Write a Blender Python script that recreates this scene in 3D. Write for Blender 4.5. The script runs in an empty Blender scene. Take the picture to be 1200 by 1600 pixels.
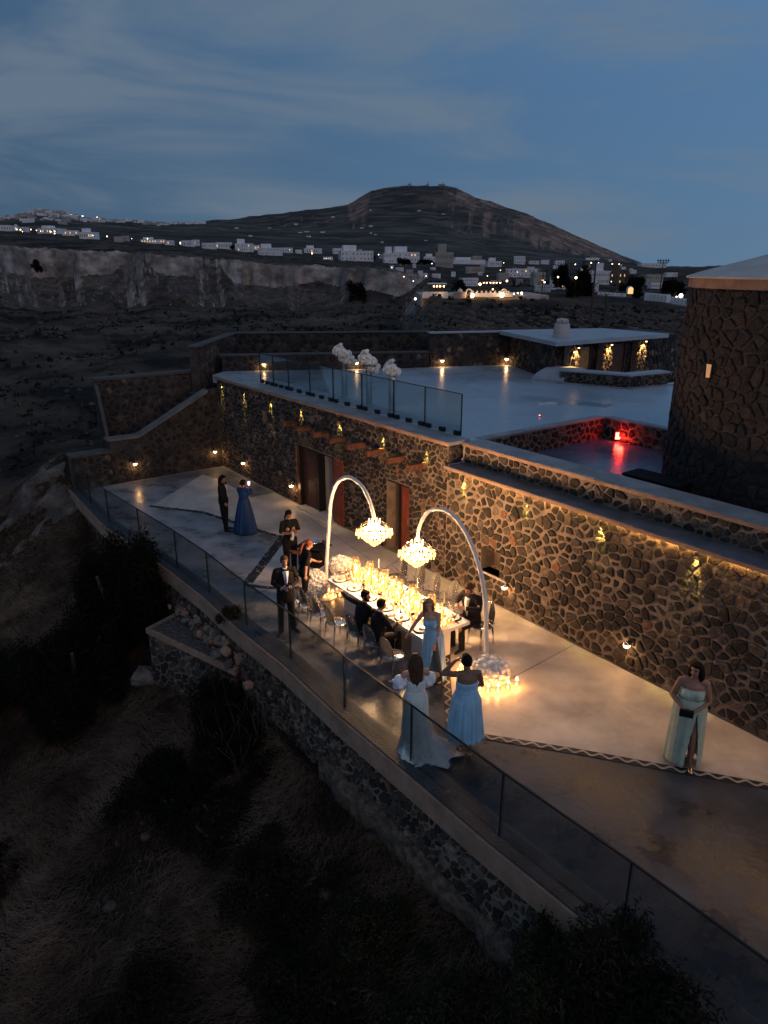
import bpy, math, random
import numpy as np
from mathutils import Vector, Matrix

# ------------------------------------------------------------------ camera, sky, sun, exposure
sc = bpy.context.scene
col = sc.collection
F_PX = 1110.0                      # focal length in pixels of the 1200x1600 photograph
PITCH = math.atan(382 / F_PX)      # camera looks 19 degrees down
CAM_H = 7.5                        # metres above the banquet terrace
cd = bpy.data.cameras.new('camera'); cam = bpy.data.objects.new('camera', cd); col.objects.link(cam)
cd.sensor_fit = 'VERTICAL'; cd.sensor_height = 24; cd.lens = F_PX / 1600 * 24
cd.clip_start = 0.1; cd.clip_end = 30000
cam.location = (0, 0, CAM_H); cam.rotation_euler = (math.pi / 2 - PITCH, 0, 0)
sc.camera = cam
sc.view_settings.view_transform = 'Standard'; sc.view_settings.look = 'None'
sc.view_settings.exposure = 0.0; sc.view_settings.gamma = 1; sc.view_settings.use_curve_mapping = False
sc.render.resolution_x = 768; sc.render.resolution_y = 1024
cy = sc.cycles
cy.use_denoising = True; cy.max_bounces = 6; cy.diffuse_bounces = 3; cy.glossy_bounces = 3
cy.transmission_bounces = 4; cy.transparent_max_bounces = 24; cy.sample_clamp_indirect = 4
cy.use_light_tree = True; cy.caustics_reflective = False; cy.caustics_refractive = False

world = bpy.data.worlds.new('World'); sc.world = world; world.use_nodes = True
wt = world.node_tree; wt.nodes.clear()
def wn(t, **k):
    n = wt.nodes.new(t)
    for a, b in k.items():
        if a.startswith('i_'): n.inputs[a[2:]].default_value = b
        else: setattr(n, a, b)
    return n
out = wn('ShaderNodeOutputWorld'); bg = wn('ShaderNodeBackground')
tc = wn('ShaderNodeTexCoord'); sep = wn('ShaderNodeSeparateXYZ')
wt.links.new(tc.outputs['Generated'], sep.inputs[0])
# dusk: the physical sky with the sun just under the horizon, behind and to the right, under a blue veil
sky = wn('ShaderNodeTexSky', sky_type='NISHITA', sun_disc=False)
sky.sun_elevation = math.radians(1.0); sky.sun_rotation = math.radians(215); sky.altitude = 250
sky.air_density = 1.0; sky.dust_density = 0.6; sky.ozone_density = 5.0
elev = wn('ShaderNodeMapRange'); wt.links.new(sep.outputs['Z'], elev.inputs['Value'])
elev.inputs['From Min'].default_value = 0.0; elev.inputs['From Max'].default_value = 0.55
ramp = wn('ShaderNodeValToRGB'); wt.links.new(elev.outputs[0], ramp.inputs[0])
cr = ramp.color_ramp
cr.elements[0].position = 0.0; cr.elements[0].color = (0.074, 0.136, 0.218, 1)
cr.elements[1].position = 1.0; cr.elements[1].color = (0.090, 0.168, 0.282, 1)
e = cr.elements.new(0.35); e.color = (0.062, 0.129, 0.232, 1)
# lighter to the right (west), darker to the left
side = wn('ShaderNodeMapRange'); wt.links.new(sep.outputs['X'], side.inputs['Value'])
side.inputs['From Min'].default_value = -0.6; side.inputs['From Max'].default_value = 0.6
side.inputs['To Min'].default_value = 0.70; side.inputs['To Max'].default_value = 1.5
mul = wn('ShaderNodeVectorMath', operation='SCALE'); wt.links.new(ramp.outputs[0], mul.inputs[0]); wt.links.new(side.outputs[0], mul.inputs['Scale'])
# soft stretched clouds
mp = wn('ShaderNodeMapping'); wt.links.new(tc.outputs['Generated'], mp.inputs['Vector'])
mp.inputs['Scale'].default_value = (1.0, 1.0, 4.6); mp.inputs['Rotation'].default_value = (0.0, 0.12, 0.3)
mp.inputs['Location'].default_value = (0.9, 1.1, 0.15)
nz = wn('ShaderNodeTexNoise'); wt.links.new(mp.outputs[0], nz.inputs['Vector'])
nz.inputs['Scale'].default_value = 2.1; nz.inputs['Detail'].default_value = 7; nz.inputs['Roughness'].default_value = 0.52
nz.inputs['Distortion'].default_value = 0.7
crm = wn('ShaderNodeMapRange', interpolation_type='SMOOTHSTEP'); wt.links.new(nz.outputs['Fac'], crm.inputs['Value'])
crm.inputs['From Min'].default_value = 0.46; crm.inputs['From Max'].default_value = 0.68; crm.inputs['To Max'].default_value = 0.8
cmix = wn('ShaderNodeMix', data_type='RGBA'); wt.links.new(crm.outputs[0], cmix.inputs['Factor'])
wt.links.new(mul.outputs[0], cmix.inputs['A']); cmix.inputs['B'].default_value = (0.140, 0.188, 0.245, 1)
add = wn('ShaderNodeMix', data_type='RGBA', blend_type='ADD'); add.inputs['Factor'].default_value = 0.012
wt.links.new(cmix.outputs['Result'], add.inputs['A']); wt.links.new(sky.outputs[0], add.inputs['B'])
wt.links.new(add.outputs['Result'], bg.inputs['Color']); bg.inputs['Strength'].default_value = 1.0
wt.links.new(bg.outputs[0], out.inputs[0])

sl = bpy.data.lights.new('sun', 'SUN'); sun = bpy.data.objects.new('sun', sl); col.objects.link(sun)
sl.energy = 0.26; sl.angle = math.radians(60); sl.color = (1.0, 0.60, 0.42)   # last afterglow
sun.rotation_euler = (math.radians(62), 0, math.radians(22))

# ------------------------------------------------------------------ helpers
rng = random.Random(7); nrg = np.random.default_rng(7)
CP, SP = math.cos(PITCH), math.sin(PITCH)
def at(px, py, z=0.0):
    """point of the horizontal plane z seen at a pixel of the photograph"""
    u = (px - 600) / F_PX; v = (800 - py) / F_PX
    t = (z - CAM_H) / (-SP + v * CP)
    return Vector((u * t, (CP + v * SP) * t, z))
def atY(px, py, Y):
    u = (px - 600) / F_PX; v = (800 - py) / F_PX
    t = Y / (CP + v * SP)
    return Vector((u * t, Y, CAM_H + (-SP + v * CP) * t))
# frame of the long stone wall: s along it towards the right, n out over the terrace
O0 = (2.226, 15.693); DD = (0.5927, -0.8055); NN = (-0.8055, -0.5927)
WANG = math.atan2(DD[1], DD[0])
def W(s, n, z=0.0): return Vector((O0[0] + DD[0] * s + NN[0] * n, O0[1] + DD[1] * s + NN[1] * n, z))
def SN(x, y):
    dx, dy = x - O0[0], y - O0[1]
    return dx * DD[0] + dy * DD[1], dx * NN[0] + dy * NN[1]

MATS = {}
def mat(name, c, rough=0.8, metal=0.0, var=0.0, vscale=3.0, c2=None, bump=0.0, bscale=20.0, emit=None, es=0.0,
        spec=0.5, rvar=0.0, detail=5.0, sub=None):
    m = bpy.data.materials.new(name); MATS[name] = m; m.use_nodes = True
    nt = m.node_tree; b = nt.nodes['Principled BSDF']
    b.inputs['Base Color'].default_value = (*c, 1); b.inputs['Roughness'].default_value = rough
    b.inputs['Metallic'].default_value = metal; b.inputs['Specular IOR Level'].default_value = spec
    geo = nt.nodes.new('ShaderNodeNewGeometry')
    if var or c2:
        n = nt.nodes.new('ShaderNodeTexNoise'); n.inputs['Scale'].default_value = vscale; n.inputs['Detail'].default_value = detail
        n.inputs['Roughness'].default_value = 0.6
        nt.links.new(geo.outputs['Position'], n.inputs['Vector'])
        r = nt.nodes.new('ShaderNodeValToRGB'); nt.links.new(n.outputs['Fac'], r.inputs[0])
        a_ = tuple(max(0, x * (1 - var)) for x in c); b_ = tuple(min(1, x * (1 + var)) for x in (c2 or c))
        r.color_ramp.elements[0].position = 0.36; r.color_ramp.elements[0].color = (*a_, 1)
        r.color_ramp.elements[1].position = 0.64; r.color_ramp.elements[1].color = (*b_, 1)
        nt.links.new(r.outputs[0], b.inputs['Base Color'])
        if rvar:
            mr = nt.nodes.new('ShaderNodeMapRange'); nt.links.new(n.outputs['Fac'], mr.inputs['Value'])
            mr.inputs['From Min'].default_value = 0.3; mr.inputs['From Max'].default_value = 0.7
            mr.inputs['To Min'].default_value = max(0.03, rough - rvar); mr.inputs['To Max'].default_value = rough + rvar
            nt.links.new(mr.outputs[0], b.inputs['Roughness'])
    if bump:
        n2 = nt.nodes.new('ShaderNodeTexNoise'); n2.inputs['Scale'].default_value = bscale; n2.inputs['Detail'].default_value = 6
        nt.links.new(geo.outputs['Position'], n2.inputs['Vector'])
        bp = nt.nodes.new('ShaderNodeBump'); bp.inputs['Strength'].default_value = bump; bp.inputs['Distance'].default_value = 0.05
        nt.links.new(n2.outputs['Fac'], bp.inputs['Height']); nt.links.new(bp.outputs[0], b.inputs['Normal'])
    if emit:
        b.inputs['Emission Color'].default_value = (*emit, 1); b.inputs['Emission Strength'].default_value = es
        m.cycles.emission_sampling = 'NONE'
    if sub: b.inputs['Sheen Weight'].default_value = sub
    return m
def glass(name, tint, gloss=1.0, rough=0.02, base=0.04, emit=None, es=0.0, body=0.0, bodyc=(0.35, 0.5, 0.55, 1)):
    """thin clear glass: see-through with a fresnel reflection; body adds a little diffuse film"""
    m = bpy.data.materials.new(name); MATS[name] = m; m.use_nodes = True
    nt = m.node_tree; nt.nodes.clear(); N = nt.nodes.new; L = nt.links.new
    o = N('ShaderNodeOutputMaterial'); tr = N('ShaderNodeBsdfTransparent'); tr.inputs[0].default_value = (*tint, 1)
    g = N('ShaderNodeBsdfGlossy'); g.inputs['Roughness'].default_value = rough
    fr = N('ShaderNodeFresnel'); fr.inputs[0].default_value = 1.5
    mm = N('ShaderNodeMath'); mm.operation = 'MULTIPLY_ADD'; L(fr.outputs[0], mm.inputs[0]); mm.inputs[1].default_value = gloss; mm.inputs[2].default_value = base
    mx = N('ShaderNodeMixShader'); L(mm.outputs[0], mx.inputs[0]); L(tr.outputs[0], mx.inputs[1]); L(g.outputs[0], mx.inputs[2])
    last = mx
    if body:
        d = N('ShaderNodeBsdfDiffuse'); d.inputs[0].default_value = bodyc
        m2 = N('ShaderNodeMixShader'); m2.inputs[0].default_value = body; L(last.outputs[0], m2.inputs[1]); L(d.outputs[0], m2.inputs[2]); last = m2
    if emit:
        e_ = N('ShaderNodeEmission'); e_.inputs[0].default_value = (*emit, 1); e_.inputs[1].default_value = es
        a_ = N('ShaderNodeAddShader'); L(last.outputs[0], a_.inputs[0]); L(e_.outputs[0], a_.inputs[1]); last = a_
        m.cycles.emission_sampling = 'NONE'
    L(last.outputs[0], o.inputs[0])
    return m

def nmesh(name, v, f, mats=None, fm=None, smooth=False):
    me = bpy.data.meshes.new(name)
    v = np.asarray(v, dtype=np.float32); 
    if isinstance(f, np.ndarray):
        k = f.shape[1]; nf = len(f)
        me.vertices.add(len(v)); me.vertices.foreach_set('co', v.ravel())
        me.loops.add(nf * k); me.loops.foreach_set('vertex_index', f.astype(np.int32).ravel())
        me.polygons.add(nf); me.polygons.foreach_set('loop_start', np.arange(0, nf * k, k, dtype=np.int32))
        me.polygons.foreach_set('loop_total', np.full(nf, k, dtype=np.int32))
        me.update(calc_edges=True)
    else:
        me.from_pydata([tuple(map(float, q)) for q in v], [], f)
    for m in (mats or []): me.materials.append(MATS[m] if isinstance(m, str) else m)
    if fm is not None: me.polygons.foreach_set('material_index', np.asarray(fm, dtype=np.int32))
    if smooth: me.polygons.foreach_set('use_smooth', np.ones(len(me.polygons), dtype=bool))
    return me
def link(name, me, parent=None, loc=None, rz=0.0):
    o = bpy.data.objects.new(name, me); col.objects.link(o)
    if parent: o.parent = parent
    if loc is not None: o.location = loc
    if rz: o.rotation_euler = (0, 0, rz)
    return o
def tag(o, label=None, cat=None, group=None, kind=None):
    if label: o['label'] = label
    if cat: o['category'] = cat
    if group: o['group'] = group
    if kind: o['kind'] = kind
    return o
def thing(name, label, cat, loc=(0, 0, 0), rz=0.0, group=None):
    o = bpy.data.objects.new(name, None); col.objects.link(o); o.empty_display_size = 0.2
    o.location = loc; o.rotation_euler = (0, 0, rz)
    return tag(o, label, cat, group)
def copy_tree(o, loc=None, rz=None, label=None, parent=None):
    c = o.copy(); col.objects.link(c)
    if parent: c.parent = parent
    if loc is not None: c.location = loc
    if rz is not None: c.rotation_euler = (0, 0, rz)
    if label: c['label'] = label
    for ch in list(o.children): copy_tree(ch, parent=c)
    return c

class B:
    def __init__(s): s.v = []; s.f = []; s.m = []
    def add(s, v, f, mi=0):
        o = len(s.v); s.v += [tuple(q) for q in v]; s.f += [tuple(i + o for i in q) for q in f]; s.m += [mi] * len(f); return s
    def box(s, c, d, rz=0.0, mi=0, taper=1.0, tilt=0.0):
        x, y, z = d[0] / 2, d[1] / 2, d[2] / 2; ca, sa = math.cos(rz), math.sin(rz); vv = []
        for k in (-1, 1):
            t = taper if k > 0 else 1.0
            for i, j in ((-1, -1), (1, -1), (1, 1), (-1, 1)):
                a, b = i * x * t, j * y * t; vv.append((c[0] + a * ca - b * sa, c[1] + a * sa + b * ca, c[2] + k * z + tilt * a))
        return s.add(vv, [(3, 2, 1, 0), (4, 5, 6, 7), (0, 1, 5, 4), (1, 2, 6, 5), (2, 3, 7, 6), (3, 0, 4, 7)], mi)
    def quadbox(s, p, z0, z1, mi=0):
        """prism over a polygon p of (x,y); z0,z1 numbers or lists"""
        n = len(p); a = z0 if isinstance(z0, (list, tuple)) else [z0] * n; b = z1 if isinstance(z1, (list, tuple)) else [z1] * n
        v = [(q[0], q[1], a[i]) for i, q in enumerate(p)] + [(q[0], q[1], b[i]) for i, q in enumerate(p)]
        return s.add(v, [tuple(range(n))[::-1], tuple(range(n, 2 * n))] + [(i, (i + 1) % n, n + (i + 1) % n, n + i) for i in range(n)], mi)
    def wbox(s, s0, s1, n0, n1, z0, z1, mi=0):
        return s.quadbox([W(s0, n0), W(s1, n0), W(s1, n1), W(s0, n1)], z0, z1, mi)
    def tube(s, pts, r, seg=8, mi=0, ry=None, side=None, caps=True, rnd=False):
        pts = [Vector(p) for p in pts]; n = len(pts)
        r = list(r) if isinstance(r, (list, tuple)) else [r] * n
        ry = list(ry) if isinstance(ry, (list, tuple)) else ([ry] * n if ry else r[:])
        if rnd:
            a = (pts[0] - pts[1]).normalized(); b = (pts[-1] - pts[-2]).normalized()
            e0 = min(r[0], ry[0]); e1 = min(r[-1], ry[-1])
            pts = [pts[0] + a * e0 * .9, pts[0] + a * e0 * .6] + pts + [pts[-1] + b * e1 * .6, pts[-1] + b * e1 * .9]
            r = [r[0] * .4, r[0] * .8] + r + [r[-1] * .8, r[-1] * .4]; ry = [ry[0] * .4, ry[0] * .8] + ry + [ry[-1] * .8, ry[-1] * .4]; n += 4
        vv = []; u = Vector(side) if side else None
        for i in range(n):
            t = (pts[min(i + 1, n - 1)] - pts[max(i - 1, 0)]).normalized()
            if u is None: u = t.orthogonal()
            w = u - t * u.dot(t)
            w = w.normalized() if w.length > 1e-5 else t.orthogonal().normalized()
            if not side: u = w
            q = t.cross(w)
            for k in range(seg):
                a = 2 * math.pi * k / seg
                vv.append(pts[i] + w * (r[i] * math.cos(a)) + q * (ry[i] * math.sin(a)))
        f = [(i * seg + k, i * seg + (k + 1) % seg, (i + 1) * seg + (k + 1) % seg, (i + 1) * seg + k) for i in range(n - 1) for k in range(seg)]
        if caps: f += [tuple(range(seg))[::-1], tuple((n - 1) * seg + k for k in range(seg))]
        return s.add(vv, f, mi)
    def lathe(s, prof, c=(0, 0, 0), seg=16, mi=0, sx=1.0, sy=1.0, a0=0.0, a1=2 * math.pi, wob=None):
        full = abs(a1 - a0 - 2 * math.pi) < 1e-6; m = seg if full else seg + 1; vv = []
        for r, z in prof:
            for k in range(m):
                a = a0 + (a1 - a0) * k / seg; rr = r * (wob(a, z) if wob else 1)
                vv.append((c[0] + rr * math.cos(a) * sx, c[1] + rr * math.sin(a) * sy, c[2] + z))
        f = []
        for i in range(len(prof) - 1):
            for k in range(seg):
                k2 = (k + 1) % m if full else k + 1
                f.append((i * m + k, i * m + k2, (i + 1) * m + k2, (i + 1) * m + k))
        return s.add(vv, f, mi)
    def sph(s, c, r, seg=12, rings=8, mi=0, R=None):
        rx, ry, rz = (r, r, r) if not isinstance(r, (tuple, list)) else r; vv = []
        for i in range(rings + 1):
            p = math.pi * i / rings
            for k in range(seg):
                a = 2 * math.pi * k / seg
                q = Vector((rx * math.sin(p) * math.cos(a), ry * math.sin(p) * math.sin(a), rz * math.cos(p)))
                if R is not None: q = R @ q
                vv.append(Vector(c) + q)
        f = [(i * seg + k, i * seg + (k + 1) % seg, (i + 1) * seg + (k + 1) % seg, (i + 1) * seg + k) for i in range(rings) for k in range(seg)]
        return s.add(vv, f, mi)
    def mesh(s, name, mats, smooth=False):
        return nmesh(name, s.v, s.f, mats if isinstance(mats, (list, tuple)) else [mats], s.m, smooth)
    def obj(s, name, mats, parent=None, smooth=False, loc=None, rz=0.0):
        return link(name, s.mesh(name, mats, smooth), parent, loc, rz)

def lamp(name, kind, loc, power, color, parent=None, size=0.05, rot=None, spot=None, blend=0.5, shape=None, size_y=None):
    l = bpy.data.lights.new(name, kind); o = bpy.data.objects.new(name, l); col.objects.link(o)
    l.energy = power; l.color = color
    if kind == 'AREA':
        l.size = size
        if size_y: l.shape = 'RECTANGLE'; l.size_y = size_y
    else: l.shadow_soft_size = size
    if spot: l.spot_size = spot; l.spot_blend = blend
    o.location = loc
    if rot is not None: o.rotation_euler = rot
    if parent: o.parent = parent
    return o

# vectorised value noise
_perm = np.random.default_rng(3).random((256, 256))
def vnoise(x, y):
    xi = np.floor(x).astype(int); yi = np.floor(y).astype(int); fx = x - xi; fy = y - yi
    fx = fx * fx * (3 - 2 * fx); fy = fy * fy * (3 - 2 * fy)
    g = lambda a, b: _perm[a & 255, b & 255]
    return (g(xi, yi) * (1 - fx) + g(xi + 1, yi) * fx) * (1 - fy) + (g(xi, yi + 1) * (1 - fx) + g(xi + 1, yi + 1) * fx) * fy
def fbm(x, y, o=5, g=0.5):
    x = np.asarray(x, float); y = np.asarray(y, float); a = 1.0; t = 0; s = 0
    for i in range(o):
        t = t + a * (vnoise(x + 17.3 * i, y - 9.1 * i) - 0.5); s += a; a *= g; x = x * 2.03; y = y * 2.03
    return t / s * 2          # about -1..1
def ridged(x, y, o=5, g=0.5):
    x = np.asarray(x, float); y = np.asarray(y, float); a = 1.0; t = 0; s = 0
    for i in range(o):
        t = t + a * (1 - np.abs(2 * vnoise(x + 31.7 * i, y + 5.3 * i) - 1)); s += a; a *= g; x = x * 2.1; y = y * 2.1
    return t / s

# ------------------------------------------------------------------ materials
# concrete and plaster
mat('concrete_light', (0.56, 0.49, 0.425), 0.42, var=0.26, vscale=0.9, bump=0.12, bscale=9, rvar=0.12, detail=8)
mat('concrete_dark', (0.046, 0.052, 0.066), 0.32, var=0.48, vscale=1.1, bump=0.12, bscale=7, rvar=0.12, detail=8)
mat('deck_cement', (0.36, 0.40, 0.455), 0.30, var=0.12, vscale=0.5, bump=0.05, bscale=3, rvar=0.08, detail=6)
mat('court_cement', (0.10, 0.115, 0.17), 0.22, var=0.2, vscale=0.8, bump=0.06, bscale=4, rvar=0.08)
mat('coping_stair', (0.15, 0.135, 0.125), 0.75, var=0.25, vscale=2)
mat('coping_dark', (0.062, 0.057, 0.054), 0.75, var=0.25, vscale=2)
mat('coping_cement', (0.27, 0.265, 0.27), 0.6, var=0.22, vscale=1.8, bump=0.2, bscale=14)
mat('ledge_slate', (0.12, 0.125, 0.14), 0.5, var=0.3, vscale=2.4, bump=0.25, bscale=18)
mat('kerb_slate', (0.035, 0.037, 0.042), 0.45, var=0.4, vscale=3, bump=0.4, bscale=25)
mat('tan_plaster', (0.33, 0.20, 0.135), 0.85, var=0.22, vscale=2.2, bump=0.35, bscale=12)
mat('roof_cement', (0.36, 0.38, 0.42), 0.6, var=0.1, vscale=1.2)
mat('pale_plaster', (0.52, 0.46, 0.42), 0.8, var=0.1, vscale=2, bump=0.2, bscale=8)
mat('footing_mortar', (0.12, 0.088, 0.066), 0.95, var=0.55, vscale=7, bump=1.0, bscale=22)
# floor colour ramps darker over the near half: light falloff put into the colour
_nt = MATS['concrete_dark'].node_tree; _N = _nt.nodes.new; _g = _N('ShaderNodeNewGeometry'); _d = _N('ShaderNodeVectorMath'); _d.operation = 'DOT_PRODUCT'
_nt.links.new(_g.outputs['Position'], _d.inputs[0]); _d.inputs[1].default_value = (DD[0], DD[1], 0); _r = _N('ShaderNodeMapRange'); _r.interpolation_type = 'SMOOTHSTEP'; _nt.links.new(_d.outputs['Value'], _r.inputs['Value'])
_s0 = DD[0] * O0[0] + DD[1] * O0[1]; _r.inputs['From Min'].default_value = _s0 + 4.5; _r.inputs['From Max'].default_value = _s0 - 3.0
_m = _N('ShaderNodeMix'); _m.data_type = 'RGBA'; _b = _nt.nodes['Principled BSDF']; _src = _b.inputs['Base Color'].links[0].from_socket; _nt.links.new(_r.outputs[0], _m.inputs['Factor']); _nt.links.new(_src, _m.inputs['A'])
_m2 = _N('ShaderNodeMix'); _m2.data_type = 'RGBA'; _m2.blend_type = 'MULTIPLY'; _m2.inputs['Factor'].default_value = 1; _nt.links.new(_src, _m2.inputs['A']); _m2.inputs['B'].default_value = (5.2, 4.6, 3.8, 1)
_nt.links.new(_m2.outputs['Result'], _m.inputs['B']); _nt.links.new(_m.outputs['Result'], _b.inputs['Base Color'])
# masonry
mat('mortar_pale', (0.25, 0.185, 0.14), 0.95, var=0.25, vscale=5, bump=0.9, bscale=26)
mat('mortar', (0.235, 0.180, 0.135), 0.95, var=0.25, vscale=5, bump=0.8, bscale=30)
mat('mortar_tower', (0.05, 0.037, 0.031), 0.95, var=0.3, vscale=4, bump=0.8, bscale=24)
mat('slab_top', (0.05, 0.045, 0.043), 0.95, c2=(0.12, 0.10, 0.09), vscale=14, bump=.8, bscale=40)
mat('mortar_dark', (0.06, 0.049, 0.043), 0.95, var=0.3, vscale=4, bump=0.8, bscale=24)
STONES = []
for i, c in enumerate([(0.034, 0.027, 0.024), (0.055, 0.042, 0.035), (0.10, 0.075, 0.058), (0.022, 0.019, 0.018), (0.075, 0.06, 0.052), (0.17, 0.125, 0.095), (0.2, 0.1, 0.06), (0.25, 0.19, 0.145)]):
    STONES.append('stone_%s' % 'abcdefgh'[i]); mat(STONES[-1], c, 0.82, var=0.38, vscale=11, bump=0.9, bscale=34, spec=0.35)
STONE_W = [28, 20, 9, 22, 10, 3, 1.5, 1.5]
# ground and plants
mat('soil', (0.016, 0.010, 0.007), 0.97, spec=.05, c2=(0.045, 0.029, 0.020), vscale=0.6, bump=1.0, bscale=7, detail=8)
mat('rock_rubble', (0.16, 0.135, 0.12), 0.95, var=0.45, vscale=5, bump=0.9, bscale=16)
mat('twig', (0.10, 0.075, 0.058), .9)
mat('dry_straw', (0.06, 0.038, 0.026), 0.95, spec=.1, c2=(0.25, 0.160, 0.112), vscale=0.7)
mat('pale_outcrop', (0.14, 0.118, 0.102), 0.95, var=.5, vscale=1.3, bump=1.0, bscale=6, detail=9)
mat('far_rock', (0.085, 0.064, 0.052), 0.95, var=0.4, vscale=.6)
mat('dark_scrub', (0.007, 0.007, 0.004), 0.9, spec=.15, c2=(0.026, 0.022, 0.011), vscale=1.7)
mat('pine_needles', (0.004, 0.005, 0.003), 0.9, spec=.1, c2=(0.013, 0.013, 0.007), vscale=2.2)
mat('green_leaves', (0.010, 0.012, 0.005), 0.8, spec=.2, c2=(0.04, 0.038, 0.016), vscale=2.6)
mat('bark', (0.06, 0.045, 0.035), 0.95, var=0.3, vscale=9, bump=0.6)
# fittings, furniture
mat('rust_door', (0.20, 0.045, 0.018), 0.45, var=0.3, vscale=3.5)
mat('dark_timber', (0.075, 0.026, 0.014), 0.6, var=0.4, vscale=6)
mat('beam_timber', (0.12, 0.045, 0.024), 0.7, var=0.4, vscale=7, bump=0.4, bscale=20)
mat('honey_door', (0.42, 0.22, 0.06), 0.5, var=0.25, vscale=4)
mat('pale_curtain', (0.5, 0.42, 0.36), 0.9, var=0.08, vscale=2)
mat('black_metal', (0.015, 0.016, 0.018), 0.4, metal=0.3)
mat('chrome', (0.75, 0.72, 0.68), 0.12, metal=1.0)
mat('white_paint', (0.8, 0.78, 0.74), 0.5, var=0.05, vscale=6)
mat('white_table', (0.78, 0.77, 0.76), 0.3, var=0.04, vscale=3)
mat('black_cloth', (0.007, 0.007, 0.008), 0.85, var=0.3, vscale=9, spec=.2)
mat('black_suit', (0.006, 0.006, 0.008), 0.8, var=0.3, vscale=7, spec=.25)
mat('white_shirt', (0.75, 0.74, 0.74), 0.8)
mat('grey_top', (0.5, 0.5, 0.52), 0.85)
mat('blue_tie', (0.10, 0.18, 0.5), 0.5)
mat('royal_blue', (0.003, 0.036, 0.125), 0.7, var=0.25, vscale=5)
mat('powder_blue', (0.27, 0.50, 0.68), 0.6, var=0.12, vscale=6, sub=0.3)
mat('mint_fabric', (0.42, 0.50, 0.38), 0.6, var=0.12, vscale=7, sub=0.3)
mat('ivory_lace', (0.66, 0.72, 0.70), 0.7, var=0.12, vscale=22, bump=0.5, bscale=60, sub=0.3)
mat('white_tulle', (0.82, 0.84, 0.87), 0.8, var=0.08, vscale=14, bump=0.4, bscale=40)
mat('skin_fair', (0.50, 0.27, 0.19), 0.55, var=0.08, vscale=9)
mat('skin_tan', (0.33, 0.16, 0.10), 0.55, var=0.08, vscale=9)
mat('skin_brown', (0.22, 0.105, 0.065), 0.55, var=0.08, vscale=9)
mat('hair_dark', (0.010, 0.006, 0.005), 0.8, spec=.15, var=0.4, vscale=30)
mat('hair_brown', (0.06, 0.03, 0.016), 0.7, spec=.2, var=0.4, vscale=30)
mat('hair_blond', (0.22, 0.12, 0.06), 0.5, var=0.35, vscale=30)
mat('hair_red', (0.16, 0.035, 0.012), 0.5, var=0.3, vscale=30)
mat('eye_dark', (0.02, 0.015, 0.012), 0.3)
mat('lips', (0.32, 0.09, 0.08), 0.5)
mat('gold_shoe', (0.75, 0.5, 0.28), 0.2, metal=0.8)
mat('rose_white', (0.9, 0.86, 0.80), 0.7, var=0.04, vscale=16)
mat('rose_leaf', (0.035, 0.06, 0.02), 0.6, var=0.4, vscale=12)
mat('plate_white', (0.82, 0.8, 0.76), 0.18)
mat('food_amber', (0.62, 0.24, 0.07), 0.6, var=0.3, vscale=40)
mat('food_green', (0.12, 0.22, 0.04), 0.6, var=0.3, vscale=40)
mat('napkin', (0.72, 0.68, 0.66), 0.85)
mat('wine', (0.09, 0.006, 0.012), 0.1)
mat('wax', (0.85, 0.72, 0.5), 0.6, emit=(1.0, 0.44, 0.11), es=2.0)
mat('flame', (1, 0.7, 0.3), 0.5, emit=(1.0, 0.60, 0.20), es=22)
mat('bulb_warm', (1, 0.8, 0.5), 0.5, emit=(1.0, 0.62, 0.28), es=12)
mat('bulb_white', (1, 0.95, 0.85), 0.5, emit=(1.0, 0.92, 0.8), es=5)
mat('bulb_yellow', (1, 0.9, 0.4), 0.5, emit=(1.0, 0.85, 0.25), es=14)
mat('bulb_red', (1, 0.1, 0.05), 0.5, emit=(1.0, 0.05, 0.03), es=30)
mat('window_amber', (0.6, 0.4, 0.2), 0.5, emit=(1.0, 0.6, 0.22), es=1.1)
mat('window_dark', (0.09, 0.09, 0.095), 0.3)
mat('sign_red', (0.7, 0.05, 0.03), 0.5, emit=(1.0, 0.08, 0.04), es=1.0)
mat('sign_green', (0.2, 0.6, 0.2), 0.5, emit=(0.35, 1.0, 0.35), es=0.6)
mat('phone_screen', (0.8, 0.7, 0.9), 0.2, emit=(0.95, 0.8, 1.0), es=2.5)
mat('whitewash', (0.80, 0.78, 0.77), 0.8, var=0.1, vscale=0.2)
mat('whitewash_warm', (0.42, 0.37, 0.32), 0.85, var=0.12, vscale=0.2)
mat('brown_wall', (0.12, 0.085, 0.06), 0.9, var=0.3, vscale=0.4)
glass('balustrade_glass', (0.955, 0.975, 0.98), gloss=.6, rough=0.02, base=0.0, body=0.006)
glass('glass_upper', (0.91, 0.955, 0.965), gloss=.6, rough=0.02, base=0.0, body=0.022)
mat('glass_edge', (0.008, 0.012, 0.014), 0.6, spec=.2)
glass('acrylic', (0.975, 0.97, 0.965), gloss=1.0, rough=0.08, base=0.02, body=.06, bodyc=(.8, .78, .75, 1))
glass('candle_glass', (0.95, 0.88, 0.78), gloss=.8, rough=0.05, base=0.0, emit=(1.0, 0.37, 0.08), es=0.26)
glass('wine_glass', (0.98, 0.97, 0.95), gloss=1.0, rough=0.03, base=0.01, body=.02, bodyc=(.8, .78, .75, 1))
glass('crystal', (0.95, 0.9, 0.82), gloss=1.0, rough=0.1, base=0.05, emit=(1.0, 0.52, 0.15), es=1.9)
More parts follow.
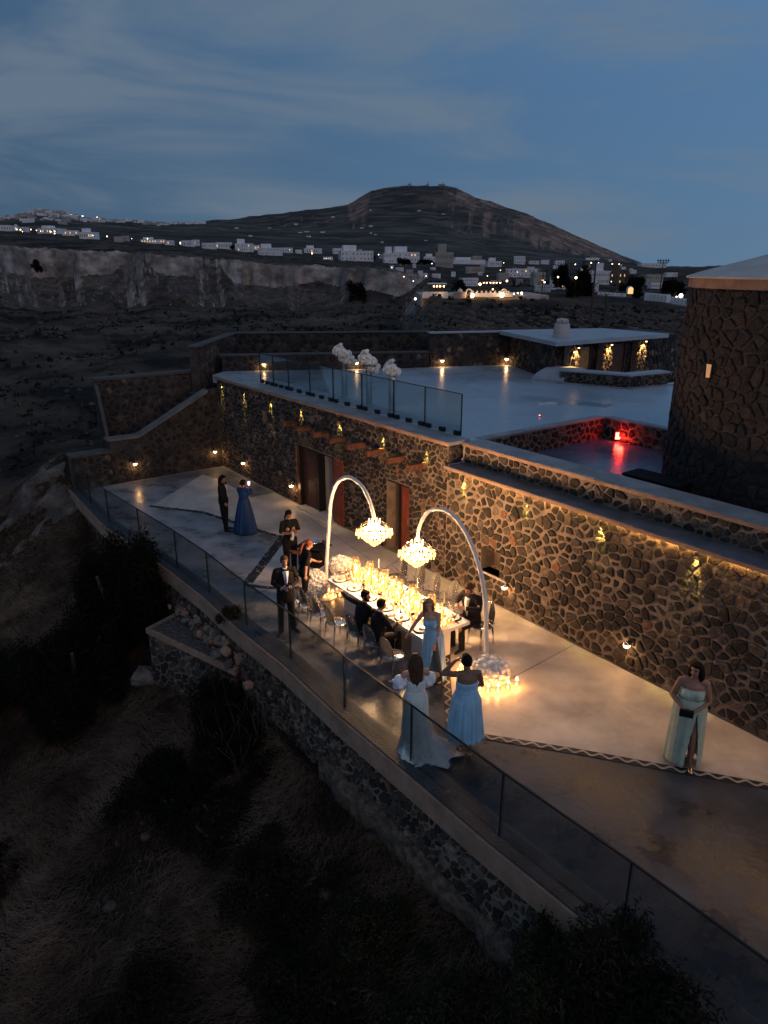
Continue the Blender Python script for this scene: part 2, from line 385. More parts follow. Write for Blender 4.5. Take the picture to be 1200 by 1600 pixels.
# ------------------------------------------------------------------ far land: ravine, quarry cliff, plateau, hill, mountain
TY = [30, 50, 80, 110, 130, 160, 172, 200, 260, 316, 350, 354, 430, 540, 720, 1000, 1500, 2200, 2900, 3500, 4000, 4500, 5200]
TX = [-700, 0, 70, 150, 250, 330, 400, 480, 560, 600, 640, 700, 760, 800, 860, 900, 950, 1010, 1080, 1200, 1800]
def sky_y(x):       # skyline of the hill town (near 2900 m)
    return np.interp(x, [-700, -200, 0, 35, 70, 110, 140, 180, 250, 330, 420, 600, 1000, 1800], [372, 352, 342, 336, 328, 331, 337, 343, 348, 350, 352, 362, 415, 424])
def mtn_y(x):       # skyline of the mountain (4500 m)
    return np.interp(x, [-700, 0, 300, 350, 390, 440, 500, 545, 562, 580, 606, 640, 690, 712, 728, 760, 800, 850, 900, 950, 985, 1015, 1060, 1800],
                     [385, 372, 347, 344, 340, 334, 327, 320, 311, 301, 295, 292, 291, 296, 304, 315, 328, 349, 370, 391, 404, 414, 421, 424])
def col_profile(x):
    ctop0 = np.interp(x, [-700, 0, 150, 250, 400, 500, 560, 640, 700, 1800], [372, 384, 390, 399, 410, 415, 419, 428, 433, 434])
    face = np.interp(x, [-700, 0, 60, 120, 175, 200, 228, 243, 300, 312, 345, 362, 380, 440, 500, 560, 620, 680], [34, 42, 46, 40, 34, 16, 10, 30, 30, 14, 12, 34, 38, 34, 24, 34, 38, 30])
    left = [1150, 862, 705, 628, 600, 562, 552, 526, 498, 481 + 3 * np.sin(x / 23.), ctop0 + face]
    right = [1000, 640, 555, 517, 497, 473, 467, 458, 446, 438, 435]
    t = np.clip((x - 618) / 60.0, 0, 1); t = t * t * (3 - 2 * t)
    y = [a * (1 - t) + b * t for a, b in zip(left, right)]
    ctop = np.interp(x, [-700, 0, 150, 250, 400, 500, 560, 640, 700, 1800], [372, 384, 390, 399, 410, 415, 419, 428, 433, 434])
    y.append(ctop)                                                     # 366
    y.append(np.interp(x, [-700, 0, 150, 250, 400, 500, 560, 640, 700, 1200], [366, 379, 384, 392, 404, 410, 414, 421, 428, 429]))
    y.append(np.interp(x, [-700, 0, 150, 250, 400, 500, 560, 640, 700, 1200], [360, 371, 377, 385, 398, 406, 409, 414, 422, 424]))
    y.append(np.interp(x, [-700, 0, 150, 250, 400, 500, 560, 640, 700, 900, 1200], [352, 362, 368, 378, 391, 400, 402, 406, 414, 419, 421]))
    y.append(np.interp(x, [-700, 0, 150, 250, 400, 500, 640, 760, 900, 1050], [352, 357, 363, 372, 384, 392, 397, 404, 414, 420]))
    y.append(np.interp(x, [-700, 0, 150, 250, 400, 500, 640, 760, 900, 1050], [350, 353, 357, 364, 373, 380, 386, 396, 408, 420.5]))
    y.append(np.interp(x, [-700, 0, 70, 150, 250, 400, 500, 640, 760, 900, 1050], [362, 346, 340, 347, 354, 360, 364, 368, 384, 400, 420.5]))
    s = sky_y(x); m = mtn_y(x)
    y.append(np.where(x < 330, s, 0.5 * s + 0.5 * np.minimum(s, m + 42)))
    y.append(np.minimum(np.maximum(m + 26, 330), 421)); y.append(np.minimum(m + 9, 421)); y.append(m); y.append(np.full_like(x, 440.0))
    return y
_gx = np.linspace(-700, 1800, 501); _tab = np.array([np.broadcast_to(p, _gx.shape) for p in col_profile(_gx)])   # rows Y x cols
_LY = np.log(np.array(TY, float))
def zfar(X, Y):
    X = np.asarray(X, float); Y = np.asarray(Y, float)
    xi = 600 + 1174 * X / Y
    warp = (44 * fbm(xi / 85, Y * 0 + 2.2, 4) + 4 * fbm(xi / 14, Y * .05, 4)) * np.clip(1 - np.abs(Y - 345) / 110, 0, 1) * (xi < 700)       # the quarry face runs in and out
    Yw = Y + warp + 2 * (ridged(xi / 26, Y * 0 + 7, 3) - .5) * np.clip(1 - np.abs(Y - 350) / 40, 0, 1) * (xi < 680)
    iy = np.interp(np.log(np.clip(Yw, 30, 5200)), _LY, np.arange(len(TY)))
    ix = np.clip((xi + 700) / 5.0, 0, 500)
    i0 = np.clip(np.floor(iy).astype(int), 0, len(TY) - 2); j0 = np.clip(np.floor(ix).astype(int), 0, 499)
    fy = iy - i0; fx = ix - j0
    py = (_tab[i0, j0] * (1 - fx) + _tab[i0, j0 + 1] * fx) * (1 - fy) + (_tab[i0 + 1, j0] * (1 - fx) + _tab[i0 + 1, j0 + 1] * fx) * fy
    v = (800 - py) / F_PX
    z = CAM_H + (-SP + v * CP) / (CP + v * SP) * Y
    amp = np.interp(Y, [30, 80, 150, 260, 340, 420, 900, 2500, 4500, 5200], [1.2, 2.2, 1.7, 3.0, 2.4, 0.8, 2.0, 12, 24, 22])
    amp = amp * np.where((xi > 690) & (Y > 165) & (Y < 900), 0.25, 1.0)
    k = np.interp(Y, [30, 150, 400, 1500, 4500], [0.11, 0.06, 0.03, 0.008, 0.0032])
    z = z + amp * (fbm(X * k, Y * k, 5) * .7 + (ridged(X * k * 1.7, Y * k * .9, 4) - .6) * .8)
    z = z + np.where(Y < 700, 0.5 * fbm(X * .45, Y * .45, 3), 0) * np.clip((Y - 40) / 60, 0.4, 1.3) * np.where((xi > 690) & (Y > 160), .4, 1)
    return z
def build_far():
    rows = np.unique(np.concatenate([np.geomspace(40, 300, 150), np.linspace(300, 385, 130), np.geomspace(375, 5200, 230)]))
    us = (np.linspace(-700, 1800, 760) - 600) / 1174.0
    Yg, Ug = np.meshgrid(rows, us, indexing='ij'); Xg = Yg * Ug; Z = zfar(Xg, Yg)
    nr, nc = Z.shape; idx = np.arange(nr * nc).reshape(nr, nc)
    q = np.stack([idx[:-1, :-1], idx[:-1, 1:], idx[1:, 1:], idx[1:, :-1]], -1).reshape(-1, 4)
    me = nmesh('terrain', np.stack([Xg, Yg, Z], -1).reshape(-1, 3), q, ['far_land'], smooth=False)
    tag(link('terrain', me), kind='structure')
# land material: dark scrub and soil, pale where the slope is steep, faint terraces
def land_mat():
    m = bpy.data.materials.new('far_land'); MATS['far_land'] = m; m.use_nodes = True
    nt = m.node_tree; b = nt.nodes['Principled BSDF']; N = nt.nodes.new; L = nt.links.new
    b.inputs['Roughness'].default_value = 0.95; b.inputs['Specular IOR Level'].default_value = 0.1
    geo = N('ShaderNodeNewGeometry'); sp = N('ShaderNodeSeparateXYZ'); L(geo.outputs['True Normal'], sp.inputs[0])
    pos = N('ShaderNodeSeparateXYZ'); L(geo.outputs['Position'], pos.inputs[0])
    steep = N('ShaderNodeMapRange'); L(sp.outputs['Z'], steep.inputs['Value']); steep.interpolation_type = 'SMOOTHSTEP'
    steep.inputs['From Min'].default_value = 0.80; steep.inputs['From Max'].default_value = 0.50
    def noise(scale, det=6, vec=None, mul=None):
        n = N('ShaderNodeTexNoise'); n.inputs['Scale'].default_value = scale; n.inputs['Detail'].default_value = det; n.inputs['Roughness'].default_value = .62
        src = geo.outputs['Position']
        if mul:
            mp_ = N('ShaderNodeMapping'); mp_.inputs['Scale'].default_value = mul; L(src, mp_.inputs['Vector']); src = mp_.outputs[0]
        L(src, n.inputs['Vector']); return n
    def rampn(n, a, b_, p0=.38, p1=.66):
        r = N('ShaderNodeValToRGB'); L(n.outputs['Fac'], r.inputs[0]); r.color_ramp.elements[0].position = p0; r.color_ramp.elements[1].position = p1
        r.color_ramp.elements[0].color = (*a, 1); r.color_ramp.elements[1].color = (*b_, 1); return r
    near = rampn(noise(0.05, 8), (0.016, 0.013, 0.011), (0.15, 0.10, 0.072), .42, .70)
    far = rampn(noise(0.006, 8, mul=(1, 1.6, 5)), (0.040, 0.033, 0.030), (0.17, 0.13, 0.105), .44, .68)
    dist = N('ShaderNodeMapRange'); L(pos.outputs['Y'], dist.inputs['Value']); dist.inputs['From Min'].default_value = 600; dist.inputs['From Max'].default_value = 1500
    flat = N('ShaderNodeMix'); flat.data_type = 'RGBA'; L(dist.outputs[0], flat.inputs['Factor']); L(near.outputs[0], flat.inputs['A']); L(far.outputs[0], flat.inputs['B'])
    # quarry face: pale pumice with vertical streaks
    cl = rampn(noise(0.22, 9, mul=(.55, .55, 1.0)), (0.20, 0.16, 0.135), (0.66, 0.55, 0.47), .36, .62)
    clf = rampn(noise(0.011, 9, mul=(1, 1, .3)), (0.13, 0.080, 0.062), (0.42, 0.255, 0.195))
    steepc = N('ShaderNodeMix'); steepc.data_type = 'RGBA'; L(dist.outputs[0], steepc.inputs['Factor']); L(cl.outputs[0], steepc.inputs['A']); L(clf.outputs[0], steepc.inputs['B'])
    # only the land around the quarry (beyond 200 m) has the pale pumice; nearer slopes are brown
    nearrock = rampn(noise(0.35, 7, mul=(1, 1, 2.2)), (0.05, 0.038, 0.032), (0.20, 0.15, 0.125))
    nd = N('ShaderNodeMapRange'); L(pos.outputs['Y'], nd.inputs['Value']); nd.inputs['From Min'].default_value = 190; nd.inputs['From Max'].default_value = 260
    sfar = N('ShaderNodeMapRange'); sfar.interpolation_type = 'SMOOTHSTEP'; L(sp.outputs['Z'], sfar.inputs['Value']); sfar.inputs['From Min'].default_value = .975; sfar.inputs['From Max'].default_value = .88
    smx = N('ShaderNodeMix'); L(dist.outputs[0], smx.inputs['Factor']); L(steep.outputs[0], smx.inputs['A']); L(sfar.outputs[0], smx.inputs['B'])
    st2 = N('ShaderNodeMix'); st2.data_type = 'RGBA'; L(nd.outputs[0], st2.inputs['Factor']); L(nearrock.outputs[0], st2.inputs['A']); L(steepc.outputs['Result'], st2.inputs['B'])
    fin = N('ShaderNodeMix'); fin.data_type = 'RGBA'; L(smx.outputs['Result'], fin.inputs['Factor']); L(flat.outputs['Result'], fin.inputs['A']); L(st2.outputs['Result'], fin.inputs['B'])
    # talus: a fan of pale pumice in front of the face
    ta = N('ShaderNodeMapRange'); ta.interpolation_type = 'SMOOTHSTEP'; L(pos.outputs['Y'], ta.inputs['Value']); ta.inputs['From Min'].default_value = 300; ta.inputs['From Max'].default_value = 338
    tb_ = N('ShaderNodeMapRange'); L(pos.outputs['Y'], tb_.inputs['Value']); tb_.inputs['From Min'].default_value = 372; tb_.inputs['From Max'].default_value = 366
    tx_ = N('ShaderNodeMapRange'); L(pos.outputs['X'], tx_.inputs['Value']); tx_.inputs['From Min'].default_value = 32; tx_.inputs['From Max'].default_value = 20
    tn_ = rampn(noise(.035, 6), (.15, .15, .15), (.9, .9, .9))
    m1 = N('ShaderNodeMath'); m1.operation = 'MULTIPLY'; L(ta.outputs[0], m1.inputs[0]); L(tb_.outputs[0], m1.inputs[1])
    m2_ = N('ShaderNodeMath'); m2_.operation = 'MULTIPLY'; L(m1.outputs[0], m2_.inputs[0]); L(tx_.outputs[0], m2_.inputs[1])
    m3_ = N('ShaderNodeMath'); m3_.operation = 'MULTIPLY'; L(m2_.outputs[0], m3_.inputs[0]); L(tn_.outputs[0], m3_.inputs[1])
    f2 = N('ShaderNodeMix'); f2.data_type = 'RGBA'; L(m3_.outputs[0], f2.inputs['Factor']); L(fin.outputs['Result'], f2.inputs['A'])
    tcol = rampn(noise(.25, 7), (0.07, 0.054, 0.046), (0.22, 0.175, 0.148)); L(tcol.outputs[0], f2.inputs['B']); L(f2.outputs['Result'], b.inputs['Base Color'])
    n9 = noise(.55, 9); bp = N('ShaderNodeBump'); bp.inputs['Strength'].default_value = 1.0; bp.inputs['Distance'].default_value = .6; L(n9.outputs['Fac'], bp.inputs['Height']); L(bp.outputs[0], b.inputs['Normal'])
land_mat(); build_far()
# sea to the horizon, behind the plain
mat('sea', (0.02, 0.05, 0.08), 0.25, spec=0.4)
sea = B(); sea.quadbox([(-22000, 5150), (22000, 5150), (22000, 26000), (-22000, 26000)], -60, -15)
tag(sea.obj('sea', 'sea'), kind='structure')

# near hillside under the terrace, falling to the ravine at the far left
def znear(x, y):
    x = np.asarray(x, float); y = np.asarray(y, float)
    dx, dy = x - O0[0], y - O0[1]
    s = dx * DD[0] + dy * DD[1]; n = dx * NN[0] + dy * NN[1]
    base = np.interp(s, [-17, -16, -14.5, -12, -8, -5.5, -2.5, 0, 4, 12], [0.9, 0.75, 0.0, -0.6, -1.3, -2.1, -2.1, -1.6, -1.55, -1.7])
    out_ = np.clip(n - 5.35, 0, None)
    z = base - 0.50 * out_ + 0.012 * np.clip(out_ - 6, 0, None) ** 2 * 0
    z = z + np.clip(out_ / 2.5, 0.12, 1) * (0.55 * fbm(x * .33, y * .33, 5) + 0.16 * fbm(x * 1.7, y * 1.7, 3))
    dropd = np.clip(-16.6 - s - 0.6 * fbm(n * .4, s * 0, 3), 0, None)
    z = z - dropd * 1.25 - 0.05 * dropd ** 2
    inside = (n < 5.15) & (s > -17)
    z = np.where(inside & (s > -15.2), np.minimum(z, -2.5), z)
    z = np.where((n < 4.9) & (s <= -15.2) , np.minimum(z, 0.8 - 1.3 * np.clip(4.9 - n, 0, 2)), z)
    return np.maximum(z, -22 + 0 * z)
def build_near():
    xs = np.arange(-44, 14.01, .22); ys = np.arange(-9, 46.01, .22)
    Xg, Yg = np.meshgrid(xs, ys, indexing='ij'); Z = znear(Xg, Yg)
    nr, nc = Z.shape; idx = np.arange(nr * nc).reshape(nr, nc)
    q = np.stack([idx[:-1, :-1], idx[1:, :-1], idx[1:, 1:], idx[:-1, 1:]], -1).reshape(-1, 4)
    me = nmesh('hillside', np.stack([Xg, Yg, Z], -1).reshape(-1, 3), q, ['soil'], smooth=True)
    tag(link('hillside', me), kind='structure')
build_near()

# ------------------------------------------------------------------ far buildings
def ray_far(px, py, y0=140.0, y1=5000.0):
    for Y in np.geomspace(y0, y1, 700):
        p = atY(px, py, Y)
        if float(zfar(p.x, Y)) >= p.z: return Vector((p.x, Y, float(zfar(p.x, Y))))
    Y = y1; p = atY(px, py, 900.0)
    return Vector((p.x, 900.0, float(zfar(p.x, 900.0))))
def house(px0, px1, py0, py1, label, group, y0=140, lit=0, matn='whitewash', windows=True, dome=False, upper=None, name='white_house', cat='house', Y=None, rz=None, pitch=False):
    """a flat-roofed block filling about px0..px1, py0 (roof) .. py1 (foot)"""
    p = ray_far((px0 + px1) / 2, py1, y0) if Y is None else atY((px0 + px1) / 2, py1, Y)
    d = p.y
    w = (px1 - px0) / 1174.0 * d; h = max((py1 - py0) / F_PX * d * 0.97, w * .12)
    r = random.Random(int(px0 * 7 + py0 * 3)); a = rz if rz is not None else r.uniform(-.25, .25)
    t = thing(name, label, cat, (p.x, p.y, p.z - 0.4), a, group)
    dep = min(w * .7, 14)
    b = B(); b.box((0, dep / 2, (h + .4) / 2), (w, dep, h + .4)); b.obj('wall', matn, t)
    q = B(); q.box((0, dep / 2, h + .4 + .12 * h / 5 + .002), (w * 1.01, dep * 1.01, .24 * h / 5)); q.obj('parapet', matn, t)
    if upper:
        u = B(); u.box((w * upper[0], dep * .6, h + .4 + h * .3 + .2), (w * upper[1], dep * .6, h * .6)); u.obj('upper_storey', matn, t)
    if dome:
        u = B(); u.lathe([(0.42 * w * math.cos(k), .42 * w * math.sin(k)) for k in np.linspace(0, 1.55, 7)], (0, dep / 2, h + .4), 12); u.obj('dome', matn, t, smooth=True)
    if windows:
        n = max(1, min(9, int((px1 - px0) / 3.2))); fl = 2 if (py1 - py0) > 9 else 1
        me = {}
        ww = w / n * .26; wh = h / fl * .36
        for key in ('window_dark', 'window_amber', 'bulb_white'):
            bb = B(); bb.box((0, 0, 0), (ww, .12, wh)); me[key] = bb.mesh('window', key)
            if key == 'bulb_white': bb.v = [(q[0] * .5, q[1], q[2] * .5) for q in bb.v]; me[key] = bb.mesh('window', key)
        for f in range(fl):
            for k in range(n):
                key = 'window_dark'
                x = r.random()
                if x < lit: key = 'window_amber'
                elif x < lit * 1.12: key = 'bulb_white'
                if r.random() < .18 and key == 'window_dark': continue
                link('window', me[key], t, (-w / 2 + w * (k + .5) / n + r.uniform(-.1, .1) * w / n, -.05, .4 + h * (f + .5) / fl))
    return t, p, w, h
GL = 'white houses along the plateau rim above the quarry'
L1 = [
 (-2, 17, 353, 361, 'long whitewashed block at the left end of the row above the quarry', .1),
 (28, 41, 356, 362, 'low white shed just right of the bright little domed chapel', 0),
 (57, 92, 358, 365, 'long dim building with a bright lamp at its left corner', .35),
 (97, 112, 361, 368, 'small house glowing with a red lit front above the quarry', .5),
 (113, 122, 361, 367, 'tiny bright white lit house beside the red lit one', .9),
 (124, 148, 364, 373, 'grey white villa with arches right of the red lit house', .3),
 (179, 191, 371, 378, 'stone coloured house standing alone left of the long lit hall', 0),
 (191, 202, 370, 377, 'stone coloured cottage joined to a lone house on the rim', 0),
 (221, 257, 375, 380, 'very long low hall brightly lit along its whole front', .8),
 (258, 271, 377, 383, 'white annex at the right end of the long lit hall', .2),
 (283, 300, 377, 385, 'white house with a single bright lamp left of the green lit front', .2),
 (300, 310, 376, 384, 'house with a green lit front on the plateau rim', .5),
 (316, 336, 381, 389, 'white terrace house just right of the green lit front', .1),
 (338, 360, 380, 389, 'white house with dark arches beside a palm on the rim', .15),
 (368, 394, 382, 393, 'tall clean white house left of the amber lit windows', .05),
 (394, 406, 384, 391, 'house with a cluster of amber lit windows on the rim', .95),
 (403, 437, 389, 399, 'stepped white compound below the amber lit house', .05),
 (438, 456, 388, 395, 'low grey white house in the shade behind the compound', .0),
 (462, 472, 391, 396, 'small grey block between two longer houses on the rim', .0),
 (475, 500, 389, 396, 'low white house with one lit door near the rim middle', .3),
 (505, 518, 402, 406, 'little house with three amber lit openings under the big white block', .95),
 (521, 537, 389, 397, 'white house behind the largest white block', .1),
 (533, 584, 394, 408, 'largest white block on the rim with rows of small windows', .03),
 (592, 604, 398, 405, 'beige house at the right foot of the largest white block', .05),
]
for a in L1:
    house(a[0], a[1], a[2], a[3], a[4], GL, 380, a[5], 'whitewash_warm' if 'stone' in a[4] or 'beige' in a[4] else 'whitewash', upper=(-.2, .4) if a[1] - a[0] > 22 else None)
house(22, 28, 354, 361, 'small white chapel with a bright lit dome above the quarry', GL, 380, .9, dome=True, name='chapel', cat='chapel')
GR = 'village houses on the right plateau'
R1 = [
 (600, 622, 397, 412, 'white house at the far left of the village beside low trees', .0, 0),
 (613, 656, 396, 410, 'long white villa with a balustrade behind the dark hedge', .02, 0),
 (662, 684, 402, 409, 'low white house between the long villa and the tall beige block', .0, 0),
 (680, 707, 397, 418, 'tall beige two storey block with broad balconies', .0, 1),
 (738, 753, 401, 410, 'beige house with a rounded top above the flat roofs', .0, 1),
 (707, 760, 410, 413, 'very long thin flat white roof right of the tall beige block', .0, 0),
 (762, 784, 409, 417, 'white house under a bright street lamp in the village middle', .1, 0),
 (803, 820, 402, 413, 'white cube house with two storeys of small windows', .1, 0),
 (828, 842, 408, 413, 'white low house behind the two storey cube', .0, 0),
 (845, 858, 407, 413, 'small white house nearest the mountain foot', .0, 0),
 (868, 882, 408, 414, 'pale house half hidden by the left dark trees', .0, 0),
 (728, 757, 418, 427, 'grey flat roofed house with a car port', .0, 1),
 (790, 842, 422, 434, 'wide grey white house with a long terrace wall', .03, 0),
 (833, 852, 428, 446, 'two storey grey house near the lantern courtyard', .02, 1),
 (860, 884, 433, 452, 'white courtyard house with lanterns on its wall', .12, 0),
 (722, 748, 436, 447, 'pale blue white house behind the dark round tree', .05, 0),
 (778, 795, 428, 441, 'plain beige windowless block above the restaurant', .0, 1),
 (835, 860, 447, 457, 'white arcaded house above the rocky bank', .0, 0),
 (924, 953, 426, 445, 'white house with a balcony right of the big dark cypress mass', .0, 0),
 (953, 976, 427, 445, 'brown stone house with warm lanterns beside the balcony house', .5, 2),
 (1008, 1036, 431, 446, 'beige stone house right of the glowing arch', .0, 1),
 (1016, 1034, 443, 451, 'low white annex before the beige stone house', .0, 0),
 (1040, 1058, 427, 433, 'white humped roof house next to the round tower', .0, 0),
 (1000, 1042, 412, 418, 'long white hotel on the horizon plain', .0, 0),
 (966, 972, 413, 416, 'tiny white hut on the horizon left of the long hotel', .0, 0),
 (915, 935, 446, 456, 'low white garden wall house under the balcony house', .0, 0),
]
for a in R1:
    house(a[0], a[1], a[2], a[3], a[4], GR, 176, a[5], ('whitewash', 'whitewash_warm', 'brown_wall')[a[6]], windows=('windowless' not in a[4] and 'thin flat' not in a[4]), upper=(-.15, .45) if 'tall' in a[4] or 'villa' in a[4] or 'balcony' in a[4] else None)
# smaller village houses filling in
rr = random.Random(21)
VH = []
for i in range(40):
    x = rr.uniform(608, 1000); y = rr.uniform(408, 430) if rr.random() < .7 else rr.uniform(430, 446)
    w = rr.uniform(4, 10) * (1 + (y - 415) / 40); h = rr.uniform(2.6, 5) * (1 + (y - 415) / 30)
    if w < 4 or h < 3: continue
    VH.append((x, w, h, y)); continue
    t, p, ww, hh = house(x, x + w, y - h, y, 'x', 'small village houses on the right plateau', 176, .1 if rr.random() < .4 else 0, rr.choice(['whitewash', 'whitewash', 'whitewash_warm']))
TENS = ['', '', 'twenty', 'thirty', 'forty', 'fifty']; TEENS = 'first second third fourth fifth sixth seventh eighth ninth tenth eleventh twelfth thirteenth fourteenth fifteenth sixteenth seventeenth eighteenth nineteenth'.split()
def ordinal(n):
    if n < 20: return TEENS[n - 1]
    t_, u_ = divmod(n, 10); return TENS[t_] + ('-' + TEENS[u_ - 1] if u_ else '').replace('', '') if u_ else TENS[t_][:-1] + 'ieth'
VH.sort()
for i, (x, w, h, y) in enumerate(VH):
    house(x, x + w, y - h, y, ordinal(i + 1) + ' small plain house from the left among the small village houses', 'small village houses on the right plateau', 176, .1 if rr.random() < .4 else 0, rr.choice(['whitewash', 'whitewash', 'whitewash_warm']))
# scattered houses on the mountain slope
MX = sorted(rr.uniform(330, 700) for i in range(20))
for i in range(20):
    x = MX[i]; y = rr.uniform(max(mtn_y(x) + 12, 318), 392)
    w = rr.uniform(3, 7); h = rr.uniform(1.0, 2.0)
    house(x, x + w, y - h, y, ordinal(i + 1) + ' tiny pale house from the left on the dark lower mountain slope', 'tiny houses on the mountain slope', 1000, .1, windows=False)
# hill town: many little white houses over the crest at the left
hm = []
for k in range(6):
    b = B(); b.box((0, 3, 1.6), (rr.uniform(6, 10), 6, 3.6 + 1.4 * (k % 3))); hm.append(b.mesh('hill_house', 'whitewash'))
    if k % 2: hm[-1].materials[0] = MATS['whitewash_warm']
for i in range(290):
    x = rr.uniform(-10, 320)
    if rr.random() < .5: x = rr.gauss(78, 42)
    top = float(sky_y(np.array(x)))
    y = top + abs(rr.gauss(0, 1)) * (9 if x < 190 else 4) + 1.2
    Y = 2900 - (y - top) * 38
    p = atY(x, y, Y); z = float(zfar(p.x, Y)); k = rr.uniform(1.1, 2.2)
    o = link('hill_house', hm[rr.randrange(6)], None, (p.x, Y, z - .5), rr.uniform(-.5, .5)); o.scale = (k * 1.1, k, k)
    tag(o, 'tiny white house in the dense town over the left hill crest', 'house', 'hill town houses on the left crest')
# antenna station on the summit
def summit(px, w, hpx, label):
    Y = 4440; p = atY(px, float(mtn_y(np.array(px))) , Y); z = float(zfar(p.x, Y))
    z = max(z, p.z - 6)
    t = thing('summit_station', label, 'station', (p.x, Y, z), 0, 'radar and monastery buildings on the summit')
    b = B(); b.box((0, 0, 4), (w * 4, 16, 14)); b.obj('wall', 'whitewash_warm', t)
    b = B(); b.tube([(w, 0, 10), (w, 0, 10 + hpx * 4)], .9, 5); b.obj('mast', 'black_metal', t)
summit(640, 5, 3, 'small building with a short mast at the left end of the summit')
summit(668, 4, 5, 'small building with a tall thin mast on the summit middle')
summit(690, 9, 3, 'widest building at the right end of the summit')
# lights of the distance
lm = {}
for key in ('bulb_warm', 'bulb_white'):
    b = B(); b.sph((0, 0, 0), 1, 8, 6); lm[key] = b.mesh('street_light_globe', key)
def far_light(px, py, Y, r, key, label, group):
    p = atY(px, py, Y)
    t = thing('street_lamp', label, 'lamp', (p.x, p.y, p.z), 0, group)
    o = link('lamp_globe', lm[key], t); o.scale = (r, r, r)
    zg_ = float(zfar(p.x, p.y)); b = B(); b.tube([(0, 0, min(-.3, zg_ - p.z)), (0, 0, -r * .8)], max(.04, r * .15), 5); b.obj('post', 'black_metal', t)
LX = sorted([rr.uniform(0, 600) for i in range(26)]) + sorted([rr.uniform(620, 1000) for i in range(20)]) + sorted(min(max(rr.gauss(90, 75) if i < 8 else rr.uniform(300, 360), 2), 360) for i in range(12))
for i in range(58):
    x = LX[i]
    if i >= 46:
        y = float(sky_y(np.array(x))) + rr.uniform(1, 7); Y = 2700; r_ = rr.uniform(1.2, 2.2)
    elif i < 26:
        y = float(np.interp(x, [0, 150, 250, 400, 560, 600], [358, 366, 378, 390, 399, 400])) + rr.uniform(-3, 3); Y = 640; r_ = rr.uniform(.22, .5)
    else: y = rr.uniform(410, 447); Y = 330; r_ = rr.uniform(.10, .22)
    far_light(x, y, Y, r_, rr.choice(['bulb_warm', 'bulb_warm', 'bulb_white']), ordinal(i + 1 if i < 26 else i - 25 if i < 46 else i - 45) + ' lit lamp from the left ' + ('along the quarry rim houses' if i < 26 else 'in the right village' if i < 46 else 'in the hill town'), 'lamps among the distant houses')

# ------------------------------------------------------------------ restaurant on the rocky rim
RY = 172.0
def rp(px, py, Y=RY): return atY(px, py, Y)
t = thing('restaurant_terrace', 'cliff edge restaurant terrace with white parapet and lit pergolas', 'restaurant', rp(740, 461), 0)
base = Vector(t.location)
def rb(px0, px1, py0, py1, dep, m, name, dy=0.0):
    a = rp(px0, py1) - base; c = rp(px1, py0) - base
    b = B(); b.box(((a.x + c.x) / 2, dep / 2 + dy, (a.z + c.z) / 2), (c.x - a.x, dep, c.z - a.z)); return b.obj(name, m, t)
rb(660, 700, 456, 466, 1.0, 'whitewash', 'parapet'); rb(735, 802, 458, 464, .6, 'whitewash', 'parapet', .5)
rb(658, 860, 462, 480, 26, 'whitewash_warm', 'foundation', 1.2)
for px in range(738, 800, 7): rb(px, px + 2.4, 454.5, 458, .5, 'whitewash', 'merlon', .5)
rb(672, 702, 443.5, 445, 6, 'whitewash', 'canopy_roof', 6)
for px in (674, 684, 693, 701): rb(px - .5, px + .5, 445, 458, .3, 'black_metal', 'post', 6)
rb(676, 700, 446, 457, .4, 'brown_wall', 'back_wall', 11)
for px in (681, 686, 691, 697): rb(px - 1, px + 1, 447.5, 449.5, .3, 'bulb_warm', 'lantern', 6.4)
rb(757, 792, 441, 442.5, 6, 'brown_wall', 'canopy_roof', 7)
for px in (758, 769, 780, 791): rb(px - .5, px + .5, 442, 458, .3, 'black_metal', 'post', 7)
for px in (762, 767, 773, 778, 783, 789): rb(px - .7, px + .7, 442.2, 443.6, .3, 'bulb_warm', 'lantern', 6.8)
rb(757, 792, 450, 458, .4, 'brown_wall', 'back_wall', 12)
for (px, s_) in ((733, 1), (788, 1)):
    b = B(); c = rp(px, 461) - base; R_ = 3.7 / F_PX * RY
    pts = [c + Vector((-R_, .8, 0)), c + Vector((-R_, .8, R_ * 1.2))] + [c + Vector((-R_ * math.cos(k), .8, R_ * 1.2 + R_ * math.sin(k))) for k in np.linspace(.2, math.pi - .2, 9)] + [c + Vector((R_, .8, R_ * 1.2)), c + Vector((R_, .8, 0))]
    b.tube(pts, .17, 6); b.obj('gate_arch', 'whitewash', t)
b = B(); c = rp(718, 477) - base; b.lathe([(1.15, 0), (1.45, .6), (1.5, 2.6), (1.62, 2.75), (1.6, 3.0), (0, 3.0)], c, 16); b.obj('bastion', 'whitewash_warm', t)
b = B(); b.lathe([(.55, 0), (.5, .5), (.2, .55), (0, .9)], c + Vector((0, 0, 3.0)), 10); b.obj('urn', 'whitewash', t)
for i, (px, py, r_, pw, la) in enumerate([(687, 464, .42, 260, 'bright warm floodlight under the left parapet of the restaurant'), (738, 462, .46, 330, 'bright warm floodlight beside the left gate arch'),
                            (784, 461, .55, 420, 'brightest warm floodlight beside the right gate arch'), (649, 467, .25, 120, 'orange lamp on the rock left of the restaurant'),
                            (750, 444, .26, 120, 'round warm lamp above the restaurant middle'), (792, 439, .2, 60, 'small lamp on the beige block corner')]):
    p = rp(px, py, RY - 1.0)
    q = thing('floodlight', la, 'floodlight', p, 0, 'floodlights of the cliff restaurant')
    o = link('lamp_globe', lm['bulb_warm'], q); o.scale = (r_,) * 3
    b = B(); b.tube([(0, .2, -1.2), (0, .2, -.1)], .05, 6); b.obj('stake', 'black_metal', q)
    lamp('lamp_light', 'POINT', (0, -1.2, .2), pw * .45, (1, .5, .18), q, size=.4)
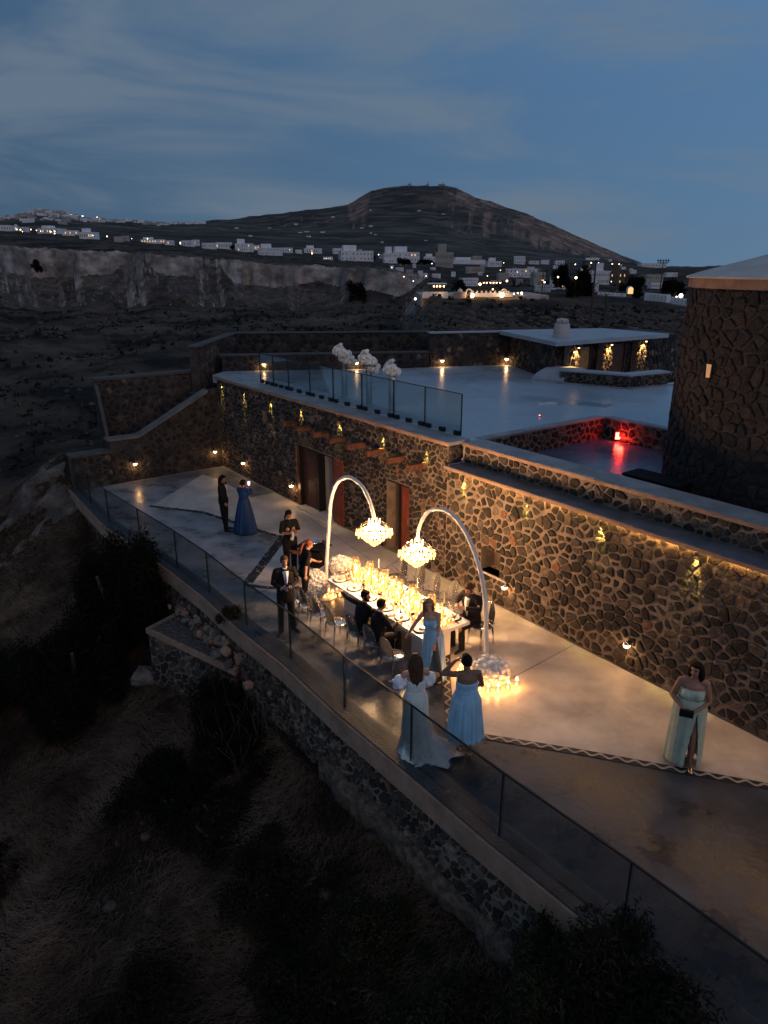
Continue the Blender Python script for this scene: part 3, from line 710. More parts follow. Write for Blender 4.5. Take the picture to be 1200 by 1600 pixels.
for i, px in enumerate([797, 803, 809, 694, 745, 770, 815, 848, 872, 900, 851]):
    py = [460, 459, 458, 461, 457, 452, 458, 438, 433, 434, 441][i]
    far_light(px, py, RY + 4, .16 + .1 * (i % 3 == 0), 'bulb_warm', ordinal(sorted([797, 803, 809, 694, 745, 770, 815, 848, 872, 900, 851]).index(px) + 1) + ' small warm lantern from the left along the restaurant walk', 'small lanterns by the restaurant walk')
# glowing arch, balustrades, poles, cypress masses to the right
t = thing('garden_arch', 'glowing whitewashed arch shrine lit from inside between dark trees', 'shrine', rp(983.5, 459, 190), 0)
b = B(); w_ = 5.3 / F_PX * 190
b.lathe([(w_, 0), (w_, 1.0)] + [(w_ * math.cos(k), 1.0 + w_ * .95 * math.sin(k)) for k in np.linspace(.15, 1.5, 6)], (0, 0, 0), 14); b.obj('dome', 'whitewash', t, smooth=True)
b = B(); b.lathe([(w_ * .8, 0), (w_ * .8, 1.0)] + [(w_ * .8 * math.cos(k), 1.0 + w_ * .75 * math.sin(k)) for k in np.linspace(.2, 1.5, 5)], (0, -.35, 0), 14); b.obj('lit_niche', 'window_amber', t, smooth=True)
def balustrade(px0, py0, px1, py1, Y, hpx, label):
    a, c = rp(px0, py0, Y), rp(px1, py1, Y - 6)
    t = thing('balustrade', label, 'balustrade', a, 0, 'white balustrades above the rocky bank'); d = c - a; n = 6
    b = B(); b.tube([(0, 0, 0), d], .22, 4); b.obj('lower_rail', 'whitewash', t)
    hh = Vector((0, 0, hpx / F_PX * Y)); b = B(); b.tube([hh, d + hh], .2, 4); b.obj('upper_rail', 'whitewash', t)
    pm = B(); pm.box((0, 0, hh.z * .5), (.75, .6, hh.z * 1.35)); pm = pm.mesh('pillar', 'whitewash')
    for k in range(n + 1): link('pillar', pm, t, d * (k / n))
balustrade(1010, 468, 1043, 471, 150, 8, 'tall white balustrade with pillars right of the glowing arch')
balustrade(1043, 472, 1074, 477, 146, 7, 'white balustrade running on behind the round tower')
balustrade(936, 460, 975, 463, 180, 3, 'low white wall rail under the balcony house')
far_light(1064, 462, 148, .42, 'bulb_white', 'large white globe lamp behind the balustrade by the tower', None)
far_light(1057, 464, 148, .16, 'bulb_white', 'small white globe lamp left of the large one by the balustrade', None)
far_light(1028, 465, 147, .13, 'bulb_white', 'small white lamp in the middle of the tall balustrade', None)
def pole(px, py0, py1, Y, label, cross=False, head=False):
    a = rp(px, py1, Y); h = (py1 - py0) / F_PX * Y
    t = thing('utility_pole', label, 'pole', a - Vector((0, 0, .5)), 0)
    b = B(); b.tube([(0, 0, 0), (0, 0, h + .5)], [.13, .08], 6); b.obj('post', 'bark' if not head else 'dark_timber', t)
    if cross:
        for k, z_ in enumerate((h * .98, h * .92)):
            b = B(); b.box((0, 0, z_ + .4), (2.4 - .5 * k, .16, .16)); b.obj('crossarm', 'black_metal', t)
            for j in (-1, -.5, .5, 1):
                i_ = B(); i_.lathe([(.07, 0), (.1, .12), (.05, .3)], (j * 1.05, 0, z_ + .45), 6); i_.obj('insulator', 'black_metal', t)
    if head:
        b = B(); b.box((-.4, 0, h + .5), (1.3, .4, .22)); b.obj('lamp_head', 'whitewash', t)
pole(1030, 411, 462, 150, 'wooden utility pole with two crossarms against the sky near the tower', cross=True)
pole(923, 413, 500, 75, 'tall lamp post with an unlit wide head above the rocky bank', head=True)
pole(943, 463, 508, 70, 'short bare wooden pole right of the tall lamp post')
pole(847, 424, 452, 165, 'thin utility pole in the middle of the village', cross=True)

# ------------------------------------------------------------------ foliage generator
def leaf_cloud(n, blobs, size, flat=0.3, seed=0, aspect=1.6):
    g = np.random.default_rng(seed); w = np.array([b[3] * b[4] * b[5] for b in blobs]) ** .66; w = w / w.sum()
    k = g.choice(len(blobs), n, p=w); bl = np.array([b[:6] for b in blobs])
    d = g.normal(size=(n, 3)); d /= np.linalg.norm(d, axis=1)[:, None]
    r = g.random(n) ** .28
    c = bl[k, :3] + d * r[:, None] * bl[k, 3:6] * (1 + .16 * g.normal(size=n))[:, None]
    a = g.normal(size=(n, 3)); a /= np.linalg.norm(a, axis=1)[:, None]
    b_ = np.cross(a, g.normal(size=(n, 3))); b_ /= np.linalg.norm(b_, axis=1)[:, None]
    s = size * g.uniform(.5, 1.3, n)[:, None]
    v = np.stack([c - a * s * aspect, c - b_ * s * .5, c + a * s * aspect, c + b_ * s * .5], 1).reshape(-1, 3)
    return v, np.arange(4 * n).reshape(-1, 4)
def bush(name, label, loc, R, n, size, matn, nb=9, seed=1, cat='shrub', group=None, stem=.1, jag=.5, aspect=1.6, flat=1.0):
    r = random.Random(seed); blobs = []
    for i in range(nb):
        a = r.uniform(0, 6.28); q = math.sqrt(r.random()) * .92; zz = r.uniform(.15, .85) * (1.1 - .35 * q)
        k = r.uniform(.14, .20 + jag * .45)
        blobs.append((R[0] * q * math.cos(a), R[1] * q * math.sin(a), R[2] * zz * flat, R[0] * k, R[1] * k, R[2] * k * .8))
    blobs.append((0, 0, R[2] * .45, R[0] * .6, R[1] * .6, R[2] * .42))
    t = thing(name, label, cat, loc, 0, group)
    v, f = leaf_cloud(n, blobs, size, seed=seed, aspect=aspect)
    link('foliage', nmesh('foliage', v, f, [matn]), t)
    b = B()
    for i in range(5):
        a = r.uniform(0, 6.28); b.tube([(0, 0, -.4), (R[0] * .2 * math.cos(a), R[1] * .2 * math.sin(a), R[2] * .3), (R[0] * .5 * math.cos(a), R[1] * .5 * math.sin(a), R[2] * .75)], [stem, stem * .7, stem * .3], 6)
    b.obj('stems', 'bark', t)
    return t
# dark trees in the village (crowns of many leaves, each with its trunk)
def far_tree(px, py0, py1, wpx, Y, label, seed, mt='pine_needles'):
    p = rp(px, py1, Y); h = (py1 - py0) / F_PX * Y; w = wpx / F_PX * Y
    t = bush('dark_tree', label, (p.x, p.y, p.z - .3), (w / 2, w / 2, h), 2600, .022 * h + .12, mt, nb=12, seed=seed, cat='tree', group='dark trees in the village', stem=.22, jag=.35)
    return t
for i, a in enumerate([(907, 415, 463, 36, 185, 'largest dark tree mass left of the balcony house'), (876, 410, 446, 32, 200, 'dark tree left of the largest mass behind the lanterns'),
          (988, 429, 457, 38, 196, 'broad dark tree behind the glowing arch'), (1050, 433, 458, 36, 180, 'dark tree behind the tall balustrade'), (997, 452, 463, 17, 178, 'low round bush right of the glowing arch'),
          (895, 436, 461, 26, 180, 'low dark bush joined under the largest tree mass'), (717, 436, 456, 22, 182, 'dark round tree behind the restaurant canopy'), (560, 436, 470, 38, 320, 'lone dark tree standing before the pale quarry face'),
          (58, 404, 424, 16, 330, 'small dark bush clinging to the left end of the quarry face'), (632, 402, 412, 26, 300, 'hedge of dark trees beneath the long white villa'), (664, 404, 411, 22, 300, 'dark trees between the villa and the beige block'),
          (583, 397, 406, 7, 600, 'small dark tree at the right corner of the largest white block'), (420, 384, 392, 9, 560, 'dark tree beside the stepped white compound'), (363, 382, 389, 6, 560, 'palm like dark tree by the white house with arches')]):
    far_tree(*a, seed=40 + i)
# scattered low scrub on the ravine and the rocky bank: one uncountable mass
def scrub_far():
    g = np.random.default_rng(5); n = 3600
    px = g.uniform(-40, 1100, n); Y = np.exp(g.uniform(math.log(45), math.log(320), n)); X = (px - 600) / 1174 * Y
    k = fbm(X * .05, Y * .05, 3) > -.1; X, Y = X[k], Y[k]; Z = zfar(X, Y); n = len(X)
    m = 7; r = g.uniform(.15, .6, n) * np.clip(Y / 110, .5, 1.6)
    c = np.repeat(np.stack([X, Y, Z + r * .3], 1), m, 0) + g.normal(size=(n * m, 3)) * np.repeat(r, m)[:, None] * [.5, .5, .3]
    a = g.normal(size=(n * m, 3)); a /= np.linalg.norm(a, axis=1)[:, None]; b_ = np.cross(a, g.normal(size=(n * m, 3))); b_ /= np.linalg.norm(b_, axis=1)[:, None]
    s = np.repeat(r, m)[:, None] * .55
    v = np.stack([c - a * s, c - b_ * s * .7, c + a * s, c + b_ * s * .7], 1).reshape(-1, 3)
    tag(link('scrub', nmesh('scrub', v, np.arange(4 * n * m).reshape(-1, 4), ['dark_scrub'])), kind='stuff')
scrub_far()
# loose rocks on the bank behind the deck and in the ravine
def rock_mesh(seed, r=1.0):
    g = random.Random(seed); b = B(); b.sph((0, 0, 0), (r, r * .8, r * .65), 8, 5)
    b.v = [tuple(np.array(q) * (1 + g.uniform(-.22, .22))) for q in b.v]
    return b
def rocks_far():
    g = np.random.default_rng(9); b = B(); V = []; Fc = []
    base = rock_mesh(3); bv = np.array(base.v); bf = np.array([f for f in base.f]); off = 0
    def put(X, Y, r, sink=.2):
        nonlocal off
        z = float(zfar(X, Y)); a = g.uniform(0, 6.28); q = bv * (r * g.uniform(.7, 1.3, 3)); ca, sa = math.cos(a), math.sin(a)
        q = np.stack([q[:, 0] * ca - q[:, 1] * sa, q[:, 0] * sa + q[:, 1] * ca, q[:, 2]], 1) * (1 + g.uniform(-.15, .15, (len(q), 1)))
        V.append(q + [X, Y, z + r * sink]); Fc.append(bf + off); off += len(q)
    for i in range(1100):
        px = g.uniform(640, 1090); Y = g.uniform(84, 150); put((px - 600) / 1174 * Y, Y, g.uniform(.15, .6) * (2.4 if g.random() < .08 else 1), .05)
    for i in range(500):
        px = g.uniform(-20, 640); Y = math.exp(g.uniform(math.log(45), math.log(330))); put((px - 600) / 1174 * Y, Y, g.uniform(.12, .5) * max(.5, Y / 110), .02)
    tag(link('rocks', nmesh('rocks', np.concatenate(V), np.concatenate(Fc), ['far_rock'])), kind='stuff')
rocks_far()
# ------------------------------------------------------------------ masonry: every stone its own piece
def clip_poly(P, a, b, c):
    """keep a*u+b*v<=c"""
    o = []; n = len(P)
    for i in range(n):
        p, q = P[i], P[(i + 1) % n]; dp = a * p[0] + b * p[1] - c; dq = a * q[0] + b * q[1] - c
        if dp <= 0: o.append(p)
        if (dp < 0 < dq) or (dq < 0 < dp):
            t = dp / (dp - dq); o.append((p[0] + t * (q[0] - p[0]), p[1] + t * (q[1] - p[1])))
    return o
def area(P): return .5 * sum(P[i][0] * P[(i + 1) % len(P)][1] - P[(i + 1) % len(P)][0] * P[i][1] for i in range(len(P)))
CAMV = Vector((0, 0, CAM_H))
def masonry(parent, w, h, fmap, size, seed, holes=(), clips=(), gap=(.018, .045), proud=.03, limit=300, elong=1.25, mats=STONES, wts=STONE_W, skipmin=.25):
    r = random.Random(seed); sx = size * elong; sy = size; nx = int(w / sx) + 3; ny = int(h / sy) + 3; S = {}
    for j in range(-1, ny):
        for i in range(-1, nx):
            S[i, j] = ((i + .5 * (j % 2) + r.uniform(-.42, .42)) * sx, (j + r.uniform(-.42, .42)) * sy)
            if r.random() < .13 and (i + j) % 2: del S[i, j]
    res = []
    for (i, j), (x, y) in S.items():
        if not (-.5 * sx < x < w + .5 * sx and -.5 * sy < y < h + .5 * sy): continue
        P = [(x - sx, y - sy), (x + sx, y - sy), (x + sx, y + sy), (x - sx, y + sy)]; g = gap[0] + (gap[1] - gap[0]) * r.random() ** 1.6
        for dj in (-2, -1, 0, 1, 2):
            for di in (-2, -1, 0, 1, 2):
                q = S.get((i + di, j + dj))
                if q is None or (di == 0 and dj == 0): continue
                a, b = q[0] - x, q[1] - y; L = math.hypot(a, b)
                if L > 3.2 * sx: continue
                P = clip_poly(P, a / L, b / L, (a * (x + q[0]) / 2 + b * (y + q[1]) / 2) / L - g)
                if len(P) < 3: break
            if len(P) < 3: break
        if len(P) < 3: continue
        for (a, b, c) in [(-1, 0, -.01), (1, 0, w - .01), (0, -1, -.01), (0, 1, h - .01)] + list(clips):
            P = clip_poly(P, a, b, c)
            if len(P) < 3: break
        if len(P) < 3: continue
        ok = True
        for (u0, u1, v0, v1) in holes:
            bx0 = min(p[0] for p in P); bx1 = max(p[0] for p in P); by0 = min(p[1] for p in P); by1 = max(p[1] for p in P)
            if bx1 < u0 or bx0 > u1 or by1 < v0 or by0 > v1: continue
            best = max(((u0 - x, (1, 0, u0 - .01)), (x - u1, (-1, 0, -u1 - .01)), (v0 - y, (0, 1, v0 - .01)), (y - v1, (0, -1, -v1 - .01))), key=lambda k: k[0])
            if best[0] < -sx * .45: ok = False; break
            P = clip_poly(P, *best[1])
            if len(P) < 3: ok = False; break
        if not ok or area(P) < skipmin * .35 * sx * sy: continue
        cx = sum(p[0] for p in P) / len(P); cy_ = sum(p[1] for p in P) / len(P)
        Q = []                                        # one round of corner cutting, drop slivers
        n = len(P)
        for k in range(n):
            p, q = P[k], P[(k + 1) % n]
            if math.hypot(q[0] - p[0], q[1] - p[1]) < .02: continue
            Q += [(p[0] * .84 + q[0] * .16, p[1] * .84 + q[1] * .16), (p[0] * .16 + q[0] * .84, p[1] * .16 + q[1] * .84)]
        if len(Q) < 6: continue
        pr = proud * r.uniform(.5, 1.35); n = len(Q); sh = r.uniform(.80, .9)
        V = [fmap(p[0], p[1], -.012) for p in Q]
        j_ = [r.uniform(.88, 1.05) for _ in Q]; Q = [(cx + (p[0] - cx) * j_[k], cy_ + (p[1] - cy_) * j_[k]) for k, p in enumerate(Q)]
        V += [fmap(cx + (p[0] - cx) * .97, cy_ + (p[1] - cy_) * .97, pr * r.uniform(.5, .85)) for p in Q]
        V += [fmap(cx + (p[0] - cx) * sh, cy_ + (p[1] - cy_) * sh, pr * r.uniform(.85, 1.1)) for p in Q]
        tx, ty = r.uniform(-.12, .12) * pr / size, r.uniform(-.12, .12) * pr / size
        V.append(fmap(cx, cy_, pr * 1.08))
        Fc = [(k, (k + 1) % n, n + (k + 1) % n, n + k) for k in range(n)] + [(n + k, n + (k + 1) % n, 2 * n + (k + 1) % n, 2 * n + k) for k in range(n)] + [(2 * n + k, 2 * n + (k + 1) % n, 3 * n) for k in range(n)]
        c = Vector(V[-1]); res.append((area(P) / max(1, (c - CAMV).length_squared), V, Fc, r.choices(range(len(mats)), wts)[0]))
    res.sort(key=lambda k: -k[0])
    for _, V, Fc, m in res[:limit]: link('stone', nmesh('stone', V, Fc, [mats[m]]), parent)
    rest = res[limit:]
    if rest:
        b = B()
        for _, V, Fc, m in rest: b.add(V, Fc, m)
        tag(b.obj('small_stones', mats, parent), kind='stuff')
def core(parent, s0, s1, z0, z1, n0, n1, holes, m='mortar', name='mortar_bed'):
    b = B(); S = sorted({s0, s1, *[k for hh in holes for k in hh[:2]]}); Z = sorted({z0, z1, *[k for hh in holes for k in hh[2:]]})
    for i in range(len(S) - 1):
        for j in range(len(Z) - 1):
            cs, cz = (S[i] + S[i + 1]) / 2, (Z[j] + Z[j + 1]) / 2
            if any(a < cs < c and d < cz < e for a, c, d, e in holes): continue
            b.wbox(S[i], S[i + 1], n0, n1, Z[j], Z[j + 1])
    return b.obj(name, m, parent)
def seg_wall(label, P, Q, z0, z1, thick=.4, size=.22, seed=1, side=1, coping=.06, cm='coping_cement', group=None, limit=300, over=.05, z1b=None, top=True, mm='mortar', cat='wall', proud=.03, mats=STONES, name='stone_wall', gap=(.018, .045), clips=None, wts=STONE_W):
    """straight wall P->Q, masonry on the side to the right (side=1) of the walking direction; z1b: height at Q"""
    P = Vector((P[0], P[1])); Q = Vector((Q[0], Q[1])); d = (Q - P); L = d.length; d /= L; nn = Vector((d.y, -d.x)) * side
    z1b = z1 if z1b is None else z1b; t = thing(name, label, cat, (0, 0, 0), 0, group)
    b = B(); pl = [P, Q, Q - nn * thick, P - nn * thick]; b.quadbox(pl, z0, [z1 - coping, z1b - coping, z1b - coping, z1 - coping]); b.obj('mortar_bed', mm, t)
    if coping:
        b = B(); e = [P - d * over + nn * over, Q + d * over + nn * over, Q + d * over - nn * (thick + over), P - d * over - nn * (thick + over)]
        b.quadbox(e, [z1 - coping, z1b - coping, z1b - coping, z1 - coping], [z1, z1b, z1b, z1]); b.obj('coping', cm, t)
    H_ = max(z1, z1b) - z0 - coping
    cl = list(clips or [])
    if z1 != z1b: k = (z1b - z1) / L; cl.append((-k, 1, z1 - z0 - coping))
    masonry(t, L, H_, lambda u, v, dd: (P.x + d.x * u + nn.x * dd, P.y + d.y * u + nn.y * dd, z0 + v), size, seed, clips=cl, limit=limit, proud=proud, mats=mats, gap=gap, wts=wts)
    return t

# ------------------------------------------------------------------ banquet terrace
GL_ = [(-11.1, 24.4), (-9.8, 22.55), (-8.5, 20.68), (-6.95, 18.9), (-5.4, 17.1), (-4.23, 15.65), (-3.02, 13.98), (-1.87, 12.55), (-.70, 10.88), (.43, 9.4), (1.6, 7.85), (2.82, 6.34), (3.95, 4.85), (5.2, 3.3), (6.5, 1.6)]
def offs(P, d):
    o = []
    for i, p in enumerate(P):
        a = Vector(P[max(i - 1, 0)]); c = Vector(P[min(i + 1, len(P) - 1)]); t = (c - a).normalized(); n = Vector((t.y, -t.x))   # right of travel is terrace? flipped below
        o.append(Vector(p) + Vector((-n.x, -n.y)) * -d)
    return o
# outward (towards the ravine) is the left-down side: travel direction goes right-down, its right side is outward
OUTW = lambda d: offs(GL_, d)
inner = OUTW(-.20); outer = OUTW(.20)
fl = [W(-14.6, -.02), *[W(-14.6, 5.35)], *inner[0:], W(16, 3.0), W(16, -.02)]
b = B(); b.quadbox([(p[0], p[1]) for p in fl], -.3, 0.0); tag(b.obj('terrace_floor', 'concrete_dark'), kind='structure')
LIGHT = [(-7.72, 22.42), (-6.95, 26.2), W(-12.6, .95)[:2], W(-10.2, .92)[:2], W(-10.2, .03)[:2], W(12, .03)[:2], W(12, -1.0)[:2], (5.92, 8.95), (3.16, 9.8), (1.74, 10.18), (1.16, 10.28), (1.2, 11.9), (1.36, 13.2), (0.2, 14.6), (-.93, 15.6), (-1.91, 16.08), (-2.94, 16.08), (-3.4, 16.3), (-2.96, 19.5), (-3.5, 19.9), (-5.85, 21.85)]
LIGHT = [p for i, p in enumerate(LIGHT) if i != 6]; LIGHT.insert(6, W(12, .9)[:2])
b = B(); b.quadbox(LIGHT, -.02, .006); tag(b.obj('pale_paving', 'concrete_light'), kind='structure')
b = B(); b.quadbox([W(-14.5, .1), W(-14.5, 3.9), W(-13.95, 3.5), W(-13.6, .98), W(-12.6, .93), W(-10.2, .9), W(-10.2, .1)], -.02, .004); tag(b.obj('dark_paving_strip', 'ledge_slate'), kind='structure')
# wavy inlay borders
mat('inlay_black', (0.02, 0.018, 0.018), 0.6, bump=0.5, bscale=60); mat('inlay_cream', (0.42, 0.36, 0.29), 0.7, var=.15, vscale=20, bump=.4, bscale=50)
def inlay(P, width, label, wave=True, pebble=False):
    t = thing('paving_border', label, 'paving border'); P = [Vector((p[0], p[1])) for p in P]
    L = [0]
    for i in range(1, len(P)): L.append(L[-1] + (P[i] - P[i - 1]).length)
    def pt(s, o):
        i = 0
        while i < len(P) - 2 and s > L[i + 1]: i += 1
        d = (P[i + 1] - P[i]).normalized(); q = P[i] + d * (s - L[i]); return (q.x + d.y * o, q.y - d.x * o)
    n = int(L[-1] / .12); v = []; f = []
    for i in range(n + 1):
        s = L[-1] * i / n
        for o, z in ((-width / 2, .004), (-width / 2, .011), (width / 2, .011), (width / 2, .004)): v.append((*pt(s, o), z))
    for i in range(n):
        for k in range(3): f.append((i * 4 + k, i * 4 + k + 1, i * 4 + k + 5, i * 4 + k + 4))
    link('band', nmesh('band', v, f, ['inlay_black']), t)
    if wave:
        n = int(L[-1] / .03); v = []; f = []; hw = .022
        for i in range(n + 1):
            s = L[-1] * i / n; o = math.sin(s * 2 * math.pi / .27) * width * .27
            for k, z in ((-hw, .010), (-hw, .017), (hw, .017), (hw, .010)): v.append((*pt(s, o + k), z))
        for i in range(n):
            for k in range(3): f.append((i * 4 + k, i * 4 + k + 1, i * 4 + k + 5, i * 4 + k + 4))
        link('wave', nmesh('wave', v, f, ['inlay_cream']), t)
    if pebble:
        r = random.Random(3); b = B()
        for i in range(int(L[-1] * 28)):
            q = pt(r.uniform(0, L[-1]), r.uniform(-width / 2, width / 2)); k = r.uniform(.018, .035); b.sph((q[0], q[1], .012), (k, k, k * .6), 5, 3, r.choice([0, 0, 1]))
        tag(b.obj('pebbles', ['inlay_black', 'inlay_cream'], t), kind='stuff')
inlay([(1.30, 13.05), (1.2, 11.9), (1.14, 10.36)], .17, 'black and cream wavy inlay border running from the table to the sky blue dress')
inlay([(1.22, 10.2), (1.74, 10.1), (3.16, 9.72), (5.92, 8.88), (9.5, 8.0)], .15, 'black and cream wavy inlay border crossing in front of the mint green dress')
inlay([(-2.95, 19.55), (-3.42, 16.32)], .26, 'dark pebble border slanting behind the man in the suit', wave=False, pebble=True)
inlay([(-3.5, 16.2), (-2.9, 16.02), (-1.9, 16.0), (-.93, 15.5)], .12, 'dark pebble border running from the suited man to the table flowers', wave=False, pebble=True)
inlay([(-7.8, 22.4), (-5.85, 21.75), (-3.45, 19.8), (-3.0, 19.55)], .14, 'dark pebble border in front of the couple by the far wall', wave=False, pebble=True)
b = B()
for P_, Q_ in (((2.5, 11.95), W(3.05, .04)), (at(470, 800)[:2], at(600, 890)[:2]), (at(600, 890)[:2], at(632, 868)[:2]), (at(600, 892)[:2], at(555, 905)[:2])):
    P_ = Vector(P_[:2]); Q_ = Vector(Q_[:2]); d = (Q_ - P_).normalized() * .012; n_ = Vector((d.y, -d.x)); b.quadbox([P_ + n_, Q_ + n_, Q_ - n_, P_ - n_], .003, .0095)
tag(b.obj('paving_joint', 'coping_cement'), kind='structure')

# kerb, fascia, retaining wall
def strip(P, Q, z0, z1, name, m, parent=None):
    b = B(); n = len(P); v = [(p[0], p[1], z0) for p in P] + [(p[0], p[1], z1) for p in P] + [(q[0], q[1], z0) for q in Q] + [(q[0], q[1], z1) for q in Q]
    f = []
    for i in range(n - 1): f += [(i, i + 1, n + i + 1, n + i), (2 * n + i, 3 * n + i, 3 * n + i + 1, 2 * n + i + 1), (n + i, n + i + 1, 3 * n + i + 1, 3 * n + i), (i, 2 * n + i, 2 * n + i + 1, i + 1)]
    f += [(0, n, 3 * n, 2 * n), (n - 1, 3 * n - 1, 4 * n - 1, 2 * n - 1)]
    return b.add(v, f).obj(name, m, parent)
rw = thing('retaining_wall', 'stone retaining wall with tan plaster band and slate kerb carrying the terrace above the scrub', 'wall')
strip(inner, outer, -.28, .055, 'kerb', 'kerb_slate', rw)
strip(OUTW(.19), OUTW(.245), -.36, .03, 'plaster_band', 'tan_plaster', rw)
strip(OUTW(.0), OUTW(.17), -3.2, -.30, 'mortar_bed', 'mortar_pale', rw)
_ol = OUTW(.17); _L = [0]
for i in range(1, len(_ol)): _L.append(_L[-1] + (_ol[i] - _ol[i - 1]).length)
_OX = [p.x for p in _ol]; _OY = [p.y for p in _ol]
def omap(u, v, d):
    x = float(np.interp(u, _L, _OX)); y = float(np.interp(u, _L, _OY)); i = min(max(int(np.searchsorted(_L, u)) - 1, 0), len(_ol) - 2)
    t = (_ol[i + 1] - _ol[i]).normalized(); return (x - abs(t.y) * d, y - abs(t.x) * d, -2.6 + v)
masonry(rw, _L[-2], 2.25, omap, .13, 11, limit=300, proud=.035, gap=(.004, .045), wts=[12, 24, 18, 10, 20, 6, 4, 3])
# sloping mortar footing that clings to the wall foot
v = []; f = []; n = 420; gx = np.linspace(_L[8] - .5, _L[-2], n); r = random.Random(5)
for i, u in enumerate(gx):
    a = omap(u, 0, .02); zb = -1.24 - .07 * math.sin(u * 1.3) + float(.06 * fbm(u * 13, 1.7, 4)); q9 = float(.09 * fbm(u * 2.6, 3.1, 4))
    for k, (o, dz) in enumerate(((0, 0.02), (.05, .0), (.11 + q9, -.04 + float(.07 * fbm(u * 11, 8.1, 4))), (.16 + q9 * 1.5, -.17 + float(.16 * fbm(u * 4, 5.5, 4))), (.15 + q9, -.9))):
        q = omap(u, 0, o + .02); v.append((q[0], q[1], zb + dz))
for i in range(n - 1):
    for k in range(4): f.append((i * 5 + k, i * 5 + k + 1, i * 5 + k + 6, i * 5 + k + 5))
link('footing', nmesh('footing', v, f, ['footing_mortar'], smooth=False), rw)
b = B(); b.tube([at(px_, 1402 + (px_ - 752) * .70 + 3 * math.sin(px_ * .2), -1.55) for px_ in np.linspace(752, 815, 12)], .011, 6)
mat('blue_pipe', (0.01, 0.08, 0.28), 0.5); tag(b.obj('hose', 'blue_pipe', smooth=True), 'blue hose lying along the foot of the retaining wall', 'hose')

# pale eroded ridge at the far left corner
g_ = np.mgrid[-22:-12.2:.16, 5.25:12.5:.16]; S_, N_ = g_[0], g_[1]; X_ = O0[0] + DD[0] * S_ + NN[0] * N_; Y_ = O0[1] + DD[1] * S_ + NN[1] * N_
fade = np.clip((N_ - 5.2) / .4, 0, 1) * np.clip((S_ + 22) / 1.5, 0, 1) * np.clip((-12.2 - S_) / 2.2, 0, 1) * np.clip((12.5 - N_) / 2.5, 0, 1)
Z_ = znear(X_, Y_) - .35 + fade * (.55 * ridged(S_ * .9, N_ * .55, 5) + .12 * fbm(S_ * 4, N_ * 4, 3)); nr_, nc_ = Z_.shape; ix_ = np.arange(nr_ * nc_).reshape(nr_, nc_)
tag(link('rock_ridge', nmesh('rock_ridge', np.stack([X_, Y_, Z_], -1).reshape(-1, 3), np.stack([ix_[:-1, :-1], ix_[1:, :-1], ix_[1:, 1:], ix_[:-1, 1:]], -1).reshape(-1, 4), ['pale_outcrop'])), kind='structure')
# glass balustrades
def glass_rail(P, z0, h, label, gm, posts=True, rail=True, shoe=False, thick=.02):
    t = thing('glass_balustrade', label, 'balustrade')
    for i in range(len(P) - 1):
        a, c = Vector(P[i][:2]), Vector(P[i + 1][:2]); d = (c - a).normalized(); n_ = Vector((d.y, -d.x)) * thick / 2; a2 = a + d * .012; c2 = c - d * .012
        b = B(); b.quadbox([a2 + n_, c2 + n_, c2 - n_, a2 - n_], z0, z0 + h); b.obj('glass_panel', gm, t)
        if rail:
            b = B(); n2 = n_ * 1.5; b.quadbox([a + n2, c + n2, c - n2, a - n2], z0 + h + .002, z0 + h + .018); b.obj('top_rail', 'glass_edge', t)
        if shoe:
            m_ = (a + c) / 2
            for q in (a + d * .14, m_, c - d * .14):
                b = B(); b.box((q.x, q.y, z0 + .045), (.19, .075, .115), math.atan2(d.y, d.x)); b.obj('clamp', 'black_metal', t)
    for i, p in enumerate(P):
        if posts and i > 0 or shoe:
            j = max(i - 1, 0) if i else 0; a, c = Vector(P[max(0, i - 1)][:2]), Vector(P[min(i + 1, len(P) - 1)][:2]); d = (c - a).normalized()
            b = B(); b.box((p[0], p[1], z0 + h / 2), (.016, thick * 1.6, h), math.atan2(d.y, d.x)); b.obj('panel_edge', 'glass_edge', t)
    return t
glass_rail(GL_, .055, 1.04, 'long glass balustrade with thin dark rail along the outer edge of the banquet terrace', 'balustrade_glass')
UP = [W(s, -.655) for s in (-14.0, -12.7, -11.42, -10.14, -8.72, -7.3, -5.74, -4.06, -2.62 + .0, -1.42)]
UP = [W(s, -.655) for s in (-14.2, -12.9, -11.5, -10.12, -8.75, -7.32, -5.74, -4.05, -2.9 + .45, -1.42)]
UP = [W(s, -.655) for s in (-12.2, -11.2, -10.12, -8.7, -7.3, -5.74, -4.2, -2.85, -1.44)]
glass_rail(UP, 3.565, 1.02, 'tinted glass balustrade with black clamps along the upper deck edge', 'glass_upper', rail=True, shoe=True)

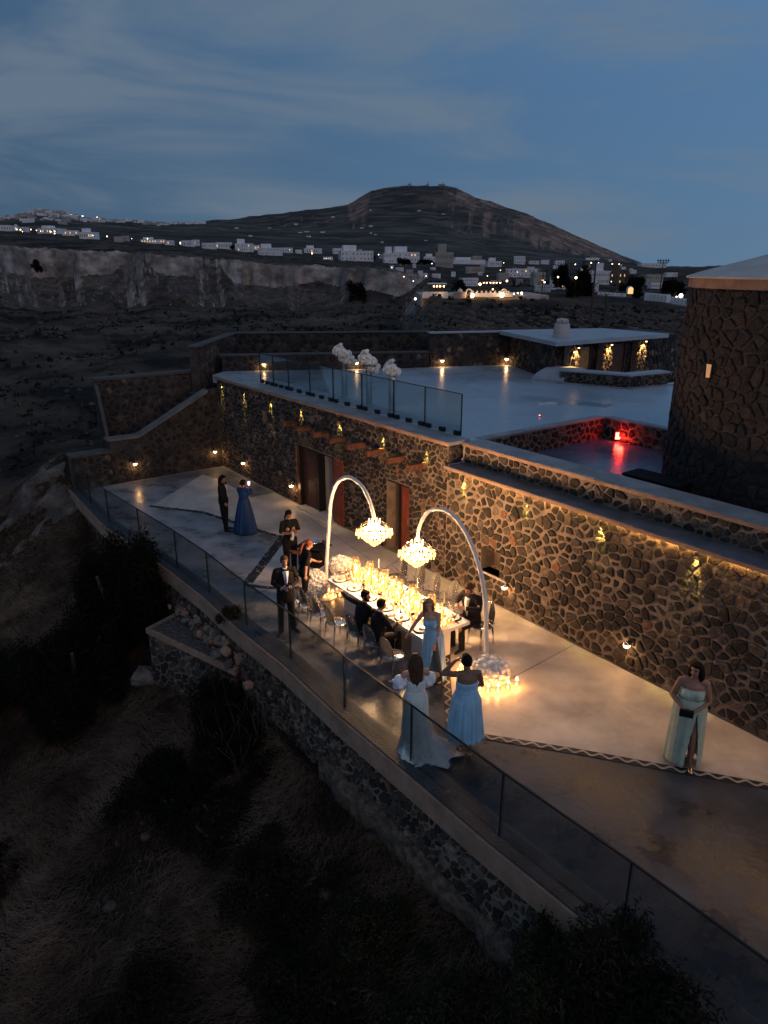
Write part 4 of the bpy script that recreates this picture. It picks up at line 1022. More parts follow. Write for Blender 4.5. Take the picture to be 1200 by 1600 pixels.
# ------------------------------------------------------------------ main stone wall
H1 = [(-8.62, -6.28, 0, 2.08), (-3.62, -2.62, 0, 2.06), (-10.86, -10.24, 2.39, 2.79)]
H2 = [(.12, .76, .69, 1.28)]
mw = thing('stone_wall', 'long high volcanic stone wall with doors and timber beams behind the banquet table', 'wall')
core(mw, -14.6, -1.15, -.1, 3.47, -.5, 0, H1)
masonry(mw, 13.4, 3.42, lambda u, v, d: tuple(W(-14.55 + u, d, .03 + v)), .15, 3, holes=[(a + 14.55, c + 14.55, d_, e_) for a, c, d_, e_ in H1], limit=300, gap=(.006, .036), proud=.03)
b = B(); b.wbox(-14.7, -1.06, .07, -.62, 3.47, 3.56); b.obj('coping', 'coping_cement', mw)
b = B(); b.wbox(-14.7, -1.06, .07, .085, 3.465, 3.545); b.obj('coping_edge', 'tan_plaster', mw)
def door_leaf(parent, s0, s1, n0, n1, z1, m, panels=True):
    b = B(); b.wbox(s0, s1, n0, n1, .03, z1); lf = b.obj('door', m, parent); w = s1 - s0
    if panels:
        for z_ in ((.15, z1 * .48), (z1 * .52, z1 - .12)):
            b = B(); b.wbox(s0 + w * .18, s1 - w * .18, n1, n1 + .012, z_[0], z_[1]); b.obj('panel', m, lf)
    b = B(); b.tube([W(s1 - w * .1, n1 + .035, 1.0), W(s1 - w * .1, n1 + .035, 1.16)], .012, 6); b.obj('handle', 'chrome', lf)
    return lf
b = B(); b.wbox(-8.62, -6.28, -.5, -.46, 0, 2.08); b.wbox(-3.62, -2.62, -.5, -.46, 0, 2.06); b.wbox(-10.86, -10.24, -.5, -.46, 2.39, 2.79); b.obj('recess_back', 'brown_wall', mw)
door_leaf(mw, -8.60, -8.42, -.10, -.02, 2.06, 'rust_door', False)
door_leaf(mw, -8.38, -7.42, -.20, -.12, 2.06, 'dark_timber')
b = B()
n_ = 26
for k in range(n_):
    s0 = -7.36 + .98 * k / n_; b.wbox(s0, s0 + .98 / n_ * 1.02, -.36 - .03 * (k % 2), -.33 - .03 * (k % 2), .02, 2.05)
b.obj('curtain', 'pale_curtain', mw)
b = B(); b.wbox(-6.38, -6.30, -.4, .02, .02, 2.07); b.wbox(-7.42, -7.36, -.4, -.08, .02, 2.07); b.wbox(-8.42, -8.38, -.24, .01, .02, 2.07); b.wbox(-8.62, -6.28, -.3, -.02, 2.03, 2.08); b.obj('door_frame', 'black_metal', mw)
door_leaf(mw, -6.27, -5.74, .02, .07, 2.06, 'rust_door')
b = B(); b.wbox(-8.3, -6.1, -.3, .24, .004, .05); b.obj('sill', 'pale_plaster', mw)
b = B(); b.wbox(-3.09, -3.02, -.24, .005, .01, 2.05); b.wbox(-3.62, -2.62, -.24, -.02, 2.0, 2.06); b.obj('door_frame', 'black_metal', mw)
door_leaf(mw, -3.01, -2.64, -.12, -.04, 2.0, 'rust_door')
b = B(); b.wbox(-3.62, -3.1, -.4, -.3, .01, 2.0); b.obj('side_panel', 'brown_wall', mw)
# timber beams
for s in (-8.46, -7.55, -6.58, -5.66, -4.73, -3.79, -2.88, -2.0):
    b = B(); b.box((0, .24, 0), (.13, .66, .15), 0); o = b.obj('timber_beam', 'beam_timber', mw, loc=W(s, 0, 2.80)); o.rotation_euler = (0, 0, math.atan2(NN[1], NN[0]) - math.pi / 2)

# right part of the wall under the ledge
mr = thing('stone_wall', 'stone wall under the slate ledge, washed by a warm light strip, right of the doors', 'wall')
core(mr, -1.149, 9.5, -.1, 2.915, -.5, 0, H2)
masonry(mr, 10.55, 2.88, lambda u, v, d: tuple(W(-1.12 + u, d, .03 + v)), .185, 4, holes=[(a + 1.12, c + 1.12, d_ - .03, e_ - .03) for a, c, d_, e_ in H2], limit=300, gap=(.008, .05), proud=.036)
b = B(); b.wbox(.12, .76, -.5, -.45, .69, 1.28); b.obj('recess_back', 'brown_wall', mr)
b = B(); b.wbox(.05, 1.02, -.3, .05, .655, .69); b.obj('sill', 'pale_plaster', mr)
b = B(); b.wbox(-1.148, 9.5, .13, -.42, 2.92, 3.0); b.obj('ledge', 'ledge_slate', mr)
b = B(); b.wbox(-1.148, 9.5, .13, .142, 2.915, 2.985); b.obj('ledge_edge', 'tan_plaster', mr)
b = B(); b.wbox(-.7, 9.2, .085, .05, 2.905, 2.917); mat('led_strip', (1, .7, .4), .5, emit=(1.0, .50, .13), es=42); MATS['led_strip'].cycles.emission_sampling = 'AUTO'; b.obj('light_strip', 'led_strip', mr)
# set back parapet above the ledge
pb = thing('stone_wall', 'low parapet wall with broad pale coping set back above the slate ledge', 'wall')
b = B(); b.wbox(-1.148, 9.5, -.42, -.98, 2.5, 3.43); b.obj('mortar_bed', 'mortar', pb)
b = B(); b.wbox(-1.05, 9.5, -.37, -1.02, 3.43, 3.51); b.obj('coping', 'coping_cement', pb)
b = B(); b.wbox(-1.05, 9.5, -.355, -.37, 3.425, 3.495); b.obj('coping_edge', 'tan_plaster', pb)
masonry(pb, 10.6, .40, lambda u, v, d: tuple(W(-1.1 + u, -.42 + d, 3.02 + v)), .17, 5, limit=300, gap=(.014, .035), elong=1.35)
# step between the two heights
st = thing('stone_wall', 'short stepped stone return where the high wall drops to the slate ledge', 'wall')
b = B(); b.wbox(-1.146, -1.10, -.0, -.42, 2.99, 3.465); b.obj('mortar_bed', 'mortar_dark', st)
masonry(st, .40, .45, lambda u, v, d: tuple(W(-1.10 + d, -.01 - u, 3.0 + v)), .15, 6, limit=60)
b = B(); b.tube([W(-1.0, -.38, 3.0), W(-1.0, -.38, 3.42)], .014, 6); b.tube([W(-1.0, -.38, 3.05), W(-1.02, -.2, 3.02), W(-1.08, .05, 3.02), W(-1.0, .1, 3.012)], .01, 5); b.sph(W(-1.0, -.34, 3.1), .04, 8, 6)
tag(b.obj('conduit', 'pale_plaster'), 'white conduit and cable in the corner above the slate ledge', 'conduit')
# wall washing downlights
def downlight(s, z, label, k=1.0):
    t = thing('wall_downlight', label, 'wall lamp', W(s, 0, z), 0, 'small yellow downlights under the wall top')
    dv = Vector((NN[0], NN[1], 0))
    b = B(); b.lathe([(.0, .05), (.028, .05), (.03, -.03), (.024, -.035)], dv * .07, 10); b.obj('housing', 'black_metal', t)
    b = B(); b.box(dv * .02 + Vector((0, 0, .03)), (.03, .06, .02), math.atan2(NN[1], NN[0])); b.obj('bracket', 'black_metal', t)
    b = B(); b.lathe([(0, -.034), (.023, -.034)], dv * .07, 10); b.obj('bulb', 'bulb_yellow', t)
    # the beam grazes the stones
    l = lamp('lamp_light', 'SPOT', dv * .075 + Vector((0, 0, -.04)), 75 * k, (1, .76, .17), t, size=.012, spot=math.radians(46), blend=.6)
    d = Vector((-NN[0] * .22, -NN[1] * .22, -1)).normalized(); l.rotation_euler = d.to_track_quat('-Z', 'Y').to_euler()
names = ['farthest small downlight near the corner with the stair wall', 'second small downlight from the far corner', 'small downlight just right of the little dark niche high on the wall', 'small downlight above the first timber beams',
         'small downlight above the third timber beam', 'small downlight above the sixth timber beam', 'small downlight above the last timber beam nearest the step',
         'small downlight under the left end of the slate ledge', 'small downlight under the ledge above the firebox niche', 'small downlight under the middle of the slate ledge', 'small downlight under the ledge nearest the right edge of the terrace']
for s, z, la, k in zip((-14.12, -12.21, -10.17, -8.15, -5.93, -3.76, -1.92, -.54, 1.46, 3.4, 5.39), (3.36, 3.34, 3.32, 3.34, 3.3, 3.3, 3.28, 2.84, 2.8, 2.82, 2.84), names, (1, 1.1, 1, .8, .8, 1, 1.1, 1.3, .9, 1.2, 1.3)): downlight(s, z, la, k)
# low half-globe lamps
def globe(pos, dv, label, power=9.0, r=.075, group='half globe lamps low on the stone walls'):
    dv = Vector((dv[0], dv[1], 0)).normalized(); t = thing('globe_lamp', label, 'wall lamp', pos, 0, group)
    b = B(); b.lathe([(r * math.sin(k), r * math.cos(k)) for k in np.linspace(.02, 1.45, 7)], dv * (r + .03), 14); b.obj('hood', 'chrome', t, smooth=True)
    b = B(); b.lathe([(r * .92 * math.sin(k), r * .92 * math.cos(k)) for k in np.linspace(1.5, 3.1, 7)], dv * (r + .03), 14); b.obj('bulb', 'bulb_warm', t, smooth=True)
    b = B(); b.box(dv * .015, (.03, .06, .08), math.atan2(dv.y, dv.x)); b.obj('bracket', 'black_metal', t)
    lamp('lamp_light', 'POINT', dv * (r + .06) + Vector((0, 0, -r - .03)), power, (1, .52, .20), t, size=.04)
for s, la in ((-12.44, 'half globe lamp low on the wall behind the couple'), (-8.80, 'half globe lamp just left of the dark double door'), (1.06, 'half globe lamp right of the firebox niche sill'), (4.33, 'half globe lamp low on the wall left of the mint green dress')):
    globe(W(s, 0.03, .62), NN, la, 4.0)

# ------------------------------------------------------------------ stair wall at the far end
def nzmap(s): return lambda u, v, d: tuple(W(s + d, 4.25 - u, v))
sw = thing('stair_wall', 'dark stone wall with a pale coping rising like a stair rail at the far end of the terrace', 'wall')
b = B(); prof = [(4.25, 0), (4.25, 1.60), (3.2, 1.58), (.42, 2.98), (0.0, 3.08), (0.0, 0)]
def nzprism(b, prof, s0, s1):
    n = len(prof); v = [W(s0, p[0], p[1]) for p in prof] + [W(s1, p[0], p[1]) for p in prof]
    return b.add(v, [tuple(range(n)), tuple(range(n, 2 * n))[::-1]] + [(i, (i + 1) % n, n + (i + 1) % n, n + i) for i in range(n)])
nzprism(b, prof, -14.62, -15.0); b.obj('mortar_bed', 'mortar_dark', sw)
masonry(sw, 4.22, 3.1, nzmap(-14.62), .20, 7, clips=[(-.5, 1, 1.05), (0, 1, 3.0)] and [(-1.4 / 2.78, 1, 1.58 - 1.05 * 1.4 / 2.78)], limit=300, gap=(.02, .045), wts=[26, 12, 4, 30, 10, 1, 0, 0])
b = B(); nzprism(b, [(4.32, 1.60), (4.32, 1.69), (3.18, 1.67), (.40, 3.08), (.40, 2.985), (3.2, 1.585)], -14.56, -15.04); b.obj('coping', 'coping_stair', sw)
for n, la in ((3.48, 'half globe lamp at the left foot of the stair wall'), (.35, 'half globe lamp on the stair wall near the corner')): globe(W(-14.58, n, .68), DD, la, 4.0)
DW = [26, 12, 4, 30, 10, 1, 0, 0]
seg_wall('tall dark stone wall with a thin level coping behind the sloping stair rail', W(-16.0, 4.1), W(-16.0, -.2), -.2, 3.66, .4, .21, 8, side=1, coping=.09, mm='mortar_dark', cm='coping_dark', wts=DW)
seg_wall('outer end wall closing the stair at its left side', W(-16.1, 4.14), W(-15.0, 4.24), -.6, 3.62, .10, .21, 9, side=1, over=.01, coping=.04, z1b=1.66, mm='mortar_dark', cm='coping_dark', wts=DW, limit=120)
seg_wall('low stub wall at the far left corner where the glass balustrade begins', W(-14.62, 5.62), W(-14.62, 4.27), -.5, 1.27, .45, .19, 10, side=1, coping=.09, cm='coping_dark', mm='mortar_dark', wts=DW, limit=80)
seg_wall('dark wall climbing away from the stair to the upper terraces', (-7.25, 28.1), (-6.35, 31.4), 2.5, 4.62, .35, .22, 12, side=1, coping=.05, z1b=4.86, mm='mortar_dark', cm='coping_dark', wts=DW, limit=120)
b = B()
for k in range(9): b.wbox(-15.05 - .0, -15.95, 3.4 - .33 * k, 3.07 - .33 * k, -.2, 1.35 + .19 * k)
t = thing('stone_steps', 'flight of concrete steps climbing between the two dark walls', 'steps'); b.obj('steps', 'mortar_tower', t)

# ------------------------------------------------------------------ upper deck
dk = [W(-14.5, -.63), W(-1.02, -.63), W(-1.02, -5.72), W(16, -5.72), W(16, -18), W(-3.55, -18), W(-3.6, -12), W(-3.8, -10.8), W(-6.0, -9.8), (6.5, 29.95), (5.6, 31.4), (2.7, 31.1), (1.07, 30.2), (-6.5, 29.3), (-6.75, 28.2)]
b = B(); b.quadbox([(p[0], p[1]) for p in dk], 3.2, 3.5); tag(b.obj('upper_deck', 'deck_cement'), kind='structure')
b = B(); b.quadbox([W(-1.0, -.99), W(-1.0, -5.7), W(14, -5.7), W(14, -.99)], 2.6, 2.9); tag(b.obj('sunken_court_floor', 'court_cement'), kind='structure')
seg_wall('stone retaining side of the sunken court nearest the glass balustrade', W(-1.0, -5.69), W(-1.0, -1.0), 2.9, 3.515, .25, .17, 14, side=-1, coping=.05, over=.012, cm='coping_cement', limit=120)
seg_wall('stone back wall of the sunken court glowing red beside the lamp', W(-.98, -5.71), W(14, -5.71), 2.9, 3.512, .25, .20, 15, side=1, coping=.05, over=.012, cm='coping_cement', limit=160)
G_ = 'dark walls bounding the back of the deck'
seg_wall('long low dark wall along the back of the deck behind the white flowers', (-6.6, 29.28), (1.9, 30.45), 3.3, 4.16, .35, .22, 16, side=1, coping=.06, group=None, limit=200, mm='mortar_dark', cm='coping_dark', wts=DW)
seg_wall('higher dark wall rising behind the low back wall of the deck', (-6.6, 31.3), (2.2, 32.0), 3.3, 4.86, .35, .24, 17, side=1, coping=.06, limit=160, mm='mortar_dark', cm='coping_dark', wts=DW)
b = B(); b.quadbox([(-6.6, 29.6), (2.0, 30.8), (2.1, 32.1), (-6.6, 31.5)], 3.3, 4.02); tag(b.obj('planting_terrace', 'soil'), kind='structure')
seg_wall('wall with a thin pale coping at the back middle of the deck', (1.95, 30.6), (5.55, 31.35), 3.3, 4.93, .35, .22, 18, side=1, coping=.05, cm='roof_cement', limit=200, mm='mortar_dark')
for p_, la in ((at(413, 582, 3.5), 'low round lamp at the far left of the deck back wall'), (at(557, 577, 3.5), 'low round lamp between the two taller white flower stands'), (at(690, 573, 3.5), 'low round lamp in the middle of the deck back wall'), (at(790, 572, 3.5), 'low round lamp near the left side of the pool house')):
    Y = float(np.interp(p_.x, [-6.6, 1.9, 5.5], [29.28, 30.4, 31.3])) - .04
    if p_.x > 1.95: Y = 30.6 + (p_.x - 1.95) * .208 - .04
    globe(Vector((p_.x * Y / p_.y, Y, 3.78)), (.1, -1), la, 6.0, r=.085, group='low round lamps along the back wall of the deck')

# ------------------------------------------------------------------ pool house with flat roof
ph = thing('pool_house', 'low stone building with a flat pale roof and two timber doors on the upper deck', 'building')
b = B(); b.quadbox([W(-6.15, -9.5), W(-5.75, -15.9), (9.7, 32.6), (4.85, 31.5)], 4.80, 4.95); b.obj('roof', 'roof_cement', ph)
b = B(); b.quadbox([W(-6.7, -9.9), W(-6.6, -18), (12, 34), (5.45, 31.3)], 2.4, 4.8); b.obj('mortar_bed', 'mortar_dark', ph)
A_, B_ = Vector((5.44, 31.3)), W(-6.7, -9.9); d_ = Vector((B_.x - A_.x, B_.y - A_.y)); L_ = d_.length; d_ /= L_; n_ = Vector((d_.y, -d_.x))
masonry(ph, L_, 1.28, lambda u, v, dd: (A_.x + d_.x * u + n_.x * dd, A_.y + d_.y * u + n_.y * dd, 3.5 + v), .2, 20, limit=120, gap=(.02, .045))
fm = lambda u, v, dd: tuple(W(-6.68 + dd + .012 * u, -9.95 - u, 2.5 + v))
masonry(ph, 8.0, 2.28, fm, .2, 21, holes=[(1.2, 2.2, -1, 2.12), (3.1, 4.35, -1, 2.12)], limit=200, gap=(.02, .045))
for (n0, n1, mm_) in ((-11.2, -12.0, 'honey_door'), (-13.2, -14.2, 'dark_timber')):
    b = B(); b.wbox(-6.66, -6.60, n0, n1, 2.45, 4.6); dr = b.obj('door', mm_, ph)
    for z0_, z1_ in ((2.7, 3.5), (3.65, 4.45)):
        b = B(); b.wbox(-6.60, -6.58, n0 - .16, n1 + .16, z0_, z1_); b.obj('panel', mm_, dr)
    b = B(); b.wbox(-6.64, -6.55, n0 + .07, n0, 2.45, 4.66); b.wbox(-6.64, -6.55, n1, n1 - .07, 2.45, 4.66); b.obj('door_frame', 'dark_timber', ph)
for n0, pw, la in ((-10.75, 34, 'warm lamp lighting the left pier of the pool house'), (-12.72, 34, 'warm lamp lighting the middle pier between the doors'), (-14.95, 30, 'warm lamp lighting the right pier of the pool house')):
    b = B(); b.wbox(-6.55, -6.28, n0 + .3, n0 - .3, 2.45, 4.79); b.obj('pier', 'mortar', ph)
    masonry(ph, .6, 2.3, lambda u, v, dd, n0=n0: tuple(W(-6.28 + dd, n0 + .3 - u, 2.47 + v)), .16, int(-n0 * 10), limit=40, gap=(.02, .04), proud=.05)
    t = thing('pier_lamp', la, 'wall lamp', W(-6.12, n0, 4.7), 0, 'lamps on the piers of the pool house')
    b = B(); b.lathe([(0, .06), (.06, .05), (.07, -.02)], (0, 0, 0), 10); b.obj('housing', 'black_metal', t); b = B(); b.sph((0, 0, -.01), .045, 8, 6); b.obj('bulb', 'bulb_warm', t)
    l_ = lamp('lamp_light', 'SPOT', (0, 0, -.09), pw * 4.2, (1, .58, .18), t, size=.03, spot=math.radians(95), blend=.6); l_.rotation_euler = Vector((-DD[0] * .35, -DD[1] * .35, -1)).normalized().to_track_quat('-Z', 'Y').to_euler()
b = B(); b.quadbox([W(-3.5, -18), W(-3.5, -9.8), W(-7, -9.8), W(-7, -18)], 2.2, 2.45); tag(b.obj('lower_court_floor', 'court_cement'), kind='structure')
pl = thing('low_wall', 'low stone seat wall with a pale top in front of the pool house', 'wall')
pp = [Vector(W(-6.0, -9.62)[:2]), Vector(W(-3.66, -10.55)[:2]), Vector(W(-3.35, -12.4)[:2])]
for i, (P_, Q_) in enumerate(((pp[0], pp[1]), (pp[1], pp[2]))):
    d = (Q_ - P_).normalized(); n_ = Vector((d.y, -d.x)); n_ = n_ if n_.y < 0 else -n_
    b = B(); b.quadbox([P_, Q_, Q_ - n_ * .45, P_ - n_ * .45], 2.5, 3.92); b.obj('mortar_bed', 'mortar', pl)
    b = B(); b.quadbox([P_ + n_ * .04, Q_ + n_ * .04 + d * .04, Q_ - n_ * .5 + d * .04, P_ - n_ * .5], 3.92 + .001 * i, 3.98 + .002 * i); b.obj('coping', 'roof_cement', pl)
    masonry(pl, (Q_ - P_).length, .38, lambda u, v, dd, P_=P_, d=d, n_=n_: (P_.x + d.x * u + n_.x * dd, P_.y + d.y * u + n_.y * dd, 3.53 + v), .13, 30 + i, limit=100, gap=(.01, .02), elong=1.8)
    b = B(); b.quadbox([P_ + n_ * .22, Q_ + n_ * .22 + d * .2, Q_, P_], 3.5, 3.53 + .001 * i); b.obj('plinth', 'coping_cement', pl)
cs = thing('curved_canopy', 'smooth pale quarter round hood over the steps beside the seat wall', 'hood')
v = []; nn_ = 12
for k in range(nn_ + 1):
    a = k / nn_ * math.pi / 2; u_ = math.sin(a); h_ = .52 * (1 - (1 - u_) ** 2)
    for n1 in (0, 1):
        s_ = -7.05 + 1.15 * n1 + .25 * u_; n_ = -9.25 - 1.15 * (1 - math.cos(a)) ** 1.0 * .9 - .35 * n1
        for z_ in (3.48, 3.5 + .5 * math.sin(a)): v.append(W(s_, n_, z_))
f = []
for k in range(nn_):
    o = k * 4; f += [(o + 1, o + 3, o + 7, o + 5), (o + 2, o + 6, o + 7, o + 3), (o, o + 1, o + 5, o + 4)]
f.append((nn_ * 4, nn_ * 4 + 2, nn_ * 4 + 3, nn_ * 4 + 1)); link('hood', nmesh('hood', v, f, ['roof_cement']), cs)
ch = thing('chimney', 'squat beige plaster chimney pot with arched smoke holes on the flat roof', 'chimney', at(877, 527, 4.95))
b = B(); b.lathe([(.33, 0), (.335, .04), (.31, .3), (.28, .5), (.27, .52), (0, .52)], (0, 0, 0), 20); b.obj('pot', 'pale_plaster', ch, smooth=False)
for k in range(5):
    a = k * 2 * math.pi / 5 - 1.9; c_ = Vector((.19 * math.cos(a), .19 * math.sin(a), .52)); tn = Vector((-math.sin(a), math.cos(a), 0))
    b = B(); b.tube([c_ + tn * (.085 * math.cos(q)) + Vector((0, 0, .15 * math.sin(q))) for q in np.linspace(0, math.pi, 8)], .035, 6); b.obj('smoke_hole_arch', 'pale_plaster', ch, smooth=True)
b = B(); b.sph((0, 0, .6), (.2, .2, .12), 12, 8); b.obj('cap', 'pale_plaster', ch, smooth=True)
ht = B(); c_ = at(929, 632, 3.5); ht.box((c_.x, c_.y, 3.503), (.95, .62, .008), WANG + .3); mat('hatch_teal', (.10, .2, .2), .3); tag(ht.obj('floor_hatch', 'hatch_teal'), 'dark teal square hatch set flush in the pale deck', 'hatch')
bt = B(); c_ = at(855, 632, 3.5); bt.box((c_.x, c_.y, 3.52), (.6, .08, .04), .1); bt.box((c_.x + .1, c_.y + .02, 3.55), (.3, .05, .03), .1); tag(bt.obj('low_bench', 'white_paint'), 'thin white strip lying on the deck left of the teal hatch', 'strip')
c_ = at(843, 651, 3.5); t = thing('floor_light', 'tiny red light on the pale deck', 'light', c_); b = B(); b.lathe([(.045, 0), (.045, .02), (0, .03)], (0, 0, 0), 10); b.obj('rim', 'black_metal', t); b = B(); b.sph((0, 0, .035), .022, 8, 5); mat('bulb_pink', (1, .3, .2), .5, emit=(1, .18, .12), es=5); b.obj('bulb', 'bulb_pink', t)
# red floodlight in the court corner
c_ = at(968, 690, 2.9); t = thing('floodlight', 'red glowing floodlight on the floor in the corner of the sunken court', 'floodlight', c_, 0)
b = B(); b.box((0, .06, .16), (.30, .10, .24)); b.obj('housing', 'black_metal', t); b = B(); b.box((0, .0, .16), (.25, .016, .19)); b.obj('lit_face', 'bulb_red', t)
b = B(); b.tube([(-.19, .06, .0), (-.19, .06, .17), (.19, .06, .17), (.19, .06, 0)], .012, 5); b.obj('bracket', 'black_metal', t)
lamp('lamp_light', 'POINT', (.0, -.14, .2), 26, (1, .03, .015), t, size=.09)
lamp('lamp_light', 'POINT', (.1, .22, .32), 10, (1, .03, .015), t, size=.05)

# ------------------------------------------------------------------ round tower
TC = Vector((9.35, 14.62)); TR = 3.1
tw = thing('round_tower', 'big round dark stone tower with a pale low conical roof at the right edge', 'tower')
prof = [(TR + .06, 2.5), (TR + .03, 4.0), (TR, 6.0), (TR - .02, 7.14)]
b = B(); b.lathe(prof, (TC.x, TC.y, 0), 64); b.obj('mortar_bed', 'mortar_tower', tw)
b = B(); b.lathe([(TR - .02, 7.12), (TR + .035, 7.12), (TR + .035, 7.30), (0, 7.30)], (TC.x, TC.y, 0), 64); b.obj('plaster_band', 'tan_plaster', tw)
b = B(); b.lathe([(TR + .09, 7.30), (TR + .09, 7.34), (TR - .3, 7.46), (TR * .5, 7.80), (0, 8.12)], (TC.x, TC.y, 0), 64); b.obj('roof', 'pale_plaster', tw, smooth=False)
a0 = math.atan2(-TC.y, -TC.x) - 1.65
def tmap(u, v, d):
    a = a0 + u / TR; r_ = float(np.interp(2.92 + v, [2.5, 4, 6, 7.2], [TR + .06, TR + .03, TR, TR - .02])) + d; return (TC.x + r_ * math.cos(a), TC.y + r_ * math.sin(a), 2.92 + v)
mat('stone_tower_a', (0.034, 0.025, 0.022), .9, var=.45, vscale=9, bump=.9, bscale=30); mat('stone_tower_b', (0.022, 0.018, 0.017), .9, var=.35, vscale=9, bump=.9, bscale=30); mat('stone_tower_c', (0.05, 0.035, 0.029), .9, var=.35, vscale=9, bump=.9, bscale=30)
_q = tmap(1, 1, 0)
masonry(tw, 3.3 * TR, 4.18, tmap, .21, 23, limit=300, gap=(.006, .035), proud=.04, mats=['stone_tower_a', 'stone_tower_b', 'stone_tower_c'], wts=[5, 4, 2])
# little lit slot window on the tower
def tray(px, py):
    for k in np.linspace(8, 20, 600):
        u = (px - 600) / F_PX; v_ = (800 - py) / F_PX; q = Vector((u, CP + v_ * SP, -SP + v_ * CP)).normalized() * k + CAMV
        if (Vector((q.x, q.y)) - TC).length < TR + .03: return q
q = tray(1110, 580); rad = (Vector((q.x, q.y)) - TC).normalized()
t = thing('slot_window', 'small amber lit slot window in the dark tower', 'window', q); b = B(); tn = Vector((-rad.y, rad.x)); 
b.add([(tn.x * i * w_ + rad.x * d__, tn.y * i * w_ + rad.y * d__, z_) for d__ in (0.02, .05) for i, w_, z_ in ((-1, .05, -.12), (1, .05, -.12), (1, .075, .13), (-1, .075, .13))], [(0, 1, 2, 3), (4, 5, 6, 7), (0, 1, 5, 4), (1, 2, 6, 5), (2, 3, 7, 6), (3, 0, 4, 7)])
mat('slot_glow', (.5, .3, .15), .6, emit=(1, .5, .22), es=.32); b.obj('pane', 'slot_glow', t)
b = B(); b.tube([tuple(tn * .09 + rad * .05) + (-.14,), tuple(tn * .1 + rad * .05) + (.15,), tuple(-tn * .1 + rad * .05) + (.15,), tuple(-tn * .09 + rad * .05) + (-.14,)], .02, 5); b.obj('frame', 'stone_tower_b', t)
# covered black chest by the tower foot
t = thing('storage_chest', 'long black covered chest standing against the foot of the tower', 'chest', W(3.1, -2.0, 2.9), WANG)
b = B(); b.box((0.1, 0, .2), (1.25, .55, .40)); b.obj('body', 'black_cloth', t); b = B(); b.box((.1, 0, .425), (1.32, .62, .05)); b.obj('lid', 'black_cloth', t)

# ------------------------------------------------------------------ ruined stone pier under the terrace
ru = thing('ruined_pier', 'ruined square stone pier with a rough slab top jutting out below the terrace', 'pier')
rz = -1.0; P4 = [at(231, 982, rz), at(366, 1046, rz), at(398, 1005, rz), at(300, 946, rz)]
P4 = [Vector(p[:2]) for p in P4]
b = B(); b.quadbox(P4, -4.2, rz - .12); b.obj('mortar_bed', 'mortar', ru)
ctr = sum(P4, Vector((0, 0))) / 4
b = B(); b.quadbox([ctr + (p - ctr) * 1.04 for p in P4], rz - .14, rz); b.obj('slab', 'tan_plaster', ru)
b = B(); b.quadbox([ctr + (p - ctr) * .93 for p in P4], rz - .02, rz + .012); b.obj('slab_surface', 'slab_top', ru)
for (P_, Q_, sd) in ((P4[0], P4[1], 41), (P4[3], P4[0], 42)):
    d = (Q_ - P_); L_ = d.length; d /= L_; n_ = Vector((d.y, -d.x)); n_ = n_ if (P_ + n_ - ctr).length > (P_ - n_ - ctr).length else -n_
    masonry(ru, L_, 2.6, lambda u, v, dd, P_=P_, d=d, n_=n_: (P_.x + d.x * u + n_.x * dd, P_.y + d.y * u + n_.y * dd, rz - .14 - 2.6 + v), .16, sd, limit=120, gap=(.012, .03), elong=1.7)
# broken stones heaped on the slab and against the terrace wall
rbm = [rock_mesh(60 + k) for k in range(5)]; meshes = []
for k, q in enumerate(rbm): meshes.append(q.mesh('rubble_stone', ['rock_rubble', 'tan_plaster', 'stone_c'][k % 3]))
rh = thing('rubble_heap', 'heap of broken stones piled on the ruined pier against the terrace kerb', 'rubble')
r = random.Random(8)
for i in range(110):
    px = r.gauss(342, 26); py = 925 + (px - 290) * .72 + r.uniform(0, 46); z = -.95 + r.uniform(0, .3) * (1 if px > 320 else .4); p = at(px, py, z)
    s_, n__ = SN(p.x, p.y)
    if n__ < 5.35: p = W(s_, 5.38 + r.uniform(0, .3), z)
    k = r.choice([.05, .07, .09, .13, .17]); o = link('rubble_stone', meshes[r.randrange(5)], rh, p); o.scale = (k, k * r.uniform(.7, 1.2), k); o.rotation_euler = (r.uniform(0, 6), r.uniform(0, 6), r.uniform(0, 6))
grit = B()
for i in range(700):
    u, w_ = r.random(), r.random(); p = P4[0].lerp(P4[1], u).lerp(P4[3].lerp(P4[2], u), w_); k = r.uniform(.012, .035); grit.sph((p.x, p.y, rz + k * .3), (k, k * .8, k * .6), 5, 3, 0 if r.random() < .7 else 1)
tag(grit.obj('gravel', ['rock_rubble', 'stone_a'], rh), kind='stuff')
t = thing('boulder', 'pale angular boulder lying in the dry grass left of the ruined pier', 'boulder'); p = at(228, 1058, -2.6); q = rock_mesh(77, .42); q.obj('rock', 'rock_rubble', t, loc=p)
t = thing('boulder', 'white limestone block behind the stair wall at the far left', 'boulder'); p = atY(195, 578, 31); q = rock_mesh(78, 1.0); o = q.obj('rock', 'pale_plaster', t, loc=(-9.5, 31.5, 2.6)); o.scale = (1.8, 1, .5)
